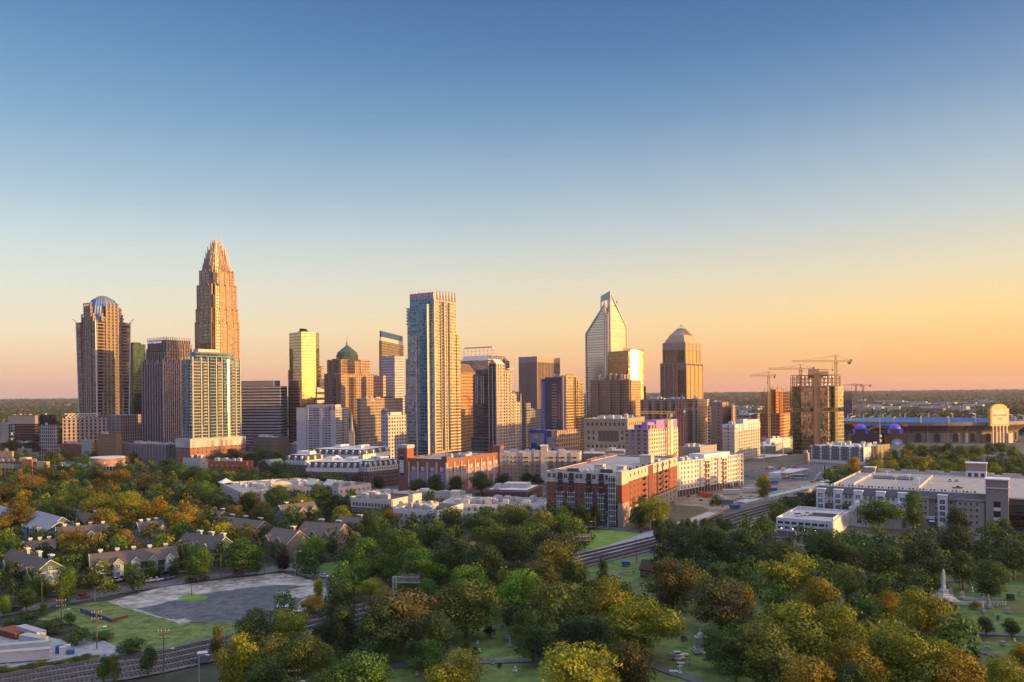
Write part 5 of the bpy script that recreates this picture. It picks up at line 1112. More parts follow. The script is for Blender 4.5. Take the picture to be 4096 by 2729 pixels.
mansard('mansard_apartments', 'long dark brick mansard apartments receding beside the brick podium', 1430, 1470, 1592, 1846, 20, 40, 2, 6)
q_ = empty('pedimented_block', (0, 0, 0)); bpy.data.objects.remove(q_)
r_, L_, R_, h_ = block('white_pedimented_block', 'bright white six-storey block with a triangular pediment in the middle of the mansard apartments', 'apartment building', 1285, 1400, 1425, 1842, 18.5, 13, WHITE, ROOFW, nun=2, wl=8, wr=2, fl=3., winm=wm(1.3, 1.7))
q_ = MB(); q_.box(-L_*.66, -L_*.34, -1.2, 0, 0, h_+.5); q_.gable(-L_*.68, -L_*.32, -1.3, 4, h_+.5, h_+3.6, 'y', .3, 0, 0); q_.build('pediment_bay', WHITE, r_)
block('brick_midrise', 'plain red-brick 1960s apartment block with a recessed dark centre among dense trees', 'apartment building', 830, 985, 1013, 1846, 15, 16, BRICK, ROOF, nun=5, wl=7, wr=2, fl=3.)
block('white_low_building', 'low white flat-roofed building with a small roof box left of the red-brick block', 'building', 730, 800, 906, 1834, 10, 32, CREAM, ROOFD, nun=4, wl=4, wr=5, fl=3.1)
def church_like():
    r, L, Rr = site('brick_church', 'small brick church with blue-green slate gables below the mansard apartments', 'church', 1040, 1150, 1225, 690, R(30))
    m = MB(); m.box(-L, 0, 0, 14, 0, 6); m.box(-L*.95, -L*.55, -3, 16, 0, 9); m.build('wall', BRICK2, r); g2 = mat('green_slate', (.1, .14, .16), .8, scale=1.)
    m = MB(); m.gable(-L, 0, 0, 14, 6, 10, 'x', .5, 0, 1); m.gable(-L*.95, -L*.55, -3, 16, 9, 14, 'y', .4, 0, 1); m.build('roof', [g2, BRICK2], r)
    m = MB(); m.box(-L*.5, -L*.46, 6, 7.2, 8, 13); m.box(-L*1.0, -L*.96, 1, 3, 0, 11); m.build('chimney', BRICK2, r)
church_like()
block('brown_stone_building', 'brown stone office with cream roof box right of the teal condominium', 'office building', 1012, 1090, 1153, 1750, 22, 32, mat('brown_stone', (.2, .15, .11), .85), CREAM, nun=3, wl=8, wr=6, fl=4.)
block('hotel_annex', 'low pale lilac hotel annex at the foot of the white hotel', 'building', 1150, 1245, 1300, 1776, 12, 20, mat('lilac_wall', (.4, .36, .4), .8), ROOFW, nun=4)
r_, L_, R_, h_ = block('finned_office', 'long grey office with close vertical fins in front of the brown ribbed tower', 'office building', 488, 662, 774, 1780, 20, 32, facade('fin_office', (.3, .27, .29), (.12, .14, .2), 1.6, 30, .55, .9, .6, .15), ROOF, nun=6, par=1)
q_ = MB(); piers(q_, L_, R_, 0, h_+1, 34, 22, .35, .6); q_.build('fin', mat('fin_stone', (.38, .33, .34), .7), r_)
r_, L_, R_, h_ = block('brown_brick_tower', 'eleven-storey tan-brown brick tower with small white windows left of the finned office', 'building', 390, 462, 487, 1737, 32, 24, mat('tan_brick', (.27, .15, .07), .85, scale=1.), ROOF, nun=2, wl=7, wr=3, fl=3., winm=wm(.9, 1.3), d=860)
r_, L_, R_, h_ = block('cream_stone_tower', 'slim weathered cream stone tower left of the tan-brown brick tower', 'building', 325, 362, 373, 1762, 25, 24, mat('pale_stone', (.36, .37, .34), .85, var=.2), ROOF, nun=1, wl=3, wr=2, fl=3.2, d=870)
block('brick_hall', 'low red-brick hall with a pale metal roof beside the cream stone tower', 'building', 240, 330, 400, 1776, 21, 20, BRICK, ROOF, nun=2, d=900)
def drum():
    d = 760; p = pd(431, 1860, d); r = empty('round_brick_drum', (p.x, p.y, 0)); tag(r, 'round pinkish brick drum building with a glass ring at its base', 'building')
    z1, z0 = zat(431, 1829, d), zat(431, 1862, d); rad = 15.2; q = [(rad*math.cos(i*math.pi/20), rad*math.sin(i*math.pi/20)) for i in range(40)]
    m = MB(); m.prism(q, z0, z1, 0, 1); m.prism([(x*1.01, y*1.01) for x, y in q], z1-.4, z1+.3, 2, 1); m.build('drum_wall', [mat('pink_brick', (.34, .22, .2), .85), ROOFW, CREAM], r)
    m = MB(); m.prism([(x*1.12, y*1.12) for x, y in q], 0, z0, 0, 1); m.build('glass_ring', [facade('ring_glass', (.5, .5, .52), (.12, .16, .24), 2, 10, .8, .9, .5, .15), ROOFW], r)
    m = MB()
    for i in range(40):
        a = i*math.pi/20
        if i % 4 == 0: m.box(rad*math.cos(a)-.3, rad*math.cos(a)+.3, rad*math.sin(a)-.3, rad*math.sin(a)+.3, z1-4.6, z1-4.)
    m.build('wall_light', mat('small_light', (.9, .8, .7), .5, emit=(1, .9, .7, .6), var=0), r)
drum()
BL2 = mat('blue_metal_roof', (.09, .14, .2), .5)
block('museum', 'very low wide blue-grey roofed building stretching left of the round brick drum', 'museum', 185, 395, 470, 1868, 6, 16, BRICK2, BL2, nun=4, par=.3)
r_, L_, R_, h_ = block('colourful_apartments', 'brick apartment building with green top storey and one bright orange gabled bay, left edge', 'apartment building', -40, 186, 192, 1849, 14, 14, BRICK2, ROOFW, nun=3, wl=14, wr=2, fl=3.2, bands=[(.6, .84, mat('green_stucco', (.2, .29, .26), .8))], winm=wm(1.4, 1.7))
q_ = MB(); q_.box(-L_*.42, -L_*.24, -1.2, 3, 0, h_+1.2); q_.gable(-L_*.42, -L_*.24, -1.2, 3, h_+1.2, h_+2.4, 'y', .3, 0, 0); q_.build('gabled_bay', mat('orange_brick', (.4, .13, .06), .85), r_); q_ = MB(); q_.box(-L_*.17, .3, -.8, 3, h_*.5, h_+.5); q_.build('tan_bay', STONE, r_); q_ = MB(); q_.box(-L_*.55, -L_*.42, 4, 10, h_-.8, h_+3.4); q_.build('roof_house', CREAM, r_)
block('orange_gabled_apartments', 'sunlit peach apartment building with a green roof cap, uppermost at the left edge', 'apartment building', -60, 48, 54, 1806, 17, 16, mat('peach_stucco', (.5, .32, .2), .8), mat('green_cap', (.15, .32, .28), .6), nun=3, wl=7, wr=1, fl=3.2)
r_, L_, R_, h_ = block('performance_hall', 'wide pinkish stone block with white roof truss in front of the flared tower', 'office building', 215, 250, 428, 1672, 46, 60, facade('hall_wall', (.38, .31, .3), (.07, .07, .11), 4.6, 4.1, .46, .72, .5, .15), ROOF, nun=5, par=2, d=940)
q_ = MB()
for i in range(9): q_.bar((-.5, R_*i/9*.75+3, h_), (-1.5, R_*i/9*.75+9, h_+4.5), .7)
q_.bar((-1.5, 2, h_+4.5), (-1.5, R_*.8, h_+4.5), .8); q_.build('roof_truss', METALW, r_)
block('performance_hall_wing', 'lower stone wing with dark glass corner left of the wide pinkish block', 'office building', 158, 214, 232, 1700, 40, 20, facade('hall_wing', (.4, .34, .33), (.06, .06, .08), 3.2, 4.1, .5, .7, .5, .15), ROOF, nun=1, d=920)
block('dark_glass_block', 'tall dark glass box with a white rim left of the wide pinkish block', 'office building', 160, 210, 222, 1660, 48, 22, facade('black_glass', (.03, .02, .03), (.06, .05, .06), 3, 30, .9, .97, .6, .1), METALW, nun=1, d=948)
r_, L_, R_, h_ = block('banded_glass_office', 'dark teal banded glass office with a grey top and thin red roof line, far left', 'office building', 34, 140, 152, 1663, 44, 12, facade('teal_bands', (.2, .06, .06), (.05, .09, .1), 30, 3.9, .99, .72, .7, .1), ROOFW, nun=5, par=1, bands=[(.74, 1., mat('grey_panel2', (.28, .25, .25), .7))], d=1150)
q_ = MB(); q_.prism(rect(-L_-.5, .5, -.5, R_+.5), h_+.2, h_+.9); q_.build('red_roof_line', mat('red_line', (.4, .03, .06), .5), r_)
block('white_lab_block', 'small white block with lit yellow window column at the far left edge', 'office building', 18, 52, 60, 1698, 32, 14, facade('white_lab', (.5, .5, .55), (.06, .1, .14), 4, 4, .7, .7, .6, .15, litp=.12), ROOFW, nun=2, d=1100)
block('grey_stone_block', 'grey stone block cut off by the left edge of the picture', 'office building', -60, 8, 34, 1690, 32, 30, mat('grey_stone_wall', (.28, .27, .27), .85), ROOF, nun=1, wl=5, wr=3, fl=4, d=1080)
block('market_hall', 'very long low dark brick building with white roof edge below the dark teal banded office', 'building', -60, 130, 170, 1772, 11, 8, BRICK2, ROOFW, nun=7, seed=22, par=.7)
block('church_roof_block', 'small slate-roofed stone building behind the left-edge apartments', 'building', 70, 118, 128, 1795, 12, 14, STONE, SLATE, nun=1)

# ================================================================ right-hand side
def deck():
    d = 392; r, L, Rr = site('apartment_parking_deck', 'wide apartment building wrapped round a rooftop parking deck, with red-brick and white bays', 'parking garage', 3262, 3950, 4400, d, R(33))
    he = zat(3950, 2006, d); wallm = mat('deck_tan_brick', (.3, .24, .2), .85, scale=1.); dz = he+1.0
    Rr = 118
    m = MB(); m.prism(rect(-L, 0, 0, 12), 0, he, 0); m.build('street_wall', wallm, r)
    q = MB(); q.prism(rect(-L, -L*.45, -.25, 0), he*.05, he*.62, 0); q.build('brick_wall_panel', BRICK2, r)
    q = MB(); q.prism(rect(-L, -L*.45, -.3, 0), he*.62, he-.1, 0); q.build('cream_wall_panel', CREAM, r)
    q = MB(); q.add([(-L-.6, -.9, he-.3), (0, -.9, he-.3), (0, 5.5, he+2.7), (-L-.6, 5.5, he+2.7), (-L-.6, -.9, he-.6), (0, -.9, he-.6), (0, 5.5, he+2.4), (-L-.6, 5.5, he+2.4)], [(0, 1, 2, 3), (7, 6, 5, 4), (0, 4, 5, 1), (3, 2, 6, 7), (0, 3, 7, 4), (1, 5, 6, 2)]); q.build('sloping_roof', SLATE, r)
    q = MB(); q.box(-L, 0, 5.5, 12, he, he+2.6); q.box(-L, 0, 5.5, 6, he+2.6, he+3.2); q.build('white_roof_strip', WHITE, r)
    rr = random.Random(2)
    for i in range(44): q = MB(); q.box(0, .9, 0, .9, 0, .8).box(.15, .75, .15, .75, .8, .95).box(.0, .9, -.03, 0, .1, .6); q.build('roof_unit', ROOFD if i % 3 else UNIT, r, (-L+3+i*(L-8)/44, 10.3, he+2.6))
    w = Wins(r); a = wm(1.6, 1.9, (2, 2)); b = wm(1.3, 1.7); fl = he/5
    for t in (.97, .86, .735, .6, .47, .245):
        q = MB(); q.box(-L*t-2.2, -L*t+2.2, -1.2, 2.5, 0, he+1.7); q.box(-L*t-2.4, -L*t+2.4, -1.4, 2.6, he+1.7, he+2.); q.build('white_bay', WHITE, r)
        for i in range(4, 0, -1): w.items.append(('L', -L*t, i*fl+.5-fl*0, wm(2.6, 2.2, (2, 2), None, SKYP), -1.22))
    for t0, t1 in ((.42, .32), (.17, .02)):
        q = MB(); q.box(-L*t0, -L*t1, -.8, 0, 0, he+.6); q.build('tan_bay', mat('tan_bay_brick', (.36, .29, .23), .85), r)
    for i in range(4, 0, -1):
        for t in (.915, .89, .81, .785, .69, .66, .555, .525, .28, .2): w.items.append(('L', -L*t, i*fl+.4, b, -.32 if t > .45 else -.02))
        for t in (.40, .38, .36, .34, .15, .12, .09, .06): w.items.append(('L', -L*t, i*fl+.4, b, -.82))
    w.done()
    # deck slab, ramps and walls
    con = mat('deck_concrete', (.36, .33, .29), .9, var=.15, scale=.25); q = MB(); q.prism(rect(-L+4, 60, 12, Rr), dz-7, dz, 0); q.build('parking_slab', con, r)
    q = MB(); pw = mat('deck_parapet', (.5, .46, .42), .8)
    q.box(-L+4, 60, Rr-.5, Rr, dz, dz+1.5); q.box(-L+4, -L+4.5, 12, Rr-.5, dz, dz+1.4); q.box(-34, -33.5, 30, Rr-14, dz, dz+1.3)
    for k in range(7): q.box(-L+14+k*14, -L+24+k*14, Rr-.6, Rr+.05, dz+1.5, dz+2.6)
    q.box(-68, -67.5, 34, Rr-10, dz, dz+1.2); q.build('deck_parapet', pw, r)
    q = MB(); q.box(-64, -42, Rr-44, Rr-38, dz+.02, dz+.05); q.build('ramp_shade_plate', mat('ramp_shade', (.03, .03, .03), .8), r)  # flat dark plate stands in for the shade down the ramp
    q = MB(); q.box(-64.5, -41.5, Rr-38, Rr-37.6, dz, dz+1.8); q.build('ramp_wall', pw, r)
    tb = mat('deck_tan_brick', (.3, .24, .2), .85, scale=1.)
    q = MB(); h2 = zat(3960, 1929, 395); q.box(-1, 8.5, -2, 9, 0, h2-2.5, 0); q.box(-1.4, 8.9, -2.4, 9.4, h2-2.5, h2-2, 1); q.box(-1, 8.5, -2, 9, h2-2, h2+1.6, 0); q.box(-1.5, 9, -2.5, 9.5, h2+1.6, h2+2.2, 1)
    for z in (he*.2, he*.52, he*.84): q.box(2.3, 5.2, -2.15, -2, z, z+2.8, 2); q.box(2.3, 5.2, -2.12, -2, z-1.8, z-.2, 1)
    q.build('corner_tower', [tb, WHITE, DARKP], r)
    q = MB(); x0, y0 = -16, Rr-9; q.box(x0, x0+11, y0, y0+7, dz, dz+4, 1); q.box(x0, x0+11, y0, y0+7, dz+4, dz+8.6, 0); q.box(x0-.4, x0+11.4, y0-.4, y0+7.4, dz+8.6, dz+9.2, 1)
    for i in range(3): q.box(x0+1.2+i*3.4, x0+3.2+i*3.4, y0-.1, y0, dz+.5, dz+2.8, 2)
    q.build('stair_house', [tb, WHITE, DARKP], r)
    q = MB(); q.box(-L+6, -L+13, Rr-7, Rr-1, dz, dz+3.4, 0); q.box(-L+5.7, -L+13.3, Rr-7.3, Rr-.7, dz+3.4, dz+3.8, 1); q.build('stair_house', [tb, WHITE], r)
    q = MB(); 
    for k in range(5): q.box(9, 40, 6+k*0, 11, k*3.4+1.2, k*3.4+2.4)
    q.build('deck_side_shade', mat('recess_shade', (.04, .04, .05), .4), r)  # dark bands painted in place of the shade between open decks
    q = MB(); q.box(-L*.335, -L*.29, -1.8, -.3, 3., 4.6, 0); q.box(-L*.335, -L*.29, -1.7, -.3, 4.6, 5.8, 1); q.build('blue_awning', [mat('awning_blue', (.03, .07, .3), .6), WHITE], r)
    text('CHNG', .8, r, (-L*.305, -1.85, 3.5), LFACE, mat('white_lettering', (.8, .8, .95), .5))
    return r, L, dz
DECK, DECKL, DECKZ = deck()
def white_office():
    r, L, Rr, h = block('white_parking_building', 'low white three-storey parking building with dark slot windows beside the railway', 'parking garage', 3101, 3330, 3480, 2086, 8.6, 33, WHITE, mat('pale_deck', (.45, .43, .42), .85), nun=0, wl=0, par=1., d=380, rlen=42)
    w = Wins(r); a = wm(3., 1.3, (2, 1), mat('grey_window_frame', (.3, .28, .27), .6, var=0))
    for z in (h*.62, h*.3): w.row('L', -L*.97, -L*.1, z, 8, a, -.02)
    w.done(); q = MB()
    for i in range(9): x = -L*(.02+.12*i); q.box(x-.3, x+.3, -.4, 0, 0, h-.3)
    q.build('pilaster', WHITE, r); q = MB(); q.box(-L*.6, -L*.1, Rr*.45, Rr*.75, h-.99, h-.95); q.build('ramp_shade_plate', mat('ramp_shade', (.03, .03, .03), .8), r)  # dark plate on the roof stands in for the shaded ramp
    q = MB(); q.box(-L*.05, -L*.05+.4, 4, Rr*.7, h-1, h+1.); q.box(-L*.95, -L*.6, Rr-3, Rr-2.6, h-1, h+.8); q.build('ramp_wall', WHITE, r)
    q = MB()
    for i in range(4): x = -L*(.9-.2*i); q.box(x-.25, x+.25, -.6, -.3, 2.4, 2.8)
    q.build('wall_light', mat('warm_lamp', (.9, .8, .6), .5, emit=(1, .8, .5, 4), var=0), r)
    q = MB(); q.box(-L*.99, -L*.6, -7, -.5, 0, 2.6); q.build('annex', mat('annex_wall', (.16, .15, .18), .8), r)
    r2, L2, R2, h2 = block('white_office', 'white flat-roofed office with a glazed curtain corner, right of the white parking building', 'office building', 3392, 3650, 3702, 2046, 9.6, 33, WHITE, ROOFW, nun=3, par=.8, rlen=22)
    cg = facade('office_curtain', (.5, .5, .5), (.12, .18, .2), 1.2, 1.9, .88, .85, .6, .1)
    for bx_ in ((-1, .8, -1.2, R2*.9, 0, h2-.6), (-L2*.87, -L2*.8, -.12, 0, 1.6, h2-1), (-L2*.17, -L2*.11, -.12, 0, 1.2, h2-1.2), (-L2*.6, -L2*.45, -.1, 0, 3, h2-2)): q = MB(); q.box(*bx_); q.build('curtain_glazing', cg, r2)
    q = MB(); q.prism(rect(-L2*.95, -L2*.55, R2*.3, R2*.9), h2-.8, h2+2, 0); q.build('roof_house', WHITE, r2)
    q = MB(); q.box(-.2, 2.4, -1.6, 3, h2*.7, h2*.7+.15); q.box(-.2, 2.4, -1.6, 3, h2*.3, h2*.3+.15); q.box(-1.5, -.6, -1.8, -1.3, 0, h2-.5); q.build('sun_shelf', WHITE, r2)
white_office()
r_, L_, R_, h_ = block('framed_apartments', 'charcoal and white apartment block with big white window frames and a bright sunlit right side', 'apartment building', 3235, 3452, 3588, 1790, 16.5, 46, mat('charcoal_wall', (.13, .12, .13), .8), ROOFW, nun=12, seed=5, d=750, rlen=62)
w_ = Wins(r_); a_ = wm(1.3, 2.4, (2, 2)); bigf = win_mesh(4.6, 10.5, WHITE, mat('frame_back', (.1, .1, .11), .5), (2, 4))
for i in range(5): w_.items.append(('L', -L_*(.86-.18*i), 4., bigf, -.3))
for i in range(4, 0, -1): w_.row('L', -L_*.99, -L_*.02, i*3.1, 22, a_, -.15)
w_.done()
q_ = MB()
for i in range(6): q_.box(-L_*(.98-.18*i), -L_*(.93-.18*i), -.12, 0, 3.2, h_)
q_.box(-L_, 0, -.2, 0, 0, 3.2); q_.box(0, .4, 0, R_*.28, 0, h_); q_.build('white_panel', WHITE, r_)
q_ = MB(); q_.box(0, .6, R_*.5, R_, 0, h_+.3); q_.build('sunny_screen', facade('garage_screen', (.66, .5, .34), (.5, .45, .3), 3.4, 30, .78, .98, .4, .3), r_); q_ = MB(); q_.box(0, .7, R_*.3, R_*.36, 0, h_); q_.box(0, .7, R_*.42, R_*.45, 0, h_); q_.build('dark_strip', mat('recess_shade', (.04, .04, .05), .4), r_)  # dark strips give the look of shaded recesses by colour
block('tan_low_block', 'small tan block with a framed window left of the charcoal apartments', 'building', 3212, 3230, 3240, 1812, 11, 33, STONE, ROOF, nun=1, wl=1, fl=4, d=760, rlen=8)
def ballpark():
    d = 860; r = empty('ballpark_grandstand', (*pd(3080, 1830, d).xy, 0), -R(24)); tag(r, 'low baseball grandstand with a white L-shaped canopy roof over dark seating', 'stadium')
    def lp(px, py, dd): 
        p = Vector((kx(px, py)*dd, dd))-Vector(r.location.xy); c, s = math.cos(R(24)), math.sin(R(24)); return (p.x*c-p.y*s, p.x*s+p.y*c)
    z = zat(3080, 1826, d)
    A, B_, C_ = lp(2865, 1810, 905), lp(3080, 1826, 850), lp(3200, 1806, 905)
    m = MB(); wdt = 16
    def slab(mb, a, b, z0, z1, w, mi=0):
        a = Vector(a); b = Vector(b); n = Vector((-(b-a).y, (b-a).x)).normalized()*w; q = [tuple(a), tuple(b), tuple(b+n), tuple(a+n)]; mb.prism(q, z0, z1, mi)
    slab(m, lp(2862, 1806, 900), lp(3092, 1812, 862), z-.2, z+.5, wdt); slab(m, lp(3042, 1828, 830), lp(3150, 1812, 880), z-.2, z+.49, 9); m.build('canopy_roof', METALW, r)
    m = MB(); slab(m, lp(2862, 1812, 898), lp(3060, 1830, 858), 0, z-.2, 12); m.build('dark_seating', mat('stand_dark', (.09, .07, .08), .9), r)
    m = MB(); slab(m, lp(3058, 1845, 826), lp(3195, 1818, 905), 0, z-2.2, 10); m.build('brick_stand', facade('stand_brick', (.36, .24, .16), (.08, .07, .06), 2.6, 4., .5, .45, .3, .3), r)
    m = MB()
    for i in range(12): t = i/11; x, y = lp(2865+220*t, 1812+10*t, 899-36*t); m.box(x-.25, x+.25, y-.25, y+.25, 0, z-.2)
    m.build('canopy_post', METALW, r)
    def mast(px, py0, py1, dd, lab):
        p = pd(px, py0, dd); q = empty('floodlight_mast', (p.x, p.y, 0), -R(20)); tag(q, lab, 'light mast', 'ballpark floodlight masts'); zt_ = zat(px, py1, dd)
        m = MB(); m.tube([(0, 0, 0), (0, 0, zt_)], [.5, .25], 8); m.build('mast', UNIT, q); m = MB()
        for k in range(4): m.box(-2.2, 2.2, -.3, .3, zt_-k*1.3-.25, zt_-k*1.3)
        for k in range(4):
            for j in range(5): m.box(-2.1+j*.95, -1.5+j*.95, -.6, -.31, zt_-k*1.3-.5, zt_-k*1.3)
        m.build('lamp_bank', METALW, q)
    mast(2994, 1800, 1722, 880, 'floodlight mast standing in front of the inn'); mast(3056, 1850, 1748, 800, 'floodlight mast rising from the front of the ballpark canopy'); mast(3132, 1820, 1735, 880, 'floodlight mast left of the glass tower under construction'); mast(3520, 1770, 1662, 900, 'tall mast with antenna drums in front of the football stadium')
ballpark()
block('club_building', 'low grey-white club building behind the ballpark canopy', 'building', 3010, 3100, 3180, 1785, 14, 26, mat('club_wall', (.4, .37, .36), .8), ROOFW, nun=3, wl=10, wr=4, fl=3.4, d=930)
block('club_building', 'white flat building with blue roof edge below the brick frame tower', 'building', 3062, 3080, 3170, 1755, 22, 60, WHITE, mat('pale_blue_roof', (.3, .36, .5), .6), nun=3, d=980)
block('parking_garage', 'grey parking garage with a dark brick annex right of the inn', 'parking garage', 2938, 3000, 3040, 1660, 45, 24, facade('grey_garage', (.27, .25, .25), (.08, .07, .07), 30, 3.6, .95, .35, .2, .4), ROOFW, nun=3, d=1050)

# --- towers under construction
def skeleton(mb, L, Rr, z0, z1, fl, nl, nr, m=0, ph=.35, cw=.7, top=True):
    z = z0
    while z <= z1+.01: mb.box(-L, 0, 0, Rr, z, z+ph, m); z += fl
    for i in range(nl+1):
        for j in range(nr+1):
            if i in (0, nl) or j in (0, nr) or (i+j) % 3 == 0:
                x = -L*i/nl; y = Rr*j/nr; x = min(max(x, -L+cw/2+.02), -cw/2-.02); y = min(max(y, cw/2+.02), Rr-cw/2-.02); mb.box(x-cw/2, x+cw/2, y-cw/2, y+cw/2, z0, z1, m)
def brick_frame():
    d = 1040; r, L, Rr = site('brick_frame_tower', 'orange concrete-framed tower under construction, left of the glass-clad one', 'building under construction', 3040, 3120, 3171, d, R(32)); h = zat(3110, 1558, d); zm = zat(3110, 1655, d)
    m = MB(); m.prism(rect(-L, 0, 0, Rr), 0, zm, 0, 0); m.build('brick_wall', facade('frame_brick', (.34, .14, .07), (.2, .12, .08), 3., 4, .55, .55, .6, .15), r)
    m = MB(); skeleton(m, L, Rr, zm+.1, h-3, 4., 5, 6); m.box(-L*.5, -L*.25, 6, Rr*.6, zm, h); m.build('concrete_frame', mat('rust_concrete', (.46, .22, .1), .85), r)
    m = MB(); m.box(.02, .3, Rr*.25, Rr*.95, 8, zm-2); m.build('sun_tinted_panel', facade('frame_sun_tint', (.6, .34, .14), (.3, .16, .06), 3.4, 4, .6, .5, .5, .2), r)  # panel on the sun side has orange sunlight put into its colour
    m = MB(); rr = random.Random(4)
    for i in range(26): x, y = -rr.uniform(.05, .95)*L, rr.uniform(.05, .95)*Rr; m.box(x, x+.25, y, y+.25, h-3, h+rr.uniform(0, 5))
    m.build('column_bar', mat('rebar', (.2, .12, .1), .8), r)
    return
brick_frame()
def glass_frame():
    d = 880; pc = 3363
    r, L, Rr = site('glass_tower_under_construction', 'partly glazed tower with an open concrete top and a tower crane, tallest construction site', 'building under construction', 3171, 3355, 3376, d, R(14))
    # main faces: shaded front in facets, sunlit right panel
    h = zat(3270, 1500, d); zo = zat(3270, 1546, d); zg = zat(3270, 1622, d); zg2 = zat(3270, 1632, d)
    gl = [facade('site_glass_green', (.12, .13, .06), (.24, .24, .12), 1.7, 4.1, .92, .85, .85, .06, tilt=.07), facade('site_glass_pink', (.32, .2, .12), (.62, .42, .24), 1.7, 4.1, .94, .88, .9, .05, tilt=.09), facade('site_glass_sun_tint', (.62, .5, .3), (.95, .8, .45), 3.4, 4.1, .9, .86, .92, .14, tilt=.05), mat('hoist_brown', (.36, .22, .11), .8), facade('site_glass_dark', (.06, .07, .05), (.14, .14, .11), 1.7, 4.1, .92, .85, .85, .06, tilt=.06)]
    m = MB(); f = lambda a: -L*(1-a)
    for (a, b, y, mi) in ((0, .19, 2, 0), (.19, .45, .5, 1), (.45, .58, .2, 3), (.58, .82, 0, 1), (.82, .94, 1.2, 4)):
        m.prism(rect(f(a), f(b), y, Rr+8), 0, zg2-4.5 if mi != 3 else zo, mi)
        if mi != 3: m.prism(rect(f(a), f(b), y, Rr+8), zg2, zo, mi)
    m.build('glazing', gl, r)
    # right facet, with golden sunlight put into its glass colour
    th2 = R(42); q = MB(); W2 = 16.5
    a = Vector((-L*.06-8.5, -2.0)); dirv = Vector((math.cos(R(56)), math.sin(R(56)))); b = a+dirv*38
    for z0, z1, e in ((0, zg2-4.5, 0), (zg2, zo, -.8)):
        p = [tuple(a), tuple(b+dirv*e), tuple(b+dirv*e+Vector((-14, 6))), tuple(a+Vector((0, 20)))]; q.prism(p, z0, z1, 0)
    q.build('sun_tinted_glazing', gl[2], r)
    con = mat('site_concrete', (.44, .25, .13), .85); m = MB(); L0 = L*1.02
    z = zo+.2
    while z < h: m.box(-L*.99, 2.5, .5, Rr+8, z, z+.35); z += 4.1
    for i in range(13):
        x = -L*.98+(L*.98+2)*i/12
        for y in (.9, 8, Rr+7): m.box(x-.3, x+.3, y-.3, y+.3, zo, h-1)
    m.box(-L, 3, .2, Rr+8.4, zg2-4.5, zg2-4.2); m.box(-L*.99, 2, 1, Rr+7, zg2-.4, zg2-.05)
    for i in range(10): x = -L*.97+(L*.95)*i/9; m.box(x-.3, x+.3, 3, 3.6, zg2-4.5, zg2)
    m.build('concrete_frame', con, r)
    m = MB(); m.box(-L*.62, -L*.4, 4, 14, h-3, h+7); m.box(-L*.4, -L*.2, 5, 12, h-3, h+4); m.box(-L*.45, -L*.2, 5, 12, h+6, h+6.6)
    for i in range(5): m.box(-L*.42+i*2.5, -L*.42+i*2.5+.3, 5, 5.4, h+4, h+6)
    m.build('core_top', mat('core_orange', (.5, .33, .2), .8), r)
    m = MB(); m.box(-L*.53, -L*.4, -.8, .2, 0, h+2); m.build('hoist_tower', gl[3], r)
    m = MB(); rr = random.Random(8); z = zo+2
    while z < h:
        for i in range(6): x = -rr.uniform(.1, .9)*L; m.box(x, x+.5, 1., 1.4, z, z+.5)
        z += 4.1
    m.build('work_light', mat('work_lamp', (1, .9, .7), .5, emit=(1, .85, .6, 3), var=0), r)
glass_frame()
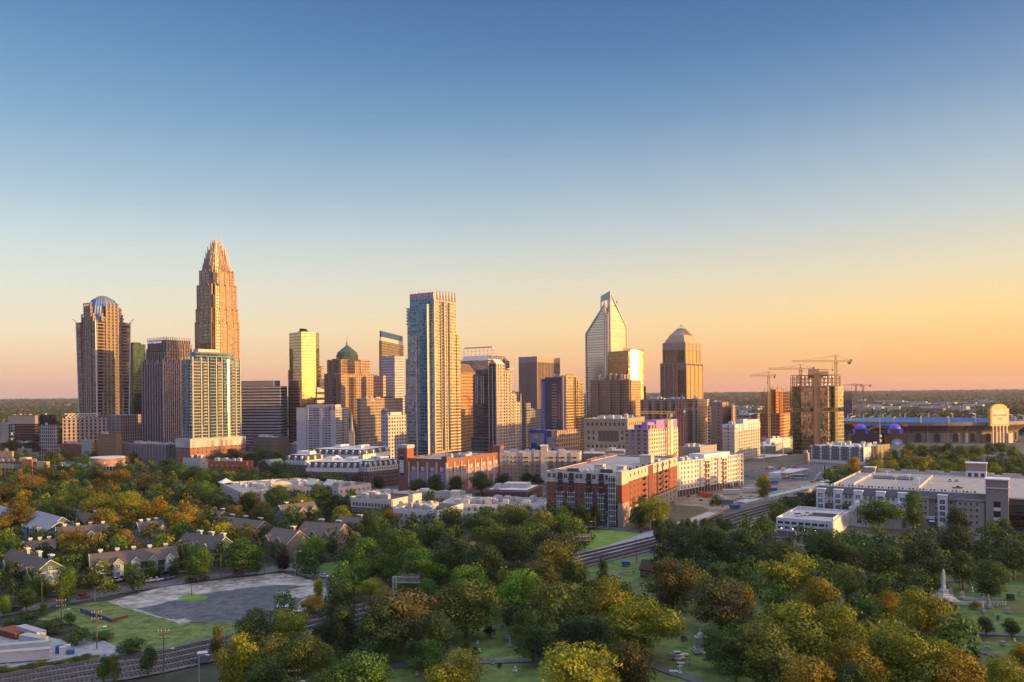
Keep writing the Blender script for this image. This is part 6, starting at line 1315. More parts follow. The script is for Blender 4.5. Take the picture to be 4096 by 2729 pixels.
def crane(px, py0, pymast, pyjib, pytop, pxl, pxr, d, label, col=(.5, .36, .12), tilt=0):
    """hammerhead tower crane: mast at photo column px, jib reaching pxl, counter-jib pxr"""
    p = pd(px, pyjib, d); r = empty('tower_crane', (p.x, p.y, 0)); tag(r, label, 'crane', 'tower cranes'); m_ = mat('crane_paint_%d' % int(col[0]*100), col, .6)
    zj = zat(px, pyjib, d); zt_ = zat(px, pytop, d); z0 = max(0, zat(px, py0, d)); w = 1.1
    def lattice(mb, a, b, w, n):
        a = Vector(a); b = Vector(b); dr = (b-a).normalized(); up = Vector((0, 0, 1)) if abs(dr.z) < .9 else Vector((0, 1, 0)); sd = dr.cross(up).normalized()*w; u2 = sd.cross(dr).normalized()*w
        cs = [(-1, -1), (1, -1), (1, 1), (-1, 1)]
        for i, j in cs: mb.bar(a+sd*i+u2*j, b+sd*i+u2*j, .32)
        for k in range(n):
            t0, t1 = k/n, (k+1)/n; p0, p1 = a.lerp(b, t0), a.lerp(b, t1)
            for e in range(4): (i, j), (i2, j2) = cs[e], cs[(e+1) % 4]; mb.bar(p0+sd*i+u2*j, p1+sd*i2+u2*j2, .2)
    m = MB(); lattice(m, (0, 0, 0), (0, 0, zj), w, max(6, int(zj/4))); m.build('mast', m_, r)
    xl, xr = (kx(pxl, pyjib)-kx(px, pyjib))*d, (kx(pxr, pyjib)-kx(px, pyjib))*d; dl = tilt
    m = MB(); lattice(m, (0, 0, zj+.8), (xl, dl, zj+1.2), .8, int(abs(xl)/3.2)); m.build('jib', m_, r)
    m = MB(); lattice(m, (0, 0, zj+.8), (xr, -dl*.3, zj+.8), .6, max(3, int(abs(xr)/3))); m.build('counter_jib', m_, r)
    m = MB(); m.box(xr*.75, xr*.92, -.9, .9, zj-2.6, zj+.2) if xr > 0 else m.box(xr*.92, xr*.75, -.9, .9, zj-2.6, zj+.2); m.box(min(xr*.9, xr), max(xr*.9, xr), -.6, .6, zj+.2, zj+2.8); m.build('counterweight', mat('counterweight', (.12, .11, .1), .8), r)
    m = MB(); m.bar((-.7, 0, zj+1), (0, 0, zt_), .45); m.bar((.7, 0, zj+1), (0, 0, zt_), .45); m.bar((0, -.7, zj+1), (0, 0, zt_), .3); m.build('apex', m_, r)
    m = MB()
    for t in (.35, .75): m.bar((0, 0, zt_), (xl*t, dl*t, zj+1.8), .18)
    m.bar((0, 0, zt_), (xr*.85, 0, zj+1.5), .18); m.bar((xl*.08, 0, zj), (xl*.08, 0, zj-8), .15); m.box(xl*.08-.6, xl*.08+.6, -.4, .4, zj-9.5, zj-8); m.build('stay_cable', mat('cable_dark', (.08, .07, .07), .6), r)
    m = MB(); m.box(.9, 2.8, -1, 1, zj-2.4, zj-.2); m.build('cab', mat('cab_white', (.5, .5, .5), .5), r)
    return r
crane(3343, 1790, 1500, 1448, 1421, 3168, 3408, 872, 'largest tower crane, standing against the glass tower under construction', (.45, .32, .1))
crane(3202, 1600, 1500, 1478, 1458, 3074, 3257, 905, 'middle tower crane behind the glass tower under construction', (.3, .26, .2))
crane(3075, 1600, 1560, 1505, 1487, 3004, 3102, 1035, 'tower crane with short jib above the orange concrete-framed tower', (.5, .36, .12), 6)
crane(3424, 1640, 1560, 1542, 1534, 3373, 3448, 1500, 'small distant tower crane on the far concrete frame', (.16, .14, .16))
crane(3453, 1600, 1560, 1543, 1539, 3400, 3485, 1650, 'distant tower crane right of the far concrete frame, slender', (.14, .13, .15))
r_ = empty('brown_mast_crane', (*pd(2727, 1760, 620).xy, 0)); bpy.data.objects.remove(r_)
crane(2674, 1850, 1700, 1655, 1648, 2560, 2700, 580, 'red and white lattice crane mast in front of the half-finished white block', (.5, .45, .42))
crane(2727, 1850, 1600, 1640, 1568, 2840, 2700, 660, 'dark red crane mast between the half-finished block and the brown slab', (.2, .09, .09))
def far_frame():
    d = 1480; r, L, Rr = site('distant_concrete_frame', 'dark concrete frame of an unfinished building behind the glass-clad tower, near the stadium', 'building under construction', 3374, 3410, 3432, d, R(25)); h = zat(3400, 1566, d); zm = zat(3400, 1600, d)
    m = MB(); m.prism(rect(-L, 0, 0, Rr), 0, zm, 0); m.build('wall', facade('far_dark', (.12, .12, .16), (.08, .08, .12), 3, 4, .6, .5, .4, .2), r)
    m = MB(); skeleton(m, L, Rr, zm, h, 4.2, 5, 4); 
    for i in range(5): m.box(-L*.1-i*L*.2, -L*.1-i*L*.2+.5, 1, 1.5, h, h+9-(i % 2)*4)
    m.build('concrete_frame', mat('far_concrete', (.16, .13, .15), .85), r)
far_frame()

# --- football stadium
def stadium():
    d0 = 1150; cxw = kx(3700, 1690)*d0; r = empty('football_stadium', (cxw, d0, 0), -R(12)); tag(r, 'huge oval football stadium with blue seats and an arcaded stone wall', 'stadium')
    A, B_ = 128., 105.; con = mat('stadium_brown', (.13, .1, .085), .85, var=.15, scale=.1); lt = mat('stadium_stone', (.3, .26, .235), .8); N_ = 96
    def ring(k, z): return [((A*k)*math.cos(2*math.pi*i/N_), (B_*k)*math.sin(2*math.pi*i/N_)) for i in range(N_)]
    def band(mb, k0, z0, k1, z1, mi=0, flip=False):
        a, b = ring(k0, z0), ring(k1, z1); o = len(mb.v); mb.v += [(x, y, z0) for x, y in a]+[(x, y, z1) for x, y in b]
        for i in range(N_): j = (i+1) % N_; f = (o+i, o+j, o+N_+j, o+N_+i); mb.f.append(f[::-1] if flip else f); mb.m.append(mi)
    m = MB(); band(m, .9, 0, .9, 13, 1); band(m, .9, 13, .93, 15.5, 1); band(m, .93, 15.5, 1., 23, 0); band(m, 1., 23, 1.005, 27.5, 1); band(m, 1.005, 27.5, .97, 27.5, 1); m.build('bowl_wall', [con, lt], r)
    m = MB(); band(m, .97, 27.4, .74, 16, 0, False); band(m, .74, 16, .74, 12, 1); band(m, .74, 12, .55, 2, 0); m.build('seating', [mat('blue_seats', (.01, .13, .34), .7), lt], r)
    f = MB(); f.prism(ring(.55, 0), .1, .5); f.build('playing_field', mat('turf', (.05, .12, .03), .9), r)
    m = MB()
    for i in range(0, N_, 3):
        a = 2*math.pi*i/N_; x, y = math.cos(a), math.sin(a)
        if y < .3 or True: m.bar((A*.91*x, B_*.91*y, 0), (A*.91*x, B_*.91*y, 15), 1.2); m.bar((A*.93*x, B_*.93*y, 15.5), (A*1.01*x, B_*1.01*y, 23.5), .5)
    m.build('wall_rib', lt, r)
    for i in range(0, N_, 3):
        m = MB(); a = 2*math.pi*(i+1.5)/N_; c_ = Vector((A*.905*math.cos(a), B_*.905*math.sin(a), 0)); t = Vector((-A*math.sin(a), B_*math.cos(a), 0)).normalized(); n = Vector((B_*math.cos(a), A*math.sin(a), 0)).normalized()*.35; hw = 3.5
        pts = [(-hw, 1)]+[(hw*math.cos(math.pi-math.pi*k/8), 9.3+3.1*math.sin(math.pi*k/8)) for k in range(9)]+[(hw, 1)]
        m.add([c_+n+t*u+Vector((0, 0, z)) for u, z in pts], [tuple(reversed(range(len(pts))))]); m.build('arch_shade_panel', mat('arch_shade', (.05, .04, .04), .7), r)  # dark arch-shaped panel stands in for the shade inside the opening
    for i in range(0, N_, 4):
        a = 2*math.pi*i/N_; x, y = A*1.0*math.cos(a), B_*1.0*math.sin(a)
        q = MB(); q.box(x-.8, x+.8, y-.8, y+.8, 26, 33.5); q.bar((x, y, 33), (x*.94, y*.94, 34.5), 1.2); q.build('light_pylon', mat('pylon_peach', (.6, .48, .42), .6), r)
    bk = mat('gate_black', (.035, .03, .035), .6); bd = mat('blue_dome', (.05, .07, .6), .5, emit=(.06, .08, .8, .12), var=0)
    th = R(12); c, s = math.cos(th), math.sin(th)
    def loc(px, dd): w_ = Vector((kx(px, 1720)*dd-cxw, dd-d0)); return (w_.x*c-w_.y*s, w_.x*s+w_.y*c)
    for px, dd in ((3445, 1052), (3582, 1038)):
        x, y = loc(px, dd); q = MB(); z1 = zat(px, 1716, dd); q.box(x-14, x+14, y-3, y+14, 0, z1-8); q.box(x-9, x+9, y-3.4, y+12, z1-8, z1); q.build('gate_tower', bk, r)
        q = MB(); k = [(7.5*math.cos(a), 7.5*math.sin(a)) for a in [i*math.pi/10 for i in range(20)]]; ks = [1, .96, .8, .5, .1]; zs = [0, 2, 4.2, 5.8, 6.6]
        for j in range(4): q.loft([(x+a*ks[j], y+4+b*ks[j]) for a, b in k], z1+zs[j], [(x+a*ks[j+1], y+4+b*ks[j+1]) for a, b in k], z1+zs[j+1])
        q.build('blue_dome', bd, r); q = MB(); q.box(x+3.5, x+8, y-3.7, y-3.4, z1-6, z1-.5); q.box(x-10.5, x-8, y-3.7, y-3.4, z1-6, z1-.5); q.build('blue_window', bd, r)
        if px > 3500:
            q = MB(); q.tube([(x+1, y-3.05, z1-20), (x+1, y-3.4, z1-20)], 7.6, 28, 0); q.tube([(x+1, y-3.45, z1-20), (x+1, y-3.6, z1-20)], 4.6, 24, 1); q.add([(x-3, y-3.7, z1-23), (x+1, y-3.7, z1-22), (x+4.4, y-3.7, z1-18), (x+1.5, y-3.7, z1-18.6), (x-.4, y-3.7, z1-16.6), (x-.6, y-3.7, z1-19.6)], [(0, 1, 2, 3, 4, 5)], 2); q.build('round_emblem', [mat('emblem_ring', (.2, .22, .24), .6), mat('emblem_blue', (.02, .2, .6), .5, emit=(.02, .2, .7, .4), var=0), mat('emblem_silver', (.6, .65, .7), .5)], r)
    x, y = loc(3513, 1044); q = MB()
    pts = [(-16, 16), (-8, 21), (0, 23), (9, 21.5), (17, 17)]
    for (a0, z0), (a1, z1) in zip(pts, pts[1:]): q.bar((x+a0, y, z0), (x+a1, y, z1), 3.2, h=1.6)
    q.build('gate_arch', mat('arch_grey', (.12, .12, .13), .5), r)
    q = MB(); q.box(x-14, x+14, y+2, y+3, 0, 15); q.build('gate_glazing', facade('gate_glass', (.2, .2, .22), (.05, .05, .06), 3, 3, .88, .88, .5, .15, litp=.1), r)
    x, y = loc(3520, 1030); text('Bank of America Stadium', 3.4, r, (x, y-.2, 25.2), (R(90), 0, R(3)), mat('blue_lit_letter', (.05, .1, .7), .5, emit=(.08, .12, .9, .25), var=0)); 
    q = MB()
    for dx in (-30, 30): q.add([(x+dx-4, y-.3, 24.6), (x+dx+1, y-.3, 23.4), (x+dx+4.4, y-.3, 25.4), (x+dx+1, y-.3, 26.8), (x+dx-3, y-.3, 26.2)], [(0, 1, 2, 3, 4)])
    q.build('red_emblem', mat('red_mark2', (.6, .04, .08), .5), r)
    # scoreboard
    dd = 1040; x, y = loc(4000, dd); sc_ = mat('board_frame', (.55, .36, .12), .5); fc_ = mat('board_face', (.72, .6, .42), .6)
    z0, z1 = zat(4000, 1697, dd), zat(4000, 1637, dd); q = MB(); 
    ang = R(26); e = Vector((math.cos(ang), math.sin(ang), 0)); n = Vector((math.sin(ang), -math.cos(ang), 0)); o = Vector((x, y, 0)); hw = 12.6
    def P(u, v, z): return o+e*u+n*v+Vector((0, 0, z))
    def slab(mb, u0, u1, v0, v1, a, b, mi=0): mb.add([P(u0, v1, a), P(u1, v1, a), P(u1, v0, a), P(u0, v0, a), P(u0, v1, b), P(u1, v1, b), P(u1, v0, b), P(u0, v0, b)], [(3,2,1,0),(4,5,6,7),(0,1,5,4),(1,2,6,5),(2,3,7,6),(3,0,4,7)], mi)
    slab(q, -hw-2, hw+2, -5, 0, z0-2.5, z1+.8, 0); slab(q, -hw, hw, 0, .35, z0, z1, 1)
    pts = [(hw*.98*math.cos(math.pi*k/12), z1+.8+6*math.sin(math.pi*k/12)) for k in range(13)]; q.add([P(u, -.5, z) for u, z in pts]+[P(u, -4, z) for u, z in pts], [tuple(range(13)), tuple(reversed(range(13, 26)))]+[(i+1, i, i+13, i+14) for i in range(12)], 0)
    q.build('scoreboard', [sc_, fc_], r)
    oc = mat('board_orange', (.6, .3, .12), .6)
    text('Bank of America', 2.9, r, P(0, .5, (z0+z1)/2+2), (R(90), 0, ang), oc); text('Stadium', 2.9, r, P(0, .5, (z0+z1)/2-2.6), (R(90), 0, ang), oc)
    q = MB()
    for u in (-9.6, 9.6): q.add([P(u-1.6, .5, (z0+z1)/2+2), P(u, .5, (z0+z1)/2-.4), P(u+1.6, .5, (z0+z1)/2+2), P(u, .5, (z0+z1)/2+4.4)], [(0, 1, 2, 3)])
    q.build('diamond_mark', oc, r)
    q = MB()
    for i in range(5):
        for u in (-11+i*5.5,): slab(q, u-.9, u+.9, -1, .4, 0, z0-2.4)
    slab(q, hw-1, hw+6, -7, 2, 0, z0-12); q.build('board_support', mat('pylon_peach', (.6, .48, .42), .6), r)
stadium()
# ================================================================ ground surfaces near the camera
ZL = [0.0]; KEEP = []          # KEEP: world outlines where no tree may stand
def wpoly(pts): return [tuple(gp(x, y).xy) for x, y in pts]
def sheet(name, pts, m, keep=True, world=None, kind='structure', label=None):
    ZL[0] += .012; q = world or wpoly(pts)
    if sum(q[i][0]*q[(i+1) % len(q)][1]-q[(i+1) % len(q)][0]*q[i][1] for i in range(len(q))) < 0: q = q[::-1]
    if name not in ('street', 'woodland_ground', 'cemetery_lawn') and not world:      # worn, uneven outlines
        rj = random.Random(len(q)+len(name)); o2 = []
        for i in range(len(q)):
            a, b = Vector(q[i]), Vector(q[(i+1) % len(q)]); n = max(1, int((b-a).length/2.5)); o2 += [tuple(a.lerp(b, k/n)+Vector((rj.uniform(-.5, .5), rj.uniform(-.5, .5)))*(k > 0)) for k in range(n)]
        q = o2
    mb = MB(); mb.add([(x, y, ZL[0]) for x, y in q], [tuple(range(len(q)))]); o = mb.build(name, m); tag(o, label, kind=kind)
    if keep: KEEP.append(q)
    return o
def strip(name, line, w, m, keep=True, dz=0, mb=None):
    ZL[0] += .012; pts = [Vector((p[0], p[1], 0)) for p in line]; q = mb or MB(); Ls = []; Rs = []
    for i, p in enumerate(pts):
        t = (pts[min(i+1, len(pts)-1)]-pts[max(i-1, 0)]).normalized(); n = Vector((-t.y, t.x, 0)); Ls.append(p+n*w/2); Rs.append(p-n*w/2)
    for i in range(len(pts)-1):
        z = Vector((0, 0, ZL[0]+dz)); q.add([Rs[i]+z, Rs[i+1]+z, Ls[i+1]+z, Ls[i]+z], [(0, 1, 2, 3)])
    if keep: KEEP.append([tuple(p.xy) for p in Ls]+[tuple(p.xy) for p in reversed(Rs)])
    if mb is None: o = q.build(name, m); tag(o, kind='structure'); return o
def smooth(pts, n=8):
    out = []; P = [Vector(p) for p in pts]
    for i in range(len(P)-1):
        p0, p1, p2, p3 = P[max(i-1, 0)], P[i], P[i+1], P[min(i+2, len(P)-1)]
        for k in range(n):
            t = k/n; out.append(.5*((2*p1)+(-p0+p2)*t+(2*p0-5*p1+4*p2-p3)*t*t+(-p0+3*p1-3*p2+p3)*t*t*t))
    out.append(P[-1]); return out
GRASS = mat('cemetery_grass', (.085, .15, .028), .95, var=.5, scale=.2); GRASSB = mat('bright_grass', (.14, .24, .03), .95, var=.3, scale=.2); ASPH = mat('asphalt', (.085, .088, .1), .9, var=.4, scale=.3)
CONC = mat('worn_concrete', (.36, .33, .29), .9, var=.5, scale=.2); DIRT = mat('site_dirt', (.24, .19, .14), .95, var=.4, scale=.08); BALL = mat('track_ballast', (.13, .122, .125), .95, var=.35, scale=.6); GRAVEL = mat('grey_gravel', (.3, .3, .32), .95, var=.25, scale=.4); LITTER = mat('leaf_litter', (.12, .065, .04), .95, var=.4, scale=.5)
patchy(GRASS, (.15, .115, .045), .06, .48, .66); patchy(GRASSB, (.2, .19, .06), .15, .5, .7); patchy(ASPH, (.2, .19, .18), .1, .52, .64, .6); patchy(CONC, (.13, .12, .1), .12, .5, .66); patchy(BALL, (.07, .055, .045), .3, .5, .62); patchy(DIRT, (.12, .1, .08), .1)
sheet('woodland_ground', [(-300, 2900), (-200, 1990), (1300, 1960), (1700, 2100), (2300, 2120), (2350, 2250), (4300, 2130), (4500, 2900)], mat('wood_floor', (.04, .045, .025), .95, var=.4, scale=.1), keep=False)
sheet('cemetery_lawn', [(1230, 2540), (1700, 2400), (2340, 2240), (2560, 2230), (2700, 2215), (3300, 2300), (3700, 2215), (4300, 2230), (4500, 2900), (1000, 2900)], GRASS, keep=False)
sheet('green_field', [(2336, 2165), (2355, 2121), (2451, 2119), (2597, 2134), (2500, 2172), (2419, 2195), (2310, 2206)], GRASSB)
sheet('rough_slope_ground', [(2560, 2130), (2690, 2100), (2850, 2052), (2800, 2022), (2700, 2020), (2600, 2060)], mat('rough_slope', (.09, .09, .04), .95, var=.4, scale=.3))
sheet('construction_ground', [(2690, 2000), (2760, 1975), (2960, 1945), (3250, 1880), (3330, 1935), (3000, 2016), (2860, 2050), (2800, 2026), (2700, 2020)], DIRT)
sheet('station_car_park', [(2970, 1880), (3320, 1850), (3600, 1868), (3560, 1890), (3320, 1920), (3060, 1932)], ASPH)
sheet('stadium_car_park', [(3600, 1850), (3760, 1830), (3800, 1850), (3690, 1872)], ASPH); sheet('stadium_car_park', [(3850, 1860), (4060, 1800), (4300, 1790), (4300, 1810), (3960, 1880)], ASPH)
sheet('street', [(3690, 2125), (3790, 2108), (4300, 2150), (4300, 2200), (3800, 2180)], ASPH)
sheet('grass_lot', [(150, 2480), (250, 2430), (420, 2405), (560, 2437), (680, 2478), (760, 2492), (960, 2492), (1000, 2540), (880, 2590), (640, 2620), (470, 2590), (300, 2500)], mat('lot_grass', (.12, .165, .035), .95, var=.5, scale=.3))
sheet('concrete_lot', [(420, 2408), (640, 2352), (900, 2318), (1130, 2294), (1245, 2320), (1330, 2350), (1330, 2400), (1120, 2480), (700, 2490)], CONC)
sheet('asphalt_lot', [(545, 2437), (850, 2372), (960, 2356), (1100, 2342), (1200, 2345), (1290, 2335), (1290, 2375), (1225, 2380), (1190, 2420), (1110, 2500), (960, 2496), (760, 2490), (680, 2478)], ASPH)
sheet('concrete_lot_patch', [(1100, 2375), (1240, 2340), (1300, 2350), (1290, 2385), (1180, 2395)], CONC); sheet('grass_island', [(705, 2395), (760, 2375), (835, 2388), (825, 2398), (760, 2406)], GRASSB); sheet('concrete_lot_patch', [(685, 2484), (735, 2477), (770, 2486), (720, 2500)], CONC)
sheet('lawn', [(1250, 2300), (1290, 2255), (1370, 2245), (1400, 2300), (1330, 2310)], mat('lawn_green', (.07, .16, .03), .95, var=.25, scale=.3))
mb = MB(); rr = random.Random(1)
for (ax, ay, bx_, by, n, dx, dy) in ((600, 2450, 730, 2445, 14, 42, -7.5), (700, 2470, 790, 2462, 9, 42, -7), (560, 2440, 640, 2432, 6, 30, 8)):
    for i in range(n): a, b = gp(ax+dx*i, ay+dy*i), gp(ax+dx*i+22, ay+dy*i+9); a.z = b.z = ZL[0]+.03; mb.bar(a, b, .09, h=.01)
for i in range(18): p = gp(790+i*22+rr.uniform(-3, 3), 2352-i*2.7); mb.box(p.x-.8, p.x+.8, p.y-.15, p.y+.15, ZL[0], ZL[0]+.16)
tag(mb.build('road_markings', mat('faded_white_paint', (.3, .3, .3), .8, var=.3)), kind='structure')
# roads
ROADC = [gp(-60, 2470), gp(100, 2440), gp(300, 2402), gp(480, 2368), gp(650, 2340), gp(850, 2312), gp(1050, 2288), gp(1150, 2277)]
strip('leaf_strewn_verge', [p+Vector((-1.5, 6, 0)) for p in smooth(ROADC)], 5, LITTER); strip('street', smooth(ROADC), 8, ASPH)
strip('street', smooth([gp(1090, 2283), gp(1140, 2262), gp(1190, 2275), gp(1270, 2305), gp(1345, 2345), gp(1380, 2380)]), 9, ASPH); strip('street', smooth([gp(2200, 2100), gp(2340, 2108), gp(2480, 2118), gp(2660, 2140)]), 8, ASPH)
for pts in ([(1480, 2668), (1700, 2662), (1918, 2650), (2090, 2645), (2250, 2640)], [(2560, 2650), (2680, 2690), (2780, 2725), (2900, 2790)], [(3600, 2500), (3850, 2530), (4000, 2540), (4200, 2548)], [(3780, 2580), (3900, 2605), (4010, 2630), (4150, 2668)], [(3400, 2330), (3560, 2360), (3700, 2340), (3860, 2320)]):
    strip('cemetery_path', smooth([gp(*p) for p in pts]), 3.2, mat('path_asphalt', (.11, .1, .12), .9, var=.2))
strip('service_drive', smooth([gp(330, 2560), gp(400, 2590), gp(480, 2640)]), 6, GRAVEL); sheet('trailer_yard', [(-100, 2500), (160, 2540), (300, 2580), (420, 2620), (200, 2655), (-100, 2700)], GRAVEL)
# railway
RAIL = smooth([gp(-250, 2790), gp(330, 2690), gp(860, 2598), gp(2350, 2236), gp(2600, 2174), gp(2800, 2122), gp(3040, 2046), gp(3262, 1988), gp(3420, 1945), gp(3640, 1880)], 8)
strip('railway_ballast', RAIL, 21, BALL); strip('gravel_track', smooth([gp(2180, 2290), gp(2330, 2222), gp(2440, 2200), gp(2560, 2160), gp(2650, 2126), gp(2760, 2090)]), 11, GRAVEL)
SLEEP = mat('timber_sleeper', (.062, .052, .047), .9); RLM = mat('rail_steel', (.22, .17, .15), .4, .7)
def offs(line, o): 
    out = []
    for i, p in enumerate(line): t = (line[min(i+1, len(line)-1)]-line[max(i-1, 0)]).normalized(); out.append(p+Vector((-t.y, t.x, 0))*o)
    return out
for k, o in enumerate((-7.2, -2.6, 2.0, 6.6)):
    line = offs(RAIL, o); mb = MB(); z = Vector((0, 0, ZL[0]+.02))
    for s_ in (-.72, .72):
        ln = offs(line, s_)
        for a, b in zip(ln, ln[1:]): mb.bar(a+z+Vector((0, 0, .3)), b+z+Vector((0, 0, .3)), .14, 0, .18)
    for a, b in zip(line, line[1:]):
        L_ = (b-a).length; n = int(L_/.85); t = (b-a).normalized(); pn = Vector((-t.y, t.x, 0))*1.3
        if a.y > 600 or a.x < -160: n = int(n/2)
        for i in range(n): c = a.lerp(b, (i+.5)/n)+z+Vector((0, 0, .12)); mb.bar(c-pn, c+pn, .3, 1, .2)
    tag(mb.build('railway_track', [RLM, SLEEP]), kind='structure')
def wallrun(name, a, b, w, z0, z1a, z1b, m, label, cat):
    a = Vector((a.x, a.y, 0)); b = Vector((b.x, b.y, 0)); t = (b-a).normalized(); n = Vector((-t.y, t.x, 0))*w; mb = MB()
    vs = [a+Vector((0, 0, z0)), b+Vector((0, 0, z0)), b+n+Vector((0, 0, z0)), a+n+Vector((0, 0, z0)), a+Vector((0, 0, z1a)), b+Vector((0, 0, z1b)), b+n+Vector((0, 0, z1b)), a+n+Vector((0, 0, z1a))]
    mb.add(vs, [(3,2,1,0),(4,5,6,7),(0,1,5,4),(1,2,6,5),(2,3,7,6),(3,0,4,7)]); o = mb.build(name, m); tag(o, label, cat); return o
PALEC = mat('pale_concrete', (.42, .4, .38), .85, var=.2, scale=.3)
o = wallrun('embankment_wall', gp(2985, 2020), gp(3320, 1966), 8, 0, 1.5, 5.5, PALEC, 'long pale concrete rail embankment wall rising toward the parking deck', 'retaining wall')
mb = MB()
for i in range(16): mb.box(-2.6, 2.6, -.7, .7, 0, .5)
a_, b_ = gp(3000, 2012), gp(3320, 1958)
for i in range(15): c = a_.lerp(b_, (i+.5)/15); q = MB(); q.box(-3, 3, -1.3, 1.3, 0, .9).box(-2.6, 2.6, -1, 1, .9, 1.2); x_ = q.build('form_panel', mat('pale_green_form', (.3, .42, .38), .7), None, (c.x, c.y+3, 1.6+i*.27), R(40)); x_.parent = o
# unfinished bridge deck
r = empty('bridge_deck', gp(2800, 2085)); tag(r, 'unfinished light-rail bridge deck with green formwork and pale beams', 'bridge'); c = gp(2800, 2085)
q = MB(); P = [gp(*p)-c for p in ((2722, 2106), (2850, 2056), (2892, 2061), (2775, 2112))]; q.prism([tuple(p.xy) for p in P][::-1], 1.2, 1.8); q.build('formwork', mat('green_formwork', (.06, .28, .2), .7), r)
for i in range(7):
    t = .1+i*.13; a, b = P[0].lerp(P[3], t), P[1].lerp(P[2], t); q = MB(); q.bar(a+Vector((0, 0, 2)), b.lerp(a, .15)+Vector((0, 0, 2)), .5, h=.4); q.build('beam', METALW, r)
for a, b in ((P[0], P[1]), (P[3], P[2])): q = MB(); q.bar(a+Vector((0, 0, 1.9)), b+Vector((0, 0, 1.9)), .6, h=1.2); q.build('edge_board', mat('timber_orange', (.42, .25, .12), .8), r)
q = MB()
for p in P: q.box(p.x-.8, p.x+.8, p.y-.8, p.y+.8, -1, 1.2)
q.build('pier', PALEC, r)
o = wallrun('viaduct_parapet', gp(2952, 2112), gp(3140, 2052), .5, .2, 2.4, 2.4, PALEC, 'pale concrete viaduct edge beam beside the railway bridge', 'bridge')
te = empty('trestle', gp(3040, 2090))
for i in range(16): c = gp(2965+i*11, 2120-i*3.6)-te.location; q = MB(); q.box(c.x-.25, c.x+.25, c.y-.25, c.y+.25, -.2, 2.2); q.build('post', mat('timber_dark', (.1, .08, .07), .9), te)
tag(te, 'row of dark timber trestle posts under the railway edge beam', 'bridge')
o = wallrun('low_white_wall', gp(2800, 2100), gp(2770, 2125), .6, 0, 2.2, 1.4, PALEC, 'short sloping white barrier beside the gravel track and rails', 'barrier')
o = wallrun('graffiti_wall', gp(320, 2452), gp(447, 2492), .5, 0, 1.6, 1.2, mat('graffiti_wall_paint', (.12, .1, .16), .85, var=.6, scale=.8), 'low dark retaining wall with graffiti beside the grass lot', 'retaining wall')
o = wallrun('brick_retaining_wall', gp(447, 2493), gp(514, 2470), .5, 0, 1.2, .8, BRICK2, 'low brown retaining wall at the corner of the grass lot', 'retaining wall')

# ================================================================ cars
CARM = bpy.data.materials.new('car_paint'); CARM.use_nodes = True; nt = CARM.node_tree; oi = N(nt, 'ShaderNodeObjectInfo'); nt.links.new(oi.outputs['Color'], nt.nodes['Principled BSDF'].inputs['Base Color']); nt.nodes['Principled BSDF'].inputs['Roughness'].default_value = .3; nt.nodes['Principled BSDF'].inputs['Coat Weight'].default_value = .5
CGL = mat('car_glass', (.03, .035, .04), .08, .3, var=0); TYRE = mat('tyre_rubber', (.02, .02, .02), .8, var=0); HUB = mat('wheel_hub', (.4, .4, .42), .4, .6, var=0); HL = mat('headlight_lens', (.7, .7, .7), .2, var=0); TLm = mat('tail_light_lens', (.4, .02, .02), .3, var=0)
def profile(pts, w, inset=0.):
    mb = MB(); n = len(pts); mb.add([(x, -w/2+inset*(z > .8), z) for x, z in pts]+[(x, w/2-inset*(z > .8), z) for x, z in pts], [tuple(range(n)), tuple(reversed(range(n, 2*n)))]+[(i+1 if i+1 < n else 0, i, i+n, (i+1) % n+n) for i in range(n)]); return mb
def car_parts(kind):
    L_ = 4.3; h = {'sedan': 1.3, 'suv': 1.6, 'pickup': 1.6, 'van': 1.65}[kind]
    if kind == 'pickup': L_ = 4.9; low = [(-2.45, .35), (2.45, .35), (2.45, .8), (2.35, .98), (1.1, 1.02), (-.5, 1.02), (-.5, .95), (-2.45, .95)]; cab = [(1.0, 1.0), (.5, 1.55), (-.35, 1.6), (-.5, 1.0)]
    elif kind == 'sedan': low = [(-2.15, .3), (2.15, .3), (2.15, .65), (2.0, .8), (1.0, .9), (-1.6, .92), (-2.1, .85)]; cab = [(1.0, .88), (.35, 1.3), (-.8, 1.32), (-1.6, .9)]
    else: low = [(-2.15, .32), (2.15, .32), (2.15, .75), (2.0, .92), (1.1, 1.0), (-2.1, 1.02)]; cab = [(1.1, .98), (.5, h-.03), (-1.8, h), (-2.1, 1.0)]
    body_ = profile(low, 1.75, .06); rf = [(x*.9-.05, z+.03) for x, z in cab if z > 1.1]; (xa, za), (xb, zb) = rf[0], rf[-1]; body_.box(min(xa, xb), max(xa, xb), -.66, .66, max(za, zb)-.04, max(za, zb)+.03)
    w = MB(); w.tube([(0, -.1, 0), (0, .1, 0)], .33, 14)
    hb = MB(); hb.tube([(0, -.115, 0), (0, .115, 0)], .2, 10)
    l = MB(); l.box(-.03, .03, -.16, .16, -.07, .07)
    return L_, body_.mesh('body', CARM), profile(cab, 1.58, .12).mesh('windows', CGL), w.mesh('wheel', TYRE), hb.mesh('rim', HUB), l.mesh('headlight', HL), l.mesh('tail_light', TLm)
CP = {k: car_parts(k) for k in ('sedan', 'suv', 'pickup', 'van')}
CARC = {'white': (.62, .62, .64), 'silver': (.35, .36, .38), 'black': (.02, .02, .025), 'red': (.28, .015, .03), 'blue': (.04, .12, .28), 'grey': (.12, .12, .13), 'tan': (.3, .24, .18), 'darkred': (.12, .01, .02)}
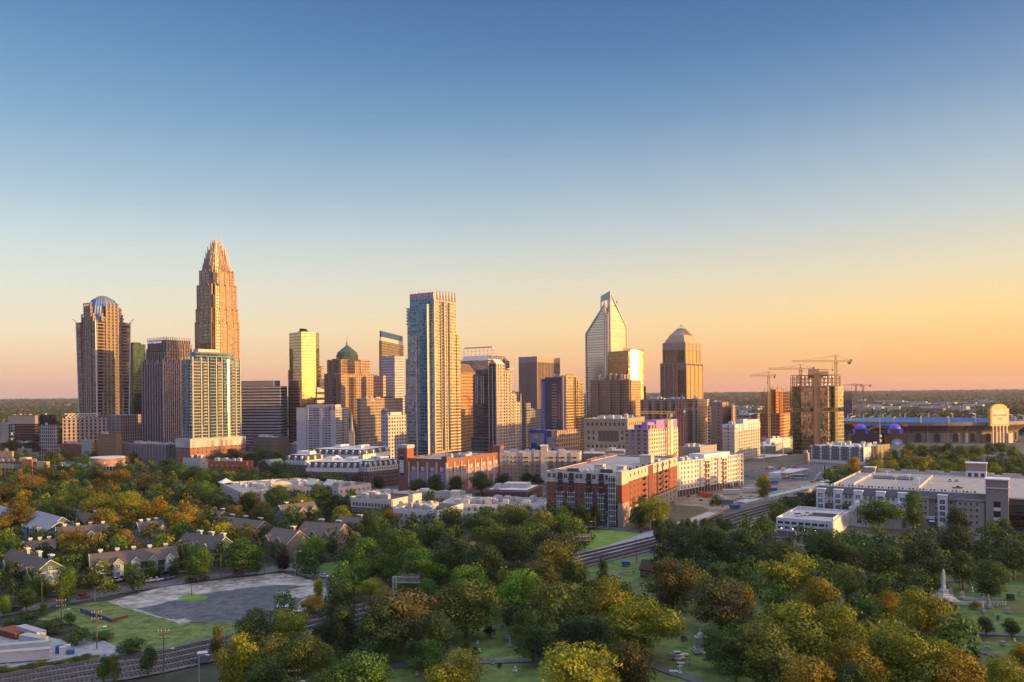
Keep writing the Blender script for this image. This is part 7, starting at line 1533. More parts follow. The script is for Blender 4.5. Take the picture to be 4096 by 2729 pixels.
def car(px, py, kind, colr, label, rz=0., z=None, d=None, name=None, small=False, w=None, group=None):
    p = w if w is not None else (gp(px, py) if z is None else gp(px, py, z)); p = Vector(p)
    if z is None and w is None: p.z = ZL[0]+.03
    r = empty({'pickup': 'pickup_truck', 'van': 'minivan'}.get(kind, 'parked_car'), p, R(rz)); tag(r, label, {'pickup': 'pickup truck', 'van': 'van'}.get(kind, 'car'), group)
    L_, b, g_, wh, hb, hl, tl = CP[kind]; o = inst(b, 'body', r); o.color = CARC[colr]+(1,); inst(g_, 'windows', r)
    if not small:
        for x in (L_*.31, -L_*.31):
            for y in (-.83, .83): q = inst(wh, 'wheel', r, (x, y, .33)); inst(hb, 'rim', q)
        for y in (-.6, .6): inst(hl, 'headlight', r, (L_/2-.02, y, .68)); inst(tl, 'tail_light', r, (-L_/2+.02, y, .75))
    return r
for c_ in ((333, 2396, 'sedan', 'red', 'bright red sedan driving along the road beside the lot', 35), (267, 2380, 'suv', 'white', 'white car parked behind the trees left of the red sedan', 20), (220, 2386, 'sedan', 'blue', 'dark blue car parked furthest left behind the roadside trees', 20), (405, 2354, 'suv', 'silver', 'silver car parked by the hedge between the red sedan and white pickup', 100), (462, 2331, 'pickup', 'white', 'white pickup truck parked in front of the brown-roofed townhouses', 25),
    (606, 2330, 'sedan', 'white', 'white sedan, first of the cars under the townhouse trees', 30), (630, 2327, 'sedan', 'white', 'white sedan right beside another under the townhouse trees', 30), (656, 2323, 'sedan', 'blue', 'blue car right of the two white sedans', 30), (678, 2318, 'sedan', 'blue', 'blue car at the end of the row by the pointed young tree', 30), (763, 2328, 'sedan', 'black', 'black sedan driving on the road above the concrete lot', 28), (814, 2320, 'sedan', 'black', 'second black sedan following along the road', 28), (957, 2296, 'van', 'red', 'red minivan parked by the big roadside tree', 28), (988, 2290, 'suv', 'darkred', 'dark red car half hidden behind the red minivan', 28),
    (1229, 2296, 'suv', 'grey', 'dark grey car stopped on the side street by the small yellow bush', -20), (1299, 2314, 'sedan', 'white', 'white sedan on the side street beside the bright lawn', -25), (1336, 2324, 'sedan', 'white', 'second white sedan further along the side street, half hidden', -25), (738, 2294, 'pickup', 'tan', 'tan pickup truck under the dark townhouse carport', 30), (724, 2283, 'suv', 'grey', 'grey car behind the tan pickup truck', 30), (1359, 2240, 'sedan', 'blue', 'bright blue car under the brown condominiums', 10)):
    car(*c_[:5], rz=c_[5])
for x, y, k, cl, lb, rz in ((3800, 1926, 'van', 'white', 'white van beside the stair house on the rooftop parking deck', 60), (3826, 1927, 'sedan', 'silver', 'silver car next to the white van on the rooftop deck', 60), (3830, 1955, 'pickup', 'black', 'black pickup truck alone on the open rooftop parking deck', -5)): car(x, y, k, cl, lb, rz, z=DECKZ+.02)
for x, y, k, cl, lb in ((3195, 2064, 'suv', 'white', 'white car on the roof of the low white parking building'), (3228, 2061, 'pickup', 'white', 'white pickup truck on the roof of the low white parking building')): car(x, y, k, cl, lb, 5, z=7.1)
for x, y, k, cl, lb, rz in ((2876, 1991, 'pickup', 'white', 'white pickup truck by the site trailers below the white apartments', 170), (2965, 1996, 'pickup', 'white', 'white pickup truck right of the site trailers', 170), (2830, 1908, 'sedan', 'white', 'white car beside the lone autumn tree near the ballpark', 0), (3083, 1873, 'sedan', 'white', 'white car just right of the lone autumn tree', 0), (3130, 1867, 'sedan', 'red', 'red car, left one of the pair in front of the ballpark', 0), (3190, 1865, 'sedan', 'red', 'red car, right one of the pair in front of the ballpark', 0), (3230, 1906, 'suv', 'silver', 'silver car parked right of the long bus', 80), (3300, 1909, 'sedan', 'black', 'black car near the crane base right of the bus', 10), (3295, 1928, 'sedan', 'silver', 'silver car nearest the corner of the parking deck', 10), (3222, 1885, 'suv', 'grey', 'dark car on the curving station driveway', 60),
    (3420, 1869, 'van', 'white', 'white van in front of the charcoal apartments', 10), (3640, 1856, 'sedan', 'red', 'red car in the car park right of the charcoal apartments', 0), (3700, 1846, 'sedan', 'black', 'black car near the stadium trees', 0), (3610, 1846, 'suv', 'silver', 'silver car beyond the charcoal apartments', 0), (1695, 2008, 'sedan', 'black', 'black car in the yard of the cream parking block', 10), (1722, 2010, 'sedan', 'white', 'white car in the yard of the cream parking block', 10), (1742, 2011, 'sedan', 'blue', 'blue car in the yard of the cream parking block', 10), (2335, 2118, 'suv', 'white', 'white car on the road above the bright green field', 20)):
    car(x, y, k, cl, lb, rz, small=True)
rr = random.Random(12)
SMALL = []
for (x0, y0, x1, y1, n) in ((3010, 1886, 3180, 1872, 7), (3330, 1882, 3560, 1878, 8), (3350, 1896, 3480, 1905, 4), (3620, 1858, 3720, 1852, 4), (3880, 1862, 4040, 1818, 6), (2990, 1908, 3060, 1918, 2), (3780, 2142, 3900, 2150, 3), (60, 2446, 60, 2446, 1), (2560, 2128, 2560, 2128, 1)):
    for i in range(n): k = ('white', 'silver', 'black', 'grey', 'blue', 'darkred')[rr.randrange(6)]; SMALL.append((car(x0+(x1-x0)*i/max(1, n-1)+rr.uniform(-5, 5), y0+(y1-y0)*i/max(1, n-1)+rr.uniform(-2, 2), ('sedan', 'suv')[i % 2], k, None, rr.choice((0, 8, 90, 60)), small=True, group='cars in the far car parks'), {'darkred': 'dark red', 'black': 'black'}.get(k, k)+' '+('sedan', 'tall car')[i % 2]))
PILES = []
for i in range(26):
    p = gp(rr.uniform(2740, 3180), rr.uniform(1950, 2010)); h = rr.uniform(.5, 1.6); w = rr.uniform(1.2, 4); k = i % 4; q = MB()
    for j in range(3): q.box(-w/2+j*.1, w/2-j*.12, -1+j*.15, 1-j*.1, h*j/3, h*(j+1)/3-.05)
    o = q.build('material_stack', (mat('stack_timber', (.34, .22, .11), .85), METALW, mat('stack_red', (.36, .06, .03), .7), CONC)[k], None, (p.x, p.y, ZL[0]), rr.uniform(0, 3)); tag(o, None, 'material stack', 'stacks of building material on the site'); PILES.append((o, ('timber', 'white', 'red', 'grey')[k]+' stack of building material'))
def bus():
    p = gp(3190, 1916); r = empty('bus', (p.x, p.y, ZL[0]), R(-4)); tag(r, 'long dark-windowed bus parked beside the low station building', 'bus'); m = MB(); m.box(-6, 6, -1.25, 1.25, .4, 3.1); m.build('body', mat('bus_white', (.5, .55, .6), .4), r); m = MB(); m.box(-5.7, 5.9, -1.3, 1.3, 1.5, 2.7); m.build('windows', CGL, r); m = MB(); m.box(-5, 5, -.8, .8, 3.1, 3.35); m.build('roof_pod', METALW, r)
    for x in (-3.8, 3.9):
        for y in (-1.1, 1.1): q = MB(); q.tube([(x, y-.15, .5), (x, y+.15, .5)], .48, 12); q.build('wheel', TYRE, r)
bus()
def station():
    r, L, Rr, h = block('station_building', 'low white station building with a flat canopy beyond the bus', 'building', 3072, 3120, 3205, 1894, 4.2, 40, WHITE, ROOFW, nun=1, par=.4); q = MB(); q.box(-2, 6, 2, Rr, h, h+.5); q.build('canopy', METALW, r)
station()
def simple_box(name, label, cat, px, py, w, dd, h, m, rz=0, roofm=None, group=None, z=None):
    p = gp(px, py); r = empty(name, (p.x, p.y, ZL[0]), R(rz)); tag(r, label, cat, group); q = MB(); q.box(-w/2, w/2, -dd/2, dd/2, .25, h); n = int(w/.9)
    for i in range(n+1): x = -w/2+w*i/n; q.box(x-.05, x+.05, -dd/2-.05, -dd/2, .3, h-.05); q.box(x-.05, x+.05, dd/2, dd/2+.05, .3, h-.05)
    q.build('body', m, r); q = MB(); q.box(-w/2-.08, w/2+.08, -dd/2-.08, dd/2+.08, h, h+.12); q.build('roof', roofm or m, r)
    q = MB(); q.box(w/2, w/2+.05, -dd*.4, dd*.4, .4, h-.2); q.build('door', m, r)
    return r
SITEM = ((2925, 1978, 11, 3, 3, 'white_metal', 'site_trailer', 'pale site trailer, left one in front of the white apartments', -8), (3010, 1972, 13, 3, 3, 'white_metal', 'site_trailer', 'pale site trailer, right one near the autumn tree', -8), (2805, 1985, 4, 2.4, 2.4, 'orange_container', 'shipping_container', 'orange container nearest the white apartments', 20), (2835, 1990, 5, 2.4, 2.4, 'orange_container', 'shipping_container', 'orange container in the construction yard behind the rail cut', 10), (2880, 2015, 5, 2.4, 2.6, 'grey_container', 'shipping_container', 'blue-grey container beside stacked timber', 30), (2910, 2018, 7, 2.4, 2.4, 'grey_container', 'shipping_container', 'dark grey container left of the timber stack', -5), (3086, 1968, 7, 2.6, 2.4, 'blue_container', 'shipping_container', 'blue skip container under the autumn tree', 0), (3095, 1938, 6, 2.4, 2.4, 'blue_container', 'shipping_container', 'blue container behind the autumn tree', 10), (3230, 1948, 4.5, 2.4, 3, 'white_metal', 'shipping_container', 'small white container near the white boom crane', 0), (3305, 1885, 5, 3, 3, 'white_metal', 'site_trailer', 'white hut beyond the boom crane', 0), (2940, 2036, 6, 2.5, 2, 'blue_container', 'shipping_container', 'bright blue skip at the edge of the rail embankment', 25))
CM = {'white_metal': METALW, 'orange_container': mat('orange_container', (.45, .1, .04), .6), 'grey_container': mat('grey_container', (.12, .14, .18), .6), 'blue_container': mat('blue_container', (.03, .1, .32), .6)}
for x, y, w_, d_, h_, m_, nm, lb, rz in SITEM: simple_box(nm, lb, 'container' if 'cont' in nm else 'trailer', x, y, w_, d_, h_, CM[m_], rz)
simple_box('utility_hut', 'small white gabled hut at the lower edge of the asphalt lot', 'shed', 1131, 2462, 3.2, 2.6, 2.6, METALW, 20); simple_box('dumpster', 'bright blue dumpster beside the small brick house near the rails', 'dumpster', 2503, 2266, 3.2, 2, 1.6, CM['blue_container'], 0)
simple_box('equipment_cabinet', 'grey trackside equipment cabinet beside a lamp pole', 'cabinet', 811, 2656, 2.4, 2, 2.6, CM['grey_container'], 20, METALW)
for x, y, w_, h_, rz, lb in ((125, 2556, 12, 2.7, -33, 'white box trailer, uppermost in the yard at lower left'), (135, 2584, 9, 2.5, -25, 'shorter white trailer between two long ones in the yard'), (75, 2622, 15, 2.9, 14, 'long white tank-topped trailer second from the bottom in the yard'), (85, 2650, 14, 2.9, 13, 'white box trailer lowest in the yard beside the railway')):
    r = simple_box('box_trailer', lb, 'trailer', x, y, w_, 2.4, h_, METALW, rz, mat('trailer_roof', (.38, .37, .36), .7))
    for xx in (-w_*.36, -w_*.26):
        for yy in (-1.05, 1.05): q = MB(); q.tube([(xx, yy-.12, .42), (xx, yy+.12, .42)], .42, 12); q.build('wheel', TYRE, r)
simple_box('rust_container', 'rusty red flat container behind the white trailers', 'container', 60, 2545, 10, 5, 1.6, mat('rust_red', (.25, .07, .04), .8), -30)
for i, (x, y, c_) in enumerate(((237, 2616, 0), (252, 2620, 1), (268, 2614, 1), (284, 2620, 0))):
    p = gp(x, y); q = MB(); q.box(-.8, .8, -.8, .8, 0, 1.9 if i < 3 else 1.); q.box(-.82, .82, -.82, .82, 1.7 if i < 3 else .9, (1.95 if i < 3 else 1.05)); o = q.build('pallet_stack', CM['blue_container'] if c_ == 0 else METALW, None, (p.x, p.y, ZL[0]), R(20)); tag(o, ('tall blue wrapped pallet, left end of the row', 'white wrapped pallet next to the tall blue one', 'white wrapped pallet beside the low blue one', 'low blue wrapped pallet at the right end')[i], 'pallet', 'wrapped pallets by the trailers')
def boom():
    p = gp(3258, 1940); r = empty('mobile_crane', (p.x, p.y, ZL[0])); tag(r, 'red mobile crane with a leaning white boom beside the rail embankment', 'crane'); m = MB(); m.box(-4, 4, -1.3, 1.3, .8, 2.6); m.box(2, 4, -1.2, 1.2, 2.6, 3.8); m.build('body', mat('crane_red', (.4, .05, .03), .5), r)
    d = p.y; m = MB(); m.bar((0, 0, 2.6), (4.5, 0, zat(3275, 1890, d)), 1.); m.build('boom', METALW, r); m = MB(); m.tube([(8, 0, 0), (8, 0, zat(3280, 1865, d))], .7, 8); m.build('drill_mast', mat('dark_mast', (.05, .04, .04), .7), r)
    for x in (-3, 0, 3):
        for y in (-1.2, 1.2): q = MB(); q.tube([(x, y-.15, .5), (x, y+.15, .5)], .5, 10); q.build('wheel', TYRE, r)
boom()
# ================================================================ poles and lamps
WOOD = mat('pole_timber', (.12, .095, .075), .9); LAMPW = mat('lamp_head_white', (.7, .7, .72), .4, var=0)
def pole(px, pb, pt, kind, label, name='utility_pole', rz=0., group=None, arm=1):
    p = gp(px, pb); d = p.y; zt_ = zat(px, pt, d); r = empty(name, (p.x, p.y, 0), R(rz)); tag(r, label, name.replace('_', ' '), group)
    thin = kind in ('lamp', 'mast'); m = MB(); m.tube([(0, 0, 0), (0, 0, zt_)], [.16, .1] if not thin else [.13, .08], 8); m.build('pole', WOOD if not thin else UNIT, r)
    if kind == 'cross':
        for k in range(arm):
            z = zt_-.5-1.7*k; q = MB(); q.box(-1.3, 1.3, -.14, -.02, z-.08, z+.08); a = q.build('crossarm', WOOD, r); 
            for x in (-1.2, -.5, .5, 1.2): q = MB(); q.tube([(x, -.08, z+.08), (x, -.08, z+.34)], .07, 6); q.build('insulator', LAMPW, a)
    if kind in ('lamp', 'crosslamp') or arm == 2 and kind == 'cross':
        z = zt_-.3 if kind == 'lamp' else zt_*.55; q = MB(); q.tube([(0, 0, z), (1.1, 0, z+.4), (1.9, 0, z+.4)], .05, 6); q.build('arm', UNIT, r); q = MB(); q.box(1.6, 2.5, -.17, .17, z+.3, z+.48); q.build('lamp_head', LAMPW, r)
    if kind == 'mast':
        q = MB()
        for x in (-.8, .8): q.bar((0, 0, zt_-1), (x, 0, zt_-1), .07); q.tube([(x, 0, zt_-1.6), (x, 0, zt_-.2)], .08, 6)
        q.build('antenna', LAMPW, r)
    return r, Vector((p.x, p.y, zt_))
PT = {}
for k, a in {'a': (388, 2600, 2443, 'cross', 'timber pole with two crossarms and a street lamp in the shrubs above the railway', 'utility_pole', 15, None, 2), 'b': (656, 2708, 2517, 'cross', 'dark timber pole with two crossarms and lamp beside the railway tracks', 'utility_pole', 15, None, 2), 'c': (246, 2502, 2396, 'cross', 'timber pole with double crossarm in the shrubs left of the grass lot', 'utility_pole', 15, None, 2), 'd': (168, 2440, 2313, 'plain', 'bare timber pole in front of the gabled blue townhouse', 'utility_pole', 0, None, 1), 'e': (62, 2440, 2384, 'cross', 'short timber pole with crossarm at the far left roadside', 'utility_pole', 0, None, 1),
    'f': (884, 2324, 2213, 'plain', 'tall bare timber pole at the road edge above the concrete lot', 'utility_pole', 0, None, 1), 'g': (1057, 2294, 2190, 'plain', 'dark timber pole at the street corner', 'utility_pole', 0, None, 1), 'h': (908, 2740, 2572, 'cross', 'timber pole with one crossarm in the trees below the lot', 'utility_pole', 15, None, 1), 'i': (1002, 2790, 2657, 'cross', 'timber pole with two crossarms and lamp at the bottom edge', 'utility_pole', -5, None, 2), 'j': (1178, 2800, 2676, 'cross', 'timber pole with transformers and two crossarms, right one at the bottom edge', 'utility_pole', 5, None, 2),
    'k': (2545, 2250, 2148, 'plain', 'thin timber pole beside the bright green field', 'utility_pole', 0, None, 1), 'l': (1362, 2238, 2168, 'cross', 'short pole with crossarm beside the bright blue car', 'utility_pole', 0, None, 1), 'm': (2270, 2122, 2065, 'cross', 'pole with crossarm left of the brick apartments entrance', 'utility_pole', 0, None, 1), 'n': (2381, 2122, 2062, 'crosslamp', 'tall pole with lamp arm in front of the brick apartments', 'utility_pole', 180, None, 1)}.items(): PT[k] = pole(*a)
for a in ((1181, 2308, 2206, 'lamp', 'street lamp at the junction beside the brown condominiums'), (767, 2388, 2336, 'plain', 'short dark post on the grass island in the lot'), (380, 2404, 2354, 'lamp', 'striped signal post beside the red sedan'), (797, 2740, 2622, 'lamp', 'tall lamp pole near the trackside cabinet'), (2431, 2119, 2068, 'lamp', 'street lamp nearest the corner of the brick apartments'), (2601, 2130, 2080, 'lamp', 'street lamp beside the rough slope'), (2341, 2118, 2085, 'lamp', 'short street lamp left of the tall lamp pole'), (3287, 2055, 2020, 'lamp', 'lamp on the left of the white parking roof'), (3319, 2045, 2006, 'lamp', 'lamp on the right of the white parking roof'), (3149, 2150, 2112, 'lamp', 'lamp post in front of the white parking building')):
    r_, p_ = pole(*a, name='street_lamp')
for i, (x, y, t) in enumerate(((3448, 1952, 1908), (3550, 1913, 1885), (3583, 1945, 1905), (3637, 1925, 1898), (3766, 1908, 1890), (3676, 1958, 1912), (3724, 1935, 1905), (3993, 1915, 1902))):
    p = gp(x, y, DECKZ); r = empty('deck_lamp', (p.x, p.y, DECKZ)); tag(r, ('white twin lamp at the left end of the rooftop deck', 'white twin lamp at the far parapet near the left stair house', 'white twin lamp beside the ramp opening', 'white twin lamp behind the ramp opening', 'white twin lamp left of the tall rooftop stair house', 'white twin lamp right of the ramp opening', 'white twin lamp on the middle of the open deck', 'white twin lamp behind the tan corner tower')[i], 'lamp post', 'lamps on the rooftop parking deck'); z = zat(x, t, p.y)-DECKZ
    q = MB(); q.tube([(0, 0, 0), (0, 0, z)], .1, 6); q.build('pole', METALW, r); q = MB(); q.box(-1.3, -.2, -.3, .3, z-.1, z+.15); q.build('lamp_head', LAMPW, r); q = MB(); q.box(.2, 1.3, -.3, .3, z-.1, z+.15); q.box(-.2, .2, -.05, .05, z-.05, z+.05); q.build('lamp_head', LAMPW, r)
r, p_ = pole(1893, 2300, 2165, 'mast', 'slim grey radio mast rising from the trees left of centre', name='radio_mast')
def wire(k1, k2, n, label):
    a, b = PT[k1][1]-Vector((0, 0, .2)), PT[k2][1]-Vector((0, 0, .2)); m = MB()
    for i in range(n):
        o = Vector((-1.1+i*.75, 0, 0)); pts = [a.lerp(b, t/12)+o+Vector((0, 0, -1.6*math.sin(math.pi*t/12))) for t in range(13)]; m.tube(pts, .018, 3)
    tag(m.build('overhead_wires', mat('wire_grey', (.07, .08, .08), .5)), label, 'power line')
wire('h', 'i', 3, 'sagging wires between the two lower left bottom poles'); wire('i', 'j', 4, 'sagging wires between the two bottom edge poles'); wire('d', 'f', 3, 'long wires crossing in front of the townhouses to the tall bare pole'); wire('f', 'g', 3, 'wires from the tall bare pole to the street corner pole'); wire('a', 'c', 3, 'wires between the two double-crossarm poles in the shrubs')
# signal gantries
def gantry(px, pb, pt, span, label, rz):
    p = gp(px, pb); d = p.y; h = zat(px, pt, d); r = empty('signal_gantry', (p.x, p.y, 0), R(rz)); tag(r, label, 'railway signal gantry', 'railway signal gantries'); mt = mat('galvanised', (.5, .5, .52), .4, .5); m = MB(); w = .55
    for x in (-w, w):
        for y in (-w, w): m.bar((x, y, 0), (x, y, h), .16)
    n = int(h/1.1)
    for i in range(n):
        z0, z1 = h*i/n, h*(i+1)/n
        for y in (-w, w): m.bar((-w, y, z0), (w, y, z1), .09); m.bar((w, y, z0), (-w, y, z1), .09)
        for x in (-w, w): m.bar((x, -w, z0), (x, w, z1), .09)
    m.build('mast', mt, r); m = MB(); zb, zt_ = h-1.9, h-.1
    for z in (zb, zt_):
        for y in (-w, w): m.bar((-w, y, z), (span, y, z), .16)
    n = int(span/1.3)
    for i in range(n):
        x0, x1 = span*i/n, span*(i+1)/n
        for y in (-w, w): m.bar((x0, y, zt_), (x1, y, zb), .1); m.bar((x1, y, zb), (x1, y, zt_), .08)
        m.bar((x0, -w, zb), (x1, w, zb), .07)
    m.build('truss_arm', mt, r); m = MB()
    for i in range(7): x = span*.3+span*.7*i/6; m.bar((x, -w, zt_), (x, -w, zt_+1), .06); m.bar((x, w, zt_), (x, w, zt_+1), .06)
    for z in (.5, 1): m.bar((span*.3, -w, zt_+z), (span, -w, zt_+z), .05); m.bar((span*.3, w, zt_+z), (span, w, zt_+z), .05)
    m.build('handrail', mt, r); bk = mat('signal_black', (.02, .02, .02), .6)
    for x in (span*.52, span*.86):
        m = MB(); m.box(x-.35, x+.35, -.15, .15, zt_+1., zt_+2.9); m.box(x-.08, x+.08, -.08, .08, zt_, zt_+1.); s = m.build('signal_head', bk, r)
        for k in range(3): m = MB(); m.tube([(x, -.16, zt_+1.35+k*.6), (x, -.4, zt_+1.35+k*.6)], .2, 10); m.build('signal_hood', bk, s)
gantry(2291, 2225, 2145, 7.6, 'silver lattice signal gantry beside the bright green field', 0); gantry(1579, 2420, 2306, 8.6, 'silver lattice signal gantry rising from the middle of the trees', -8)
# small brick house by the rails
r, L, Rr = site('brick_house', 'small brick house with dark brown roof beside the tracks and blue dumpster', 'house', 2555, 2600, 2650, 300, R(30))
q = MB(); q.box(-L, 0, 0, 7, 0, 3.2); q.build('wall', BRICK2, r); q = MB(); q.gable(-L, 0, 0, 7, 3.2, 6, 'x', .5, 0, 1); q.build('roof', [mat('brown_roof', (.07, .035, .03), .9), BRICK2], r)
w_ = Wins(r); w_.row('L', -L*.95, -L*.05, 1, 3, wm(1, 1.3)); w_.done()

# ================================================================ townhouses and condominiums
BLW = mat('pale_blue_siding', (.27, .37, .46), .75); TEALW = mat('deep_teal_siding', (.035, .1, .14), .7); GRS = mat('grey_siding', (.32, .33, .34), .75); TAN = mat('taupe_siding', (.23, .19, .16), .85); SHL = mat('pale_slate_roof', (.25, .27, .32), .85, scale=2., var=.2)
def rowhouse(name, label, pl, pc, pr, d, th, he, hr, wall, roof, ridge='x', gables=4, side='L', stilts=True, chim=3, endm=None, depth=11, length=11, gw=3.2, cat='townhouse row', chm=None):
    r, L, Rr = site(name, label, cat, pl, pc, pr, d, R(th)); L, Rr = (L, depth or Rr) if ridge == 'x' else (length or L, Rr); ax = 'x' if ridge == 'x' else 'y'; z0 = 1.8 if stilts else 0
    KEEP.append([tuple((Matrix.Rotation(-R(th), 2) @ Vector(p)+Vector(r.location.xy)).xy) if False else (r.location.x+p[0]*math.cos(R(th))+p[1]*math.sin(R(th)), r.location.y-p[0]*math.sin(R(th))+p[1]*math.cos(R(th))) for p in rect(-L-1, 1, -1.5, Rr+1)])
    m = MB(); m.box(-L, 0, 0, Rr, z0, he, 0); m.build('wall', wall, r)
    if stilts: m = MB(); m.box(-L+1.2, -1.2, 1.2, Rr-.6, 0, z0, 0); m.build('carport_shadow_wall', SHINGD, r)  # dark inner wall stands in for the shade under the house
    m = MB(); m.gable(-L, 0, 0, Rr, he, hr, ax, .5, 0, 1, th=.25); m.build('roof', [roof, endm or TEALW], r)
    long_ = L if ax == 'x' else Rr; run = (Rr if ax == 'x' else L)/2; slope = (hr-he)/run; w = Wins(r); a = wm(1.3, 1.4, (2, 2)); trim = MB()
    faceL = ax == 'x'
    for i in range(gables):
        t = (i+.5)/gables*long_; m = MB(); gh = gw*.55
        if faceL: x = -t; m.box(x-gw/2, x+gw/2, -1., run*.5, z0, he+.3, 0); m.gable(x-gw/2, x+gw/2, -1., run*.8, he+.3, he+.3+gh, 'y', .25, 1, 0, th=.15); w.items += [('L', x, z0+.6, a, -1.02), ('L', x, he-1.6, a, -1.02)]; trim.bar((x-gw/2-.2, -1.28, he+.2), (x, -1.28, he+.35+gh), .16); trim.bar((x+gw/2+.2, -1.28, he+.2), (x, -1.28, he+.35+gh), .16)
        else: y = t; m.box(-L/2 if False else -run*.5, 1., y-gw/2, y+gw/2, z0, he+.3, 0); m.gable(-run*.8, 1., y-gw/2, y+gw/2, he+.3, he+.3+gh, 'x', .25, 1, 0, th=.15); w.items += [('R', y, z0+.6, a, 1.02), ('R', y, he-1.6, a, 1.02)]; trim.bar((1.28, y-gw/2-.2, he+.2), (1.28, y, he+.35+gh), .16); trim.bar((1.28, y+gw/2+.2, he+.2), (1.28, y, he+.35+gh), .16)
        m.build('gabled_bay', [wall, roof], r)
        if i < gables-1:
            tt = t+long_/gables/2; q = MB()
            if faceL: q.box(-tt-1.1, -tt+1.1, -.06, 0, z0+.3, he-.2); w.items += [('L', -tt-1.9, he-1.6, a, -.02)]
            else: q.box(0, .06, tt-1.1, tt+1.1, z0+.3, he-.2); w.items += [('R', tt-1.9, he-1.6, a, .02)]
            q.build('recess_shade_panel', mat('recess_shade_teal', (.03, .05, .06), .8), r)  # thin dark panel paints the recess shade onto the wall
    # gable end towards the viewer
    if ax == 'x': w.items += [('R', Rr*.5, he+.1, a, .02), ('R', Rr*.25, he-2, a, .02), ('R', Rr*.75, he-2, a, .02)]; trim.bar((.55, -.5, he-.4), (.55, Rr/2, hr+.2), .2); trim.bar((.55, Rr+.5, he-.4), (.55, Rr/2, hr+.2), .2)
    else: w.items += [('L', -L*.5, he+.1, a, -.02), ('L', -L*.25, he-2, a, -.02), ('L', -L*.75, he-2, a, -.02)]; trim.bar((-L-.5, -.55, he-.4), (-L/2, -.55, hr+.2), .2); trim.bar((.5, -.55, he-.4), (-L/2, -.55, hr+.2), .2)
    w.done(); trim.build('white_trim', WFR, r)
    if stilts:
        m = MB(); n = max(3, int(long_/3))
        for i in range(n+1):
            t = long_*i/n
            if faceL: m.box(-t-.12, -t+.12, -.9, -.66, 0, z0)
            else: m.box(.66, .9, t-.12, t+.12, 0, z0)
        m.build('carport_post', WFR, r)
    for i in range(chim):
        t = (i+.6)/(chim+.2)*long_; m = MB(); z1 = hr+.6
        if ax == 'x': x, y = -t, Rr*.78
        else: x, y = -L*.78, t
        m.box(x-1.1, x+1.1, y-.55, y+.55, he, z1, 0); m.box(x-1.35, x+1.35, y-.8, y+.8, z1, z1+.4, 1); m.build('chimney', [chm or BLW, WFR], r)
    return r, L, Rr
rowhouse('blue_townhouses', 'blue-grey townhouse row with long dark brown roof facing the road, nearest the white pickup', 316, 360, 706, 300, 60, 6.6, 10.2, BLW, SHINGD, 'y', 5, chim=5)
rowhouse('blue_townhouses', 'blue-grey townhouses with a big teal street gable at the far left of the road', -20, 129, 243, 288, 38, 6.8, 10.6, BLW, SHINGD, 'x', 5, chim=3)
rowhouse('pale_roofed_townhouses', 'pale grey-roofed blue townhouse row with seven little gables, left edge', -60, 172, 190, 372, 42, 7.6, 11.5, BLW, SHL, 'x', 8, stilts=False, chim=0, gw=2.4, depth=13)
rowhouse('pale_roofed_townhouses', 'second pale-roofed blue townhouse row ending in a white-trimmed gable', 100, 196, 255, 392, 42, 7, 10.8, BLW, SHL, 'x', 3, stilts=False, chim=0)
rowhouse('brown_roof_townhouses', 'middle townhouse row with brown roof and three pale chimneys behind the yellow tree', 190, 222, 440, 366, 62, 6, 9.8, TEALW, SHINGD, 'y', 4, stilts=False, chim=4, chm=mat('pale_chimney', (.5, .48, .5), .8))
rowhouse('brown_roof_townhouses', 'left rear townhouse row with three white-capped chimneys below the pale-roofed row', 40, 92, 215, 338, 60, 5.4, 8.4, TEALW, SHINGD, 'y', 3, stilts=False, chim=3, chm=mat('pale_chimney', (.5, .48, .5), .8))
rowhouse('brown_roof_townhouses', 'dark-roofed townhouse row with small pale dormers right of the yellow tree', 500, 560, 660, 382, 50, 6, 9.4, GRS, SHINGD, 'y', 3, stilts=False, chim=3)
rowhouse('dark_roof_townhouses', 'dark hip-roofed townhouse behind the big roadside trees, teal right end', 700, 850, 885, 330, 30, 7, 11, BLW, SHINGD, 'x', 3, chim=3)
rowhouse('dark_roof_townhouses', 'dark-roofed teal building among chimneys behind the pale-roofed rows', 250, 330, 400, 420, 45, 5, 8, TEALW, SHINGD, 'x', 2, stilts=False, chim=2, chm=mat('pale_chimney', (.5, .48, .5), .8))
BCH = mat('brown_brick_chimney', (.22, .12, .09), .85)
def condo(name, label, pl, pc, pr, d, th, he, hr, ridge, g_, ch=1, depth=None): return rowhouse(name, label, pl, pc, pr, d, th, he, hr, TAN, SHING, ridge, g_, stilts=False, chim=ch, endm=TAN, chm=BCH, depth=depth, gw=4.2, cat='condominium')
condo('brown_condominiums', 'taupe condominium with a tall brick chimney, nearest the street junction', 1045, 1140, 1200, 338, 36, 7.4, 11.8, 'x', 2, 1, 13)
condo('brown_condominiums', 'taupe condominium wing with arched gable behind the bright green tree', 1175, 1330, 1350, 352, 24, 7.2, 12, 'x', 3, 2, 15)
condo('brown_condominiums', 'taupe condominium wing at the right end beside the large green trees', 1320, 1440, 1470, 368, 26, 7.4, 12, 'x', 2, 1, 14)
condo('brown_condominiums', 'rear taupe condominium with three balconied storeys above the others', 1070, 1135, 1270, 415, 46, 8.4, 12.6, 'y', 3, 2, None)
condo('brown_condominiums', 'low brown-roofed condominium row with tan gables left of the tall brick chimney', 830, 1010, 1070, 385, 34, 5.2, 8.8, 'x', 3, 3, 12)
condo('brown_condominiums', 'brown-roofed condominium hidden in trees left of the low gabled row', 770, 850, 900, 420, 34, 5.2, 8.8, 'x', 2, 2, 12)
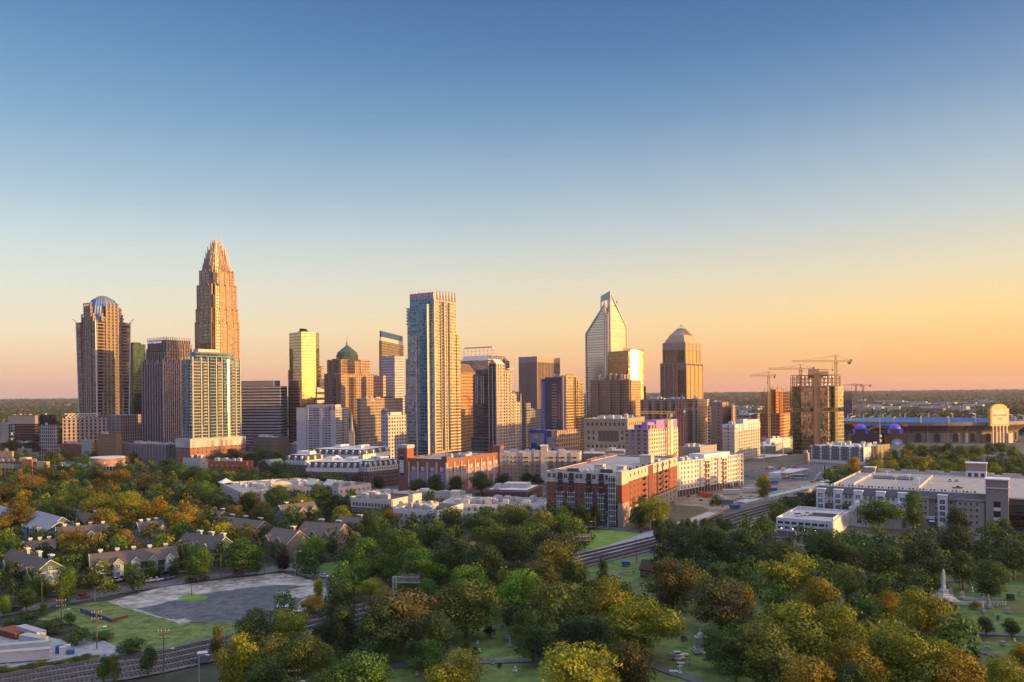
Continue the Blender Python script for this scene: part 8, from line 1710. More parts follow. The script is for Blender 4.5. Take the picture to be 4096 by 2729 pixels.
for i, (pl, pc, pr, d, lb) in enumerate(((185, 235, 265, 455, 'hip-roofed teal house alone in the trees at upper left'), (490, 530, 570, 470, 'brown-roofed house with white porch in the trees'), (250, 275, 300, 500, 'small grey-roofed house beside the hip-roofed teal house'), (660, 700, 745, 560, 'dark slate-roofed house behind the orange trees'), (930, 950, 970, 480, 'small red house gable between the green trees'), (1070, 1090, 1110, 470, 'brown house corner below the arcaded apartments'))):
    r, L, Rr = site('house', lb, 'house', pl, pc, pr, d, R(40)); L = max(L, 6); Rr = max(Rr, 7); q = MB(); q.box(-L, 0, 0, Rr, 0, 5.5); q.build('wall', (TEALW, TAN, GRS, GRS, BRICK2, TAN)[i], r); q = MB(); q.hip(-L, 0, 0, Rr, 5.5, 9, .5); q.build('roof', (SLATE, SHING, SHINGD, SLATE, SHINGD, SHING)[i], r)
    q = MB(); q.box(-L*.3-.5, -L*.3+.5, Rr*.5, Rr*.5+1, 6, 10); q.build('chimney', BRICK2, r); w = Wins(r); w.row('L', -L*.95, -L*.05, 3.4, 3, wm(1, 1.4)); w.row('R', Rr*.05, Rr*.95, 3.4, 3, wm(1, 1.4)); w.done()
# ================================================================ cemetery
GRAN = mat('grave_granite', (.3, .29, .28), .7, var=.3, scale=2.); MARB = mat('grave_marble', (.55, .54, .52), .6, var=.15, scale=2.); DGRAN = mat('dark_granite', (.08, .08, .09), .4, var=.2, scale=2.)
AUTO = SMALL+PILES        # (object, description) given a full label at the end, from what stands next to it
def stone(px, py, kind, s=1., m=None):
    p = gp(px, py); q = MB(); m = m or GRAN; rz = random.Random(px*7+py).uniform(-.5, .5)
    if kind == 'slab': q.box(-.5*s, .5*s, -.12, .12, .2, 1.1*s); q.tube([(0, -.12, 1.1*s), (0, .12, 1.1*s)], .5*s, 14); q.box(-.7*s, .7*s, -.28, .28, 0, .2); nm, d, ct = 'headstone', 'round-topped grey headstone', 'headstone'
    elif kind == 'block': q.box(-.9*s, .9*s, -.3, .3, .3, 1.3*s); q.box(-1.1*s, 1.1*s, -.45, .45, 0, .3); q.box(-.95*s, .95*s, -.35, .35, 1.3*s, 1.42*s); nm, d, ct = 'headstone', 'broad block headstone', 'headstone'
    elif kind == 'obelisk': q.loft(rect(-.35*s, .35*s, -.35*s, .35*s), .8*s, rect(-.2*s, .2*s, -.2*s, .2*s), 3.2*s); q.loft(rect(-.2*s, .2*s, -.2*s, .2*s), 3.2*s, rect(-.02, .02, -.02, .02), 3.6*s); q.box(-.6*s, .6*s, -.6*s, .6*s, 0, .8*s); nm, d, ct = 'obelisk', 'small stone obelisk', 'obelisk'
    elif kind == 'cross': q.box(-.14*s, .14*s, -.1, .1, .4, 2.4*s); q.box(-.65*s, .65*s, -.099, .099, 1.5*s, 1.8*s); q.box(-.5*s, .5*s, -.35, .35, 0, .4); nm, d, ct = 'stone_cross', 'white stone cross', 'grave marker'
    elif kind == 'flat': q.box(-.9*s, .9*s, -.45*s, .45*s, 0, .25); q.box(-.8*s, .8*s, -.35*s, .35*s, .25, .32); nm, d, ct = 'grave_marker', 'low flat grave marker', 'grave marker'
    o = q.build(nm, m, None, (p.x, p.y, ZL[0]), rz); tag(o, None, ct, 'graves on the cemetery lawn'); AUTO.append((o, d if m is GRAN else d.replace('grey ', '').replace('white ', '').replace('small stone', 'small').replace(d.split()[0], ('pale ' if m is MARB else 'dark ')+d.split()[0], 1) if not d.startswith(('white', 'small', 'grey')) else ('pale ' if m is MARB else 'dark ')+d.split(' ', 1)[1])); return o
for a in ((2028, 2561, 'block', .7), (2009, 2522, 'slab'), (2026, 2560, 'obelisk', .7), (2039, 2590, 'obelisk', .8), (1971, 2553, 'slab', .8), (2695, 2545, 'block', 1.3, DGRAN), (2735, 2565, 'block', .9, DGRAN), (2724, 2482, 'cross', 1.), (2702, 2480, 'slab', 1.), (2688, 2640, 'block'), (2708, 2643, 'block', .8), (2728, 2638, 'block', .7, MARB), (2708, 2615, 'flat', 1., MARB), (2740, 2625, 'flat', 1., MARB), (2722, 2660, 'flat', 1., MARB), (2758, 2662, 'cross', .7), (2830, 2640, 'block', 1.1), (2785, 2590, 'slab', .8), (2720, 2700, 'cross', 1.1, MARB), (2695, 2693, 'flat', 1.2, MARB), (2455, 2302, 'slab', .8, MARB), (2467, 2305, 'slab', .8, MARB), (2475, 2312, 'slab', .7, MARB), (2418, 2303, 'slab', .8), (2525, 2383, 'obelisk', 1.), (2525, 2402, 'obelisk', .9), (2582, 2392, 'block', .9), (2563, 2345, 'slab', .9), (2480, 2295, 'slab', .6, MARB), (2535, 2297, 'slab', .8),
    (3358, 2440, 'obelisk', 1.5, MARB), (3463, 2350, 'obelisk', 1.6), (3802, 2385, 'slab', 1.4, MARB), (3850, 2396, 'slab', 1.4, MARB), (3887, 2372, 'obelisk', .8, MARB), (3840, 2352, 'slab', .8), (3786, 2350, 'slab', .7), (3933, 2414, 'slab', 1.3, MARB), (3954, 2435, 'obelisk', 1.2), (3987, 2430, 'obelisk', .7), (4041, 2402, 'block', 1.3, DGRAN), (4077, 2385, 'slab', 1.1), (3930, 2455, 'obelisk', 1.), (4028, 2455, 'block', 1.), (3880, 2438, 'slab', .9), (3991, 2482, 'slab', .8, DGRAN), (3908, 2565, 'cross', 1.), (3950, 2592, 'slab', .8, MARB), (4011, 2585, 'block', .7), (4058, 2572, 'slab', .6), (3960, 2372, 'slab', .7), (3920, 2360, 'slab', .6), (4010, 2500, 'flat', 1.), (2060, 2690, 'slab', .7, MARB), (1918, 2612, 'slab', .6, MARB), (1910, 2580, 'slab', .6, MARB), (1969, 2660, 'slab', .7), (2160, 2585, 'slab', .6, MARB), (2065, 2600, 'flat', .6, MARB), (1640, 2655, 'slab', .9), (1668, 2706, 'slab', .6, MARB), (2192, 2580, 'block', .8), (2110, 2615, 'slab', .5, MARB), (2390, 2322, 'slab', .7, MARB), (2550, 2330, 'slab', .6)): stone(*a)
p = gp(3775, 2405); r = empty('obelisk_monument', (p.x, p.y, ZL[0]), R(10)); tag(r, 'tall pale obelisk on a stepped pyramid base, behind the crimson bush', 'monument'); q = MB()
for i in range(6): k = 3.4-.46*i; q.box(-k, k, -k, k, i*.42, (i+1)*.42)
q.build('stepped_base', MARB, r); q = MB(); q.box(-1, 1, -1, 1, 2.52, 3.6); q.loft(rect(-.55, .55, -.55, .55), 3.6, rect(-.33, .33, -.33, .33), 9.6); q.loft(rect(-.33, .33, -.33, .33), 9.6, rect(-.03, .03, -.03, .03), 10.4); q.build('shaft', MARB, r)
q = MB()
for i in range(24): q.box(i*.75, i*.75+.4, 0, .3, 0, 1.)
q.box(0, 18, .05, .25, 1., 1.15); p = gp(3800, 2424); tag(q.build('stone_balustrade', MARB, None, (p.x, p.y, ZL[0]), R(-3)), 'low white stone balustrade in front of the tall obelisk', 'balustrade')
q = MB(); q.box(0, 9, 0, .5, 0, .9); q.box(8.5, 9.1, -.1, .6, 0, 1.4); p = gp(3850, 2402); tag(q.build('stone_kerb_wall', MARB, None, (p.x, p.y, ZL[0]), R(-30)), 'low white kerb wall slanting right of the tall obelisk', 'low wall')
p = gp(2801, 2612); r = empty('memorial', (p.x, p.y, ZL[0]), R(5)); tag(r, 'domed grey stone family memorial with columns on the cemetery lawn', 'monument'); q = MB(); q.box(-2.1, 2.1, -1.6, 1.6, 0, .5); q.box(-1.8, 1.8, -1.3, 1.3, .5, 1.0); q.build('base', GRAN, r); q = MB(); q.box(-.9, .9, -.7, .7, 1., 3.6); q.box(-1.5, 1.5, -1., 1., 3.6, 4.1); q.tube([(0, 0, 4.1), (0, 0, 4.9), (0, 0, 5.4)], [1.1, .8, .15], 14); q.box(-.15, .15, -.1, .1, 5.3, 6.6); q.box(-.45, .45, -.09, .09, 5.9, 6.15); q.build('canopy', GRAN, r)
for x in (-1.25, 1.25): q = MB(); q.tube([(x, -.7, 1.), (x, -.7, 3.6)], .17, 8); q.build('column', GRAN, r)
# ================================================================ trees
import numpy as np
LEAF = bpy.data.materials.new('foliage'); LEAF.use_nodes = True; nt = LEAF.node_tree; bs = nt.nodes['Principled BSDF']; L2 = nt.links.new
oi = N(nt, 'ShaderNodeObjectInfo'); tcx = N(nt, 'ShaderNodeTexCoord'); ns = N(nt, 'ShaderNodeTexNoise'); ns.inputs['Scale'].default_value = .32; ns.inputs['Detail'].default_value = 3; n2 = N(nt, 'ShaderNodeTexNoise'); n2.inputs['Scale'].default_value = 2.2; n2.inputs['Detail'].default_value = 2
va = N(nt, 'ShaderNodeVectorMath', operation='ADD'); L2(tcx.outputs['Object'], va.inputs[0]); cmb = N(nt, 'ShaderNodeCombineXYZ'); L2(mth(nt, 'MULTIPLY', oi.outputs['Random'], 90.), cmb.inputs[0]); L2(cmb.outputs[0], va.inputs[1]); L2(va.outputs[0], ns.inputs['Vector']); L2(va.outputs[0], n2.inputs['Vector'])
at = N(nt, 'ShaderNodeAttribute', attribute_name='tint'); hs = N(nt, 'ShaderNodeHueSaturation'); L2(oi.outputs['Color'], hs.inputs['Color'])
mr = N(nt, 'ShaderNodeMapRange', i1=.3, i2=.7, i3=.62, i4=1.5); L2(n2.outputs[0], mr.inputs[0]); L2(mr.outputs[0], hs.inputs['Value'])
acc = N(nt, 'ShaderNodeMixRGB', blend_type='MIX'); mr2 = N(nt, 'ShaderNodeMapRange', i1=.52, i2=.72, i3=0., i4=1.); L2(ns.outputs[0], mr2.inputs[0]); L2(mth(nt, 'MULTIPLY', mr2.outputs[0], mth(nt, 'MULTIPLY', oi.outputs['Alpha'], 1.)), acc.inputs[0]); L2(hs.outputs[0], acc.inputs[1]); acc.inputs[2].default_value = (.24, .13, .018, 1)
mul = N(nt, 'ShaderNodeMixRGB', blend_type='MULTIPLY', i0=1.); L2(acc.outputs[0], mul.inputs[1]); L2(at.outputs['Color'], mul.inputs[2])
L2(mul.outputs[0], bs.inputs['Base Color']); bs.inputs['Roughness'].default_value = .55; bs.inputs['Specular IOR Level'].default_value = .25
tr = N(nt, 'ShaderNodeBsdfTranslucent'); L2(mul.outputs[0], tr.inputs[0]); mxs = N(nt, 'ShaderNodeMixShader', i0=.22); L2(bs.outputs[0], mxs.inputs[1]); L2(tr.outputs[0], mxs.inputs[2]); L2(mxs.outputs[0], nt.nodes['Material Output'].inputs[0])
BARK = mat('tree_bark', (.15, .125, .1), .9, var=.3, scale=2.)
def crown_arrays(seed, n, leaf, shape, lobes):
    """unit tree: height 1, crown width 1; leaf quads spread over the lobes of the crown. returns verts (m,4,3)"""
    rg = np.random.default_rng(seed); C = []; 
    zc, hz = {'round': (.54, .5), 'tall': (.52, .54), 'cone': (.52, .5), 'wide': (.56, .46), 'bush': (.42, .6), 'thin': (.6, .4)}[shape]
    for i in range(lobes):
        u = rg.uniform(-1, 1); a = rg.uniform(0, 2*np.pi); rr_ = np.sqrt(1-u*u)*rg.uniform(.5, 1.12); z = u*rg.uniform(.6, 1.12)
        k = 1. if shape != 'cone' else (1-.75*(z*.5+.5))*1.35
        lr = rg.uniform(.09, .25)*(1 if shape != 'cone' else .8); C.append((rr_*np.cos(a)*.36*k, rr_*np.sin(a)*.36*k, zc+z*hz*.72, lr))
    C.append((0, 0, zc, .26)); C = np.array(C); w = C[:, 3]**2; pick = rg.choice(len(C), n, p=w/w.sum()); c = C[pick]
    d = rg.normal(size=(n, 3)); d /= np.linalg.norm(d, axis=1)[:, None]; d[:, 2] = np.where(rg.random(n) < .35, np.abs(d[:, 2]), d[:, 2])
    rad = c[:, 3]*np.clip(rg.normal(.93, .13, n), .3, 1.25)
    P = c[:, :3]+d*rad[:, None]*np.array([1, 1, {'round': .75, 'tall': .95, 'cone': .8, 'wide': .6, 'bush': .8, 'thin': .7}[shape]])
    nv = d+rg.normal(size=(n, 3))*.4; nv /= np.linalg.norm(nv, axis=1)[:, None]; t = np.cross(nv, rg.normal(size=(n, 3))); t /= np.linalg.norm(t, axis=1)[:, None]; b = np.cross(nv, t); s = leaf*rg.uniform(.6, 1.35, n)[:, None]
    Q = np.stack([P-t*s, P-b*s*.6, P+t*s, P+b*s*.6], 1); tint = rg.uniform(.72, 1.25, n); return Q, tint, C
def np_mesh(name, Q, tint, mats, extra=None):
    me = bpy.data.meshes.new(name); n = len(Q); V = Q.reshape(-1, 3); me.vertices.add(4*n); me.vertices.foreach_set('co', V.ravel().astype('f')); me.loops.add(4*n); me.loops.foreach_set('vertex_index', np.arange(4*n, dtype='i')); me.polygons.add(n); me.polygons.foreach_set('loop_start', np.arange(0, 4*n, 4, dtype='i')); me.polygons.foreach_set('loop_total', np.full(n, 4, 'i'))
    for m in mats: me.materials.append(m)
    ca = me.color_attributes.new('tint', 'FLOAT_COLOR', 'POINT'); tt = np.asarray(tint); tt = np.repeat(tt[:, None], 3, 1) if tt.ndim == 1 else tt; col = np.concatenate([np.repeat(tt, 4, 0), np.ones((4*n, 1))], 1); ca.data.foreach_set('color', col.ravel().astype('f')); me.update(calc_edges=True); return me
def trunk_mesh(seed, C, zt, ht):
    rg = random.Random(seed); m = MB(); m.tube([(0, 0, -.02), (rg.uniform(-.01, .01), .005, .2), (rg.uniform(-.02, .02), 0, .4), (0, 0, zt)], [.032, .022, .017, .006], 7); idx = list(range(len(C)-1)); rg.shuffle(idx)
    for i in idx[:16]: x, y, z, _ = C[i]; z0 = rg.uniform(.2, .45); m.tube([(0, 0, z0), (x*.5, y*.5, z0+(z-z0)*.65), (x*1.05, y*1.05, z+.03)], [.016, .01, .003], 5)
    return m.mesh('trunk', BARK)
VAR = {}
for k, (shape, n, lobes, leaf) in enumerate((('round', 7500, 34, .019), ('round', 7500, 26, .019), ('wide', 7500, 36, .019), ('wide', 7500, 28, .02), ('tall', 7500, 36, .019), ('tall', 7000, 28, .02), ('cone', 6000, 34, .019), ('bush', 3000, 18, .028), ('thin', 4200, 30, .018), ('round', 9500, 44, .017))):
    Q, tn, C = crown_arrays(40+k, n, leaf, shape, lobes); VAR.setdefault(shape, []).append((np_mesh('crown', Q, tn, [LEAF]), trunk_mesh(k, C, .62, 1)))
LOW = [crown_arrays(90+k, 620, .045, s, 16)[0:2] for k, s in enumerate(('round', 'wide', 'tall', 'round', 'cone'))]
TC = {'dg': ((.036, .075, .017), 'dark green', 0), 'g': ((.06, .125, .018), 'green', 0), 'bg': ((.1, .21, .014), 'bright green', 0), 'ol': ((.095, .125, .018), 'olive green', .25), 'gy': ((.17, .19, .012), 'yellow-green', .5), 'go': ((.26, .18, .012), 'golden yellow', .7), 'or': ((.15, .12, .012), 'orange-brown', .6), 'br': ((.062, .066, .017), 'brown-tinged', .4), 'rd': ((.14, .028, .018), 'red', 0), 'pu': ((.03, .012, .02), 'dark purple', 0), 'dk': ((.025, .048, .015), 'very dark green', 0)}
TREES = []   # (x, y, width, height, colour, shape)
def T(px, pt, w, c, shape='round', h=None, D=1/.5745):
    """tree seen at column px with its top at row pt and crown w wide (pixels of a 2353-wide view)"""
    px *= D; pt *= D; w *= D; h = h or 14.5
    for _ in range(4): d = DH(px, pt, h); W_ = w*d/FPX; h = h if shape in ('bush',) else max(6, min(17, W_*{'tall': 1.35, 'cone': 1.3, 'wide': .88}.get(shape, 1.)))
    d = DH(px, pt, h); TREES.append((kx(px, pt)*d, d, w*d/FPX, h, c, shape))
for a in ((590,1398,95,'dg'),(545,1452,105,'gy','tall'),(640,1458,150,'ol','wide'),(700,1462,120,'ol'),(660,1400,100,'gy','wide'),(610,1520,120,'dg'),(735,1480,80,'g'),(825,1502,180,'g','wide'),(1045,1492,160,'gy','wide'),(985,1470,90,'g'),(1330,1478,235,'gy','wide'),(1450,1458,115,'br','tall'),(925,1352,225,'br','wide'),(870,1400,130,'dg'),(985,1410,120,'dk'),(1070,1332,165,'ol','wide'),(1185,1393,46,'rd'),(1285,1330,165,'ol','thin'),(1390,1325,150,'gy','wide'),(1475,1370,175,'gy','wide'),(1425,1420,90,'g'),(1545,1282,125,'br','tall'),(1655,1325,190,'br','wide'),(1700,1345,90,'or'),(1812,1268,150,'gy','wide'),(1880,1330,110,'gy'),(1945,1290,105,'ol','thin'),(1840,1385,200,'gy','wide'),(1930,1400,150,'gy'),(1760,1430,190,'ol','wide'),(1690,1460,120,'g'),(1990,1370,80,'g','cone'),(2045,1360,60,'go'),(2115,1350,115,'gy','tall'),(2080,1435,190,'gy','wide'),(1970,1470,150,'go','wide'),(2160,1470,130,'gy'),(2215,1505,150,'go','wide'),(2310,1510,120,'gy'),(1850,1508,170,'or','wide'),(1960,1530,120,'dg'),(2274,1288,95,'dg'),(2212,1258,75,'dg','cone'),(2125,1240,120,'dk'),(1890,1218,130,'dg'),(1790,1240,120,'dg'),(1700,1218,120,'dg'),(1620,1210,125,'dg'),(1550,1218,90,'dk'),(2025,1240,95,'dg','tall'),(2085,1300,80,'dg'),(2330,1240,90,'dg'),(2310,1195,70,'dg'),(2200,1168,62,'dk'),(2195,1205,100,'dk'),(2020,1143,100,'g','wide'),(1950,1262,70,'br'),(1440,1452,0.1,'g'),
    (1000,1195,100,'dg','tall'),(1105,1165,110,'dg','wide'),(1030,1165,80,'dg'),(1180,1155,90,'ol'),(1235,1165,100,'ol','thin'),(1180,1215,110,'dg'),(1270,1215,130,'dk','tall'),(1275,1250,130,'ol','tall'),(1135,1208,100,'ol'),(1080,1295,120,'bg'),(1200,1308,140,'bg','wide'),(1145,1300,60,'dg'),(965,1258,110,'bg'),(840,1240,120,'g'),(830,1290,70,'g'),(885,1270,80,'g'),(910,1213,110,'g','wide'),(780,1330,95,'dg'),(720,1368,70,'go'),(790,1400,90,'dk','tall'),(745,1430,80,'dk'),(850,1325,80,'gy','thin'),(1050,1240,110,'dg'),(1110,1250,110,'dk'),(1240,1285,110,'br'),(930,1310,60,'bg'),(880,1350,60,'gy'),(980,1330,60,'g'),(1330,1290,50,'ol'),(1010,1265,90,'dg'),
    (1500,1140,78,'gy'),(1470,1165,56,'dg'),(1515,1160,40,'g'),(1330,1150,34,'dg','tall'),(1350,1170,40,'dg'),(1370,1155,30,'dk','tall'),(1402,1168,28,'dk','tall'),(1300,1155,34,'dg','tall'),(1290,1180,60,'g'),(1230,1195,60,'dg'),(1750,1066,40,'gy'),(1753,1090,42,'gy'),(1310,1280,40,'dg','bush'),(1385,1278,34,'dg','bush'),(1340,1300,30,'dg','bush'),
    (235,1168,80,'or','wide'),(60,1090,90,'or'),(110,1075,80,'br'),(165,1115,80,'g'),(220,1075,70,'br'),(270,1080,80,'or'),(330,1085,90,'br'),(385,1055,70,'dg'),(20,1110,80,'br'),(425,1160,88,'go','wide'),(355,1140,70,'go','tall'),(290,1130,80,'gy'),(230,1135,80,'gy'),(35,1150,85,'or'),(120,1150,70,'dg'),(160,1218,62,'go'),(285,1220,72,'go'),(370,1228,50,'bg'),(415,1245,56,'ol'),(440,1210,60,'dg'),(510,1200,50,'gy'),(600,1150,56,'or'),(540,1165,64,'or'),(570,1130,60,'dg'),(500,1135,60,'dg'),(470,1110,70,'g'),(640,1115,70,'g'),(690,1135,70,'gy'),(730,1115,70,'dg'),(610,1165,70,'dg'),(640,1060,60,'dg'),(550,1235,105,'g','wide'),(455,1255,80,'g'),(720,1230,66,'bg'),(700,1265,44,'g'),(650,1270,40,'pu'),(590,1290,30,'g'),(565,1230,50,'dg'),(730,1330,30,'gy'),(800,1200,50,'dg'),(690,1180,60,'br'),(860,1175,90,'dg'),(890,1170,60,'or'),(790,1165,70,'gy'),
    (95,1320,46,'g','tall'),(155,1310,58,'g','tall'),(205,1305,36,'g'),(300,1300,34,'g','tall'),(345,1285,36,'g','tall'),(400,1290,32,'dg','tall'),(155,1275,50,'ol'),(185,1270,60,'dg'),(45,1245,50,'g'),(30,1210,50,'dg'),(100,1215,40,'g'),(20,1290,50,'g'),(10,1370,34,'bg'),(60,1350,50,'dg'),(5,1220,40,'gy'),(250,1235,30,'dk'),(160,1245,60,'ol'),(100,1385,24,'g','bush',4),(60,1405,60,'dg','bush',5),(120,1420,60,'dg','bush',5),(180,1440,60,'dg','bush',5),(230,1450,60,'g','bush',5),(300,1465,70,'dg','bush',6),(340,1480,40,'dg','bush',4),(160,1405,30,'g','bush',3),(90,1440,50,'dg','bush',4),(260,1440,40,'ol','bush',4),(30,1420,40,'dg','bush',5),(400,1440,30,'g','bush',2.5),(450,1438,30,'gy','bush',2.5),(500,1430,36,'ol','bush',3),
    (1125,1438,30,'dk','bush',3.2),(1070,1470,26,'g','bush',3.5),(1092,1485,22,'dk','bush',3),(1148,1522,14,'dk','bush',1.5),(2165,1375,50,'rd','bush',3.4),(2265,1415,46,'dg','wide',5),(2325,1420,40,'dg','wide',5),(2240,1380,26,'or','bush',3),(2100,1130,50,'g'),(1430,1440,.1,'g'),(1640,1290,50,'dg','cone'),(1500,1340,40,'g','bush',3),(2150,1320,30,'ol'),(2190,1520,100,'ol','wide'),(2345,1480,60,'go'),(960,1480,60,'dk'),(1210,1400,80,'ol'),(1225,1440,90,'dg'),(1320,1420,100,'dk'),(1000,1300,40,'dg'),
    (615,1005,72,'dg','wide'),(650,1010,50,'or'),(540,1016,62,'dk','wide'),(487,1022,40,'dk'),(560,985,24,'dk','wide'),(748,1003,30,'dk'),(770,1005,30,'dk'),(865,995,62,'dk','wide'),(835,1005,40,'dk'),(905,1012,30,'dk'),(1240,1020,22,'gy'),(30,1010,46,'br'),(70,1015,50,'dk'),(110,1020,50,'dk'),(960,1100,44,'dg'),(1000,1092,52,'dg'),(1047,1094,44,'dg'),(1105,1083,60,'dg','wide'),(1160,1090,52,'dg'),(1185,1078,24,'dg'),(1210,1085,30,'dk'),(1235,1090,34,'dk'),(870,1095,34,'dk'),(845,1085,26,'dg'),(1480,1075,12,'g'),(1505,1165,30,'dk','tall')):
    if a[2] >= 1: T(*a)
for a in ((505,1040,54,'dg'),(530,1032,56,'dk'),(575,1040,56,'dg'),(600,1028,64,'dk'),(640,1035,60,'dg','wide'),(665,1052,46,'dg'),(420,1065,50,'g'),(450,1072,56,'dg'),(480,1078,56,'g'),(520,1085,56,'dg'),(655,1088,56,'dg'),(700,1085,56,'dk'),(740,1088,46,'dg'),(585,1000,34,'dk'),(770,1060,30,'dg'),(1690,1085,22,'dg'),(1620,1130,40,'dg','bush',3),(1560,1165,30,'dk')): T(*a)
for i in range(14): T(8+i*21, 1530-i*3+(i*7 % 9), 34, ('ol', 'gy', 'g')[i % 3], 'bush', 2.2)
for i in range(9): T(1960+i*40+(i*13 % 17), 1052+(i*7 % 9)-i*.5, 46, ('go', 'gy', 'gy', 'ol', 'or', 'ol', 'gy', 'br', 'dg')[i])
for i in range(9): T(2090+i*30, 1018+(i*5 % 7), 40, ('g', 'ol', 'g', 'dg', 'ol', 'g', 'dg', 'g', 'ol')[i])
for i in range(8): T(2150+i*28, 1068+(i*11 % 13), 40, ('ol', 'gy', 'dg', 'or', 'dg', 'gy', 'dg', 'dg')[i])
for i in range(14): T(1515+i*12+(i*5 % 7), 1190+(i*7 % 11), 30, 'dg')
for i in range(10): T(120+i*27, 1345+(i*5 % 9)-i*4.2, 26, 'dg', 'bush', 2.2)
def inside(p, q):
    c = False; j = len(q)-1
    for i in range(len(q)):
        if (q[i][1] > p[1]) != (q[j][1] > p[1]) and p[0] < (q[j][0]-q[i][0])*(p[1]-q[i][1])/(q[j][1]-q[i][1])+q[i][0]: c = not c
        j = i
    return c
for r, L, Rr in BLDG:
    c, s = math.cos(-r.rotation_euler.z), math.sin(-r.rotation_euler.z); KEEP.append([(r.location.x+x*c+y*s, r.location.y-x*s+y*c) for x, y in rect(-L-2, 3, -3, Rr+2)])
for nm in ('parking_podium', 'apartment_parking_deck', 'brick_apartment_building', 'white_apartment_building', 'mansard_apartments', 'mansard_apartments.001', 'mansard_apartments.002', 'mansard_apartments.003', 'round_brick_drum', 'brick_church', 'condominium_tower', 'football_stadium', 'courthouse', 'unfinished_hotel', 'church', 'ballpark_grandstand'):
    r = bpy.data.objects[nm]; bb = [Vector(c) for ch in r.children if ch.type == 'MESH' for c in ch.bound_box]; x0, x1 = min(b.x for b in bb), max(b.x for b in bb); y0, y1 = min(b.y for b in bb), max(b.y for b in bb); M = r.matrix_basis if False else Matrix.Translation(r.location) @ Matrix.Rotation(r.rotation_euler.z, 4, 'Z'); KEEP.append([tuple((M @ Vector((x, y, 0))).xy) for x, y in rect(x0-1, x1+1, y0-2, y1+1)])
KB = [(min(p[0] for p in q), max(p[0] for p in q), min(p[1] for p in q), max(p[1] for p in q), q) for q in KEEP]
def blocked(x, y, m=0): return any(a-m < x < b+m and c-m < y < d+m and inside((x, y), q) for a, b, c, d, q in KB)
OPEN = [wpoly(q) for q in ([(1240, 2540), (1550, 2440), (1900, 2560), (2080, 2540), (2150, 2729), (1240, 2800)], [(2330, 2330), (2520, 2262), (2640, 2300), (2620, 2420), (2540, 2440), (2420, 2380)], [(2640, 2470), (2860, 2500), (2840, 2729), (2600, 2729), (2660, 2600)], [(3680, 2340), (4200, 2290), (4300, 2660), (3860, 2640), (3700, 2440)], [(0, 2660), (1200, 2560), (1200, 2900), (-300, 2900)], [(1250, 2290), (1400, 2240), (1400, 2320), (1260, 2330)], [(2280, 2250), (2560, 2160), (2660, 2180), (2640, 2320), (2400, 2400), (2300, 2330)], [(2640, 2100), (3100, 2000), (3100, 2140), (2900, 2220), (2640, 2240)], [(3080, 2130), (3780, 2110), (3790, 2195), (3080, 2215)], [(0, 2470), (1150, 2470), (1000, 2520), (860, 2590), (0, 2760)], [(-200, 2480), (480, 2520), (520, 2640), (-200, 2680)], [(2500, 2200), (2700, 2120), (3100, 2030), (3100, 2150), (2600, 2240)])]
rg = random.Random(99); cells = {}
def near_(x, y, k=.42):
    for i in (-1, 0, 1):
        for j in (-1, 0, 1):
            for (X, Y, w) in cells.get((int(x//14)+i, int(y//14)+j), ()):
                if (X-x)**2+(Y-y)**2 < (k*w+4.2)**2: return True
    return False
def shift(t):
    x, y, w, h, c, s_ = t; x0, y0, h0 = x, y, h
    for k in range(40):
        if not blocked(x, y): return (x, y, w*y/y0, h, c, s_)
        h = h0+(.4*(k//2+1))*(1 if k % 2 else -1); dd = (CAMH-h)/((CAMH-h0)/y0); x, y = x0*dd/y0, dd       # keep the top where it is, stand the tree further back on open ground
        if h < max(2.2, h0*.45) or h > 21: continue
    return None
TREES = [q for q in (shift(t) for t in TREES) if q]
for t in TREES: cells.setdefault((int(t[0]//14), int(t[1]//14)), []).append((t[0], t[1], t[2]))
fill = []
for _ in range(16000):
    d = 200*(1000/200)**rg.random() if rg.random() < .5 else rg.uniform(200, 900); x = rg.uniform(-.68, .68)*d
    if blocked(x, d) or any(inside((x, d), q) for q in OPEN): continue
    px = x/d*FPX+CX
    if d > 660 and 600 < px < 3250 and rg.random() < .985: continue
    if d > 470 and 1420 < px < 3300 or px < 700 and 300 < d < 420 and rg.random() < .45: continue
    if px > 3250 and d > 800: continue
    if d > 640 and px < 700 and rg.random() < .8: continue
    w = rg.uniform(8, 13.5)
    if near_(x, d): continue
    cells.setdefault((int(x//14), int(d//14)), []).append((x, d, w)); warm = px < 1000 and d > 300 or px > 3100 and d > 480 or px > 2800 and d < 240
    c = rg.choice(('g', 'dg', 'ol', 'gy', 'or', 'go', 'g', 'dg', 'dg') if warm else ('dg', 'dg', 'g', 'g', 'ol', 'dk')); fill.append((x, d, w, w*rg.uniform(.95, 1.2), c, rg.choice(('round', 'wide', 'tall', 'round'))))
for _ in range(7000):        # woods beyond the sides of the picture, which shade its lower right
    x, d = rg.uniform(-260, 420), rg.uniform(-60, 700)
    if abs(x) < d*.69+6 or x < 0 and d < 150: continue
    if d < 30 and abs(x) < 50 or near_(x, d, .5) or rg.random() < .25: continue
    cells.setdefault((int(x//14), int(d//14)), []).append((x, d, 12)); fill.append((x, d, rg.uniform(9, 13), rg.uniform(8, 11.5), rg.choice(('dg', 'g', 'ol')), 'out'))
named = list(TREES); rest = [f for f in fill if f[5] == 'out']; cand = sorted([f for f in fill if f[5] != 'out'], key=lambda f: f[1]); room = max(0, 300-len(named)); named += cand[:room]; rest += cand[room:]
def hue(c, k): b = TC[c][0]; f = k; return tuple(v*f for v in b)
PROTO = {}
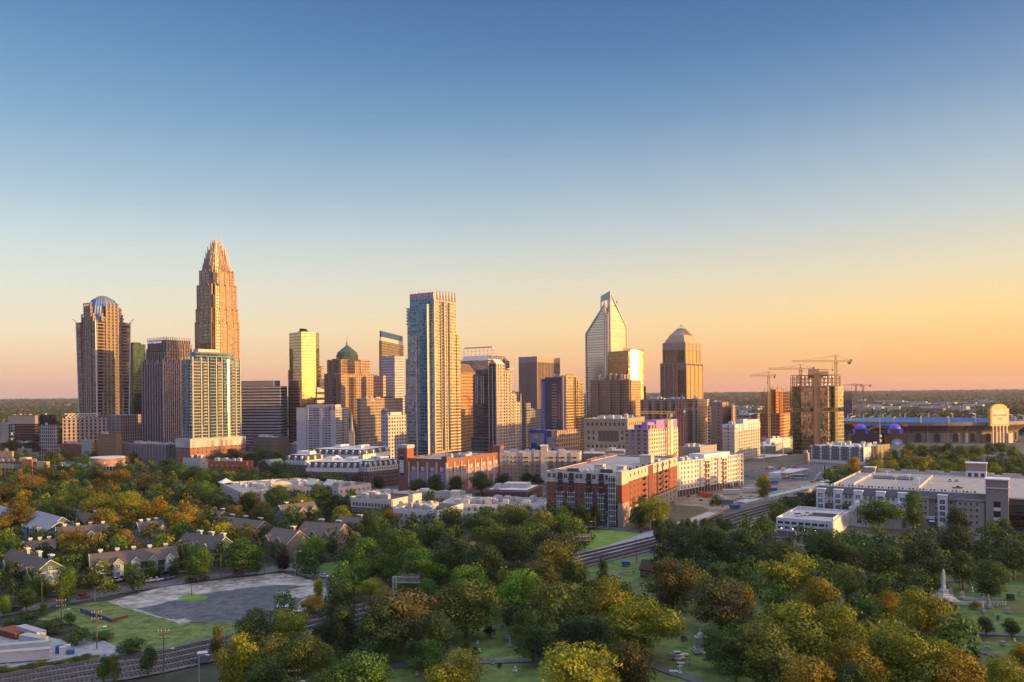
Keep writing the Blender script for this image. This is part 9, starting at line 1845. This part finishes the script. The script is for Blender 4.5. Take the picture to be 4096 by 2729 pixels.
for i, (x, y, w, h, c, shape) in enumerate(named):
    vs = VAR[shape]; cm, tm = vs[(i*7) % len(vs)]; nm = 'bush' if shape == 'bush' else 'tree'
    r = empty(nm, (x, y, 0), rg.uniform(0, 6.28)); r.scale = (w, w, h); tag(r, None, nm, 'trees and bushes of the parkland')
    cr = inst(cm, 'crown', r); k = rg.uniform(.85, 1.2); b = hue(c, k); cr.color = (b[0]*rg.uniform(.92, 1.08), b[1], b[2], TC[c][2])
    if shape != 'bush': inst(tm, 'trunk', r)
    AUTO.append((r, '%s %s %s' % (TC[c][1], {'round': 'rounded', 'wide': 'broad-crowned', 'tall': 'upright', 'cone': 'pointed', 'bush': 'low', 'thin': 'sparse'}[shape], nm)))
print('TREES', len(TREES), 'named', len(named), 'rest', len(rest))
def wood(name, items, label, lows=LOW):
    Qs = []; Ts = []
    for i, (x, y, w, h, c, _s, *zz) in enumerate(items):
        Q, tn = lows[i % len(lows)]; a = rg.uniform(0, 6.28); ca, sa_ = math.cos(a), math.sin(a); q = Q.copy(); X = q[..., 0]*ca-q[..., 1]*sa_; Y = q[..., 0]*sa_+q[..., 1]*ca; q[..., 0] = X*w+x; q[..., 1] = Y*w+y; q[..., 2] = q[..., 2]*h+(zz[0] if zz else 0); Qs.append(q); k = rg.uniform(.75, 1.25); Ts.append(tn[:, None]*np.array(TC[c][0])[None]*k)
    me = np_mesh(name, np.concatenate(Qs), np.concatenate(Ts), [LEAF]); o = bpy.data.objects.new(name, me); COL.objects.link(o); o.color = (1, 1, 1, 0); tag(o, label, kind='stuff'); return o
wood('background_woods', rest, 'dense mixed woods filling in between the houses and streets')
# distant woods to the horizon
HAZY = []; VL = [crown_arrays(190+k, 46, .17, s, 6)[0:2] for k, s in enumerate(('round', 'wide', 'round', 'wide'))]
d = 1180.
while d < 15000:
    st = 15*max(1, d/2600); n = int(1.5*d/st); sp_ = st*1.1 if d < 1600 else d*.032
    for i in range(n):
        x = (-.75+1.5*(i+rg.random())/n)*d; y = d+rg.uniform(-.5, .5)*sp_; px = x/y*FPX+CX
        if d < 1700 and 700 < px < 3350: continue
        if ((x-kx(3700)*1215)/150)**2+((y-1215)/130)**2 < 1: continue
        if 1650 < y < 3400 and 3250 < px < 3900 and rg.random() < .55: continue
        w = st*rg.uniform(.9, 1.7); HAZY.append((x, y, w, rg.uniform(12, 19)*max(1, (d/4000)**.5), rg.choice(('dg', 'g', 'ol', 'dk', 'or', 'br')), '', hill(y)-2))
    d += sp_
wood('distant_woods', HAZY, 'purple-brown autumn woods stretching to the horizon', VL); print('far', len(HAZY))
# far low buildings beyond the stadium
rg = random.Random(5); FB = [mat('far_white', (.55, .52, .5), .8), mat('far_tan', (.38, .3, .25), .8), mat('far_brick', (.28, .14, .1), .85), mat('far_grey', (.3, .3, .32), .8)]
AD = (('white', 0), ('tan', 1), ('brick', 2), ('grey', 3))
for i in range(84):
    px = rg.uniform(3380, 4000) if i % 4 else rg.uniform(2850, 3040); py = rg.uniform(1612, 1655) if i % 4 else rg.uniform(1640, 1660); d = gdist(px, py)
    if d < 1450: d = 1450+rg.uniform(0, 300)
    nm_, k = rg.choice(AD); w_, dd, h = rg.uniform(35, 105), rg.uniform(15, 40), rg.uniform(9, 20); r = empty('distant_building', (kx(px, py)*d, d, 0), -R(rg.uniform(20, 50))); tag(r, None, 'building', 'low buildings beyond the stadium')
    m = MB(); body(m, w_, dd, h, 0, 1, par=.6); m.build('wall', [facade('far_fac%d' % k, FB[k].node_tree.nodes['Principled BSDF'].inputs['Base Color'].default_value[:3] if False else ((.68, .64, .62), (.5, .4, .33), (.36, .18, .12), (.42, .42, .45))[k], (.1, .1, .13), 4, 3.6, .5, .4, .4, .3), ROOFW if i % 3 else ROOF], r); m = MB(); m.box(-w_*.5, -w_*.5+5, 4, 9, h-.6, h+2); m.build('roof_unit', UNIT, r); AUTO.append((r, 'distant low %s building' % nm_))
r = empty('distant_brick_block', (*pd(264, 1640, 6000).xy, 0)); tag(r, 'lone sunlit orange brick block standing in the far woods at upper left', 'building'); m = MB(); z = zat(264, 1617, 6000)
body(m, 30, 22, z, 0, 1, x1=15); m.build('wall', [facade('lone_block', (.5, .2, .12), (.2, .1, .06), 4, 4, .5, .5, .3, .3), ROOFW], r)

# ================================================================ labels from the surroundings
def pix(v): 
    d = max(v.y, 1); k = v.x/d; q = (CAMH-v.z)/d; x, y = k*FPX, q*FPX; return (CX+x+(y+HOR)*ROLL, CY+HOR+y-x*ROLL)
LM = []
for ph, px, py in (('the bright red tree', 2062, 2540), ('the middle signal gantry', 1580, 2350), ('the field signal gantry', 2300, 2200), ('the tall obelisk monument', 3775, 2400), ('the domed memorial', 2801, 2612), ('the radio mast', 1893, 2280), ('the asphalt lot', 960, 2420), ('the grass island', 767, 2388), ('the white box trailers', 120, 2600), ('the red sedan', 333, 2396), ('the tall bare roadside pole', 884, 2322), ('the brick apartments', 2470, 2106), ('the white parking building', 3200, 2130), ('the white glazed office', 3640, 2120), ('the tan corner tower', 3990, 2120), ('the rooftop parking deck', 3600, 1950), ('the charcoal apartments', 3452, 1860), ('the stadium scoreboard', 4000, 1740), ('the stadium gate domes', 3520, 1740), ('the brick podium', 1785, 1960), ('the mansard apartments', 1400, 1900), ('the arcaded apartments', 1100, 1990), ('the red-brick block', 920, 1890), ('the round brick drum', 431, 1880), ('the pale-roofed townhouses', 120, 2130), ('the hip-roofed teal house', 230, 2080), ('the brown-roofed roadside townhouses', 520, 2290), ('the big teal gable', 190, 2340), ('the street junction', 1180, 2290), ('the taupe condominiums', 1330, 2180), ('the courtyard apartments', 1500, 2070), ('the little brick house', 2600, 2270), ('the lone lower cemetery path', 2700, 2700), ('the right cemetery path', 4000, 2540), ('the purple tree', 1130, 2270), ('the blue wrapped pallets', 255, 2620), ('the bottom-edge transformer pole', 1178, 2700), ('the finned office', 640, 1860), ('the concrete embankment wall', 3150, 1990), ('the orange gabled apartments', 100, 1880)): LM.append((px, py, ph))
used = {}
for o, desc in AUTO:
    px, py = pix(o.location); b = sorted(LM, key=lambda l: ((l[0]-px)**2+((l[1]-py)*1.6)**2))[0]; dx, dy = px-b[0], py-b[1]
    rel = ('left of' if dx < 0 else 'right of') if abs(dx) > abs(dy)*1.5 else ('behind' if dy < 0 else 'in front of'); used.setdefault((desc, rel, b[2]), []).append((math.hypot(dx, dy), o))
ORD = ['nearest', 'second nearest', 'third nearest', 'fourth nearest', 'fifth nearest', 'sixth nearest', 'seventh nearest', 'eighth nearest', 'ninth nearest', 'tenth nearest', 'eleventh nearest', 'twelfth nearest']+['%dth nearest' % i for i in range(13, 60)]
for (desc, rel, ph), lst in used.items():
    lst.sort(key=lambda t: t[0])
    for i, (_, o) in enumerate(lst): o['label'] = '%s %s %s' % (desc, rel, ph) if len(lst) == 1 else '%s %s, %s of its kind %s it' % (desc, rel+' '+ph, ORD[i], rel) if False else '%s, %s one %s %s' % (desc, ORD[i], rel, ph)

# ================================================================ haze
hz = bpy.data.materials.new('haze'); hz.use_nodes = True; hz.node_tree.nodes.clear(); pv = N(hz.node_tree, 'ShaderNodeVolumePrincipled'); pv.inputs['Color'].default_value = (.92, .82, .98, 1); pv.inputs['Density'].default_value = .000026; pv.inputs['Anisotropy'].default_value = .2; hz.node_tree.links.new(pv.outputs[0], N(hz.node_tree, 'ShaderNodeOutputMaterial').inputs['Volume'])
tag(MB().box(-19500, 19500, -1200, 16800, -2, 300).build('haze', hz), kind='stuff')
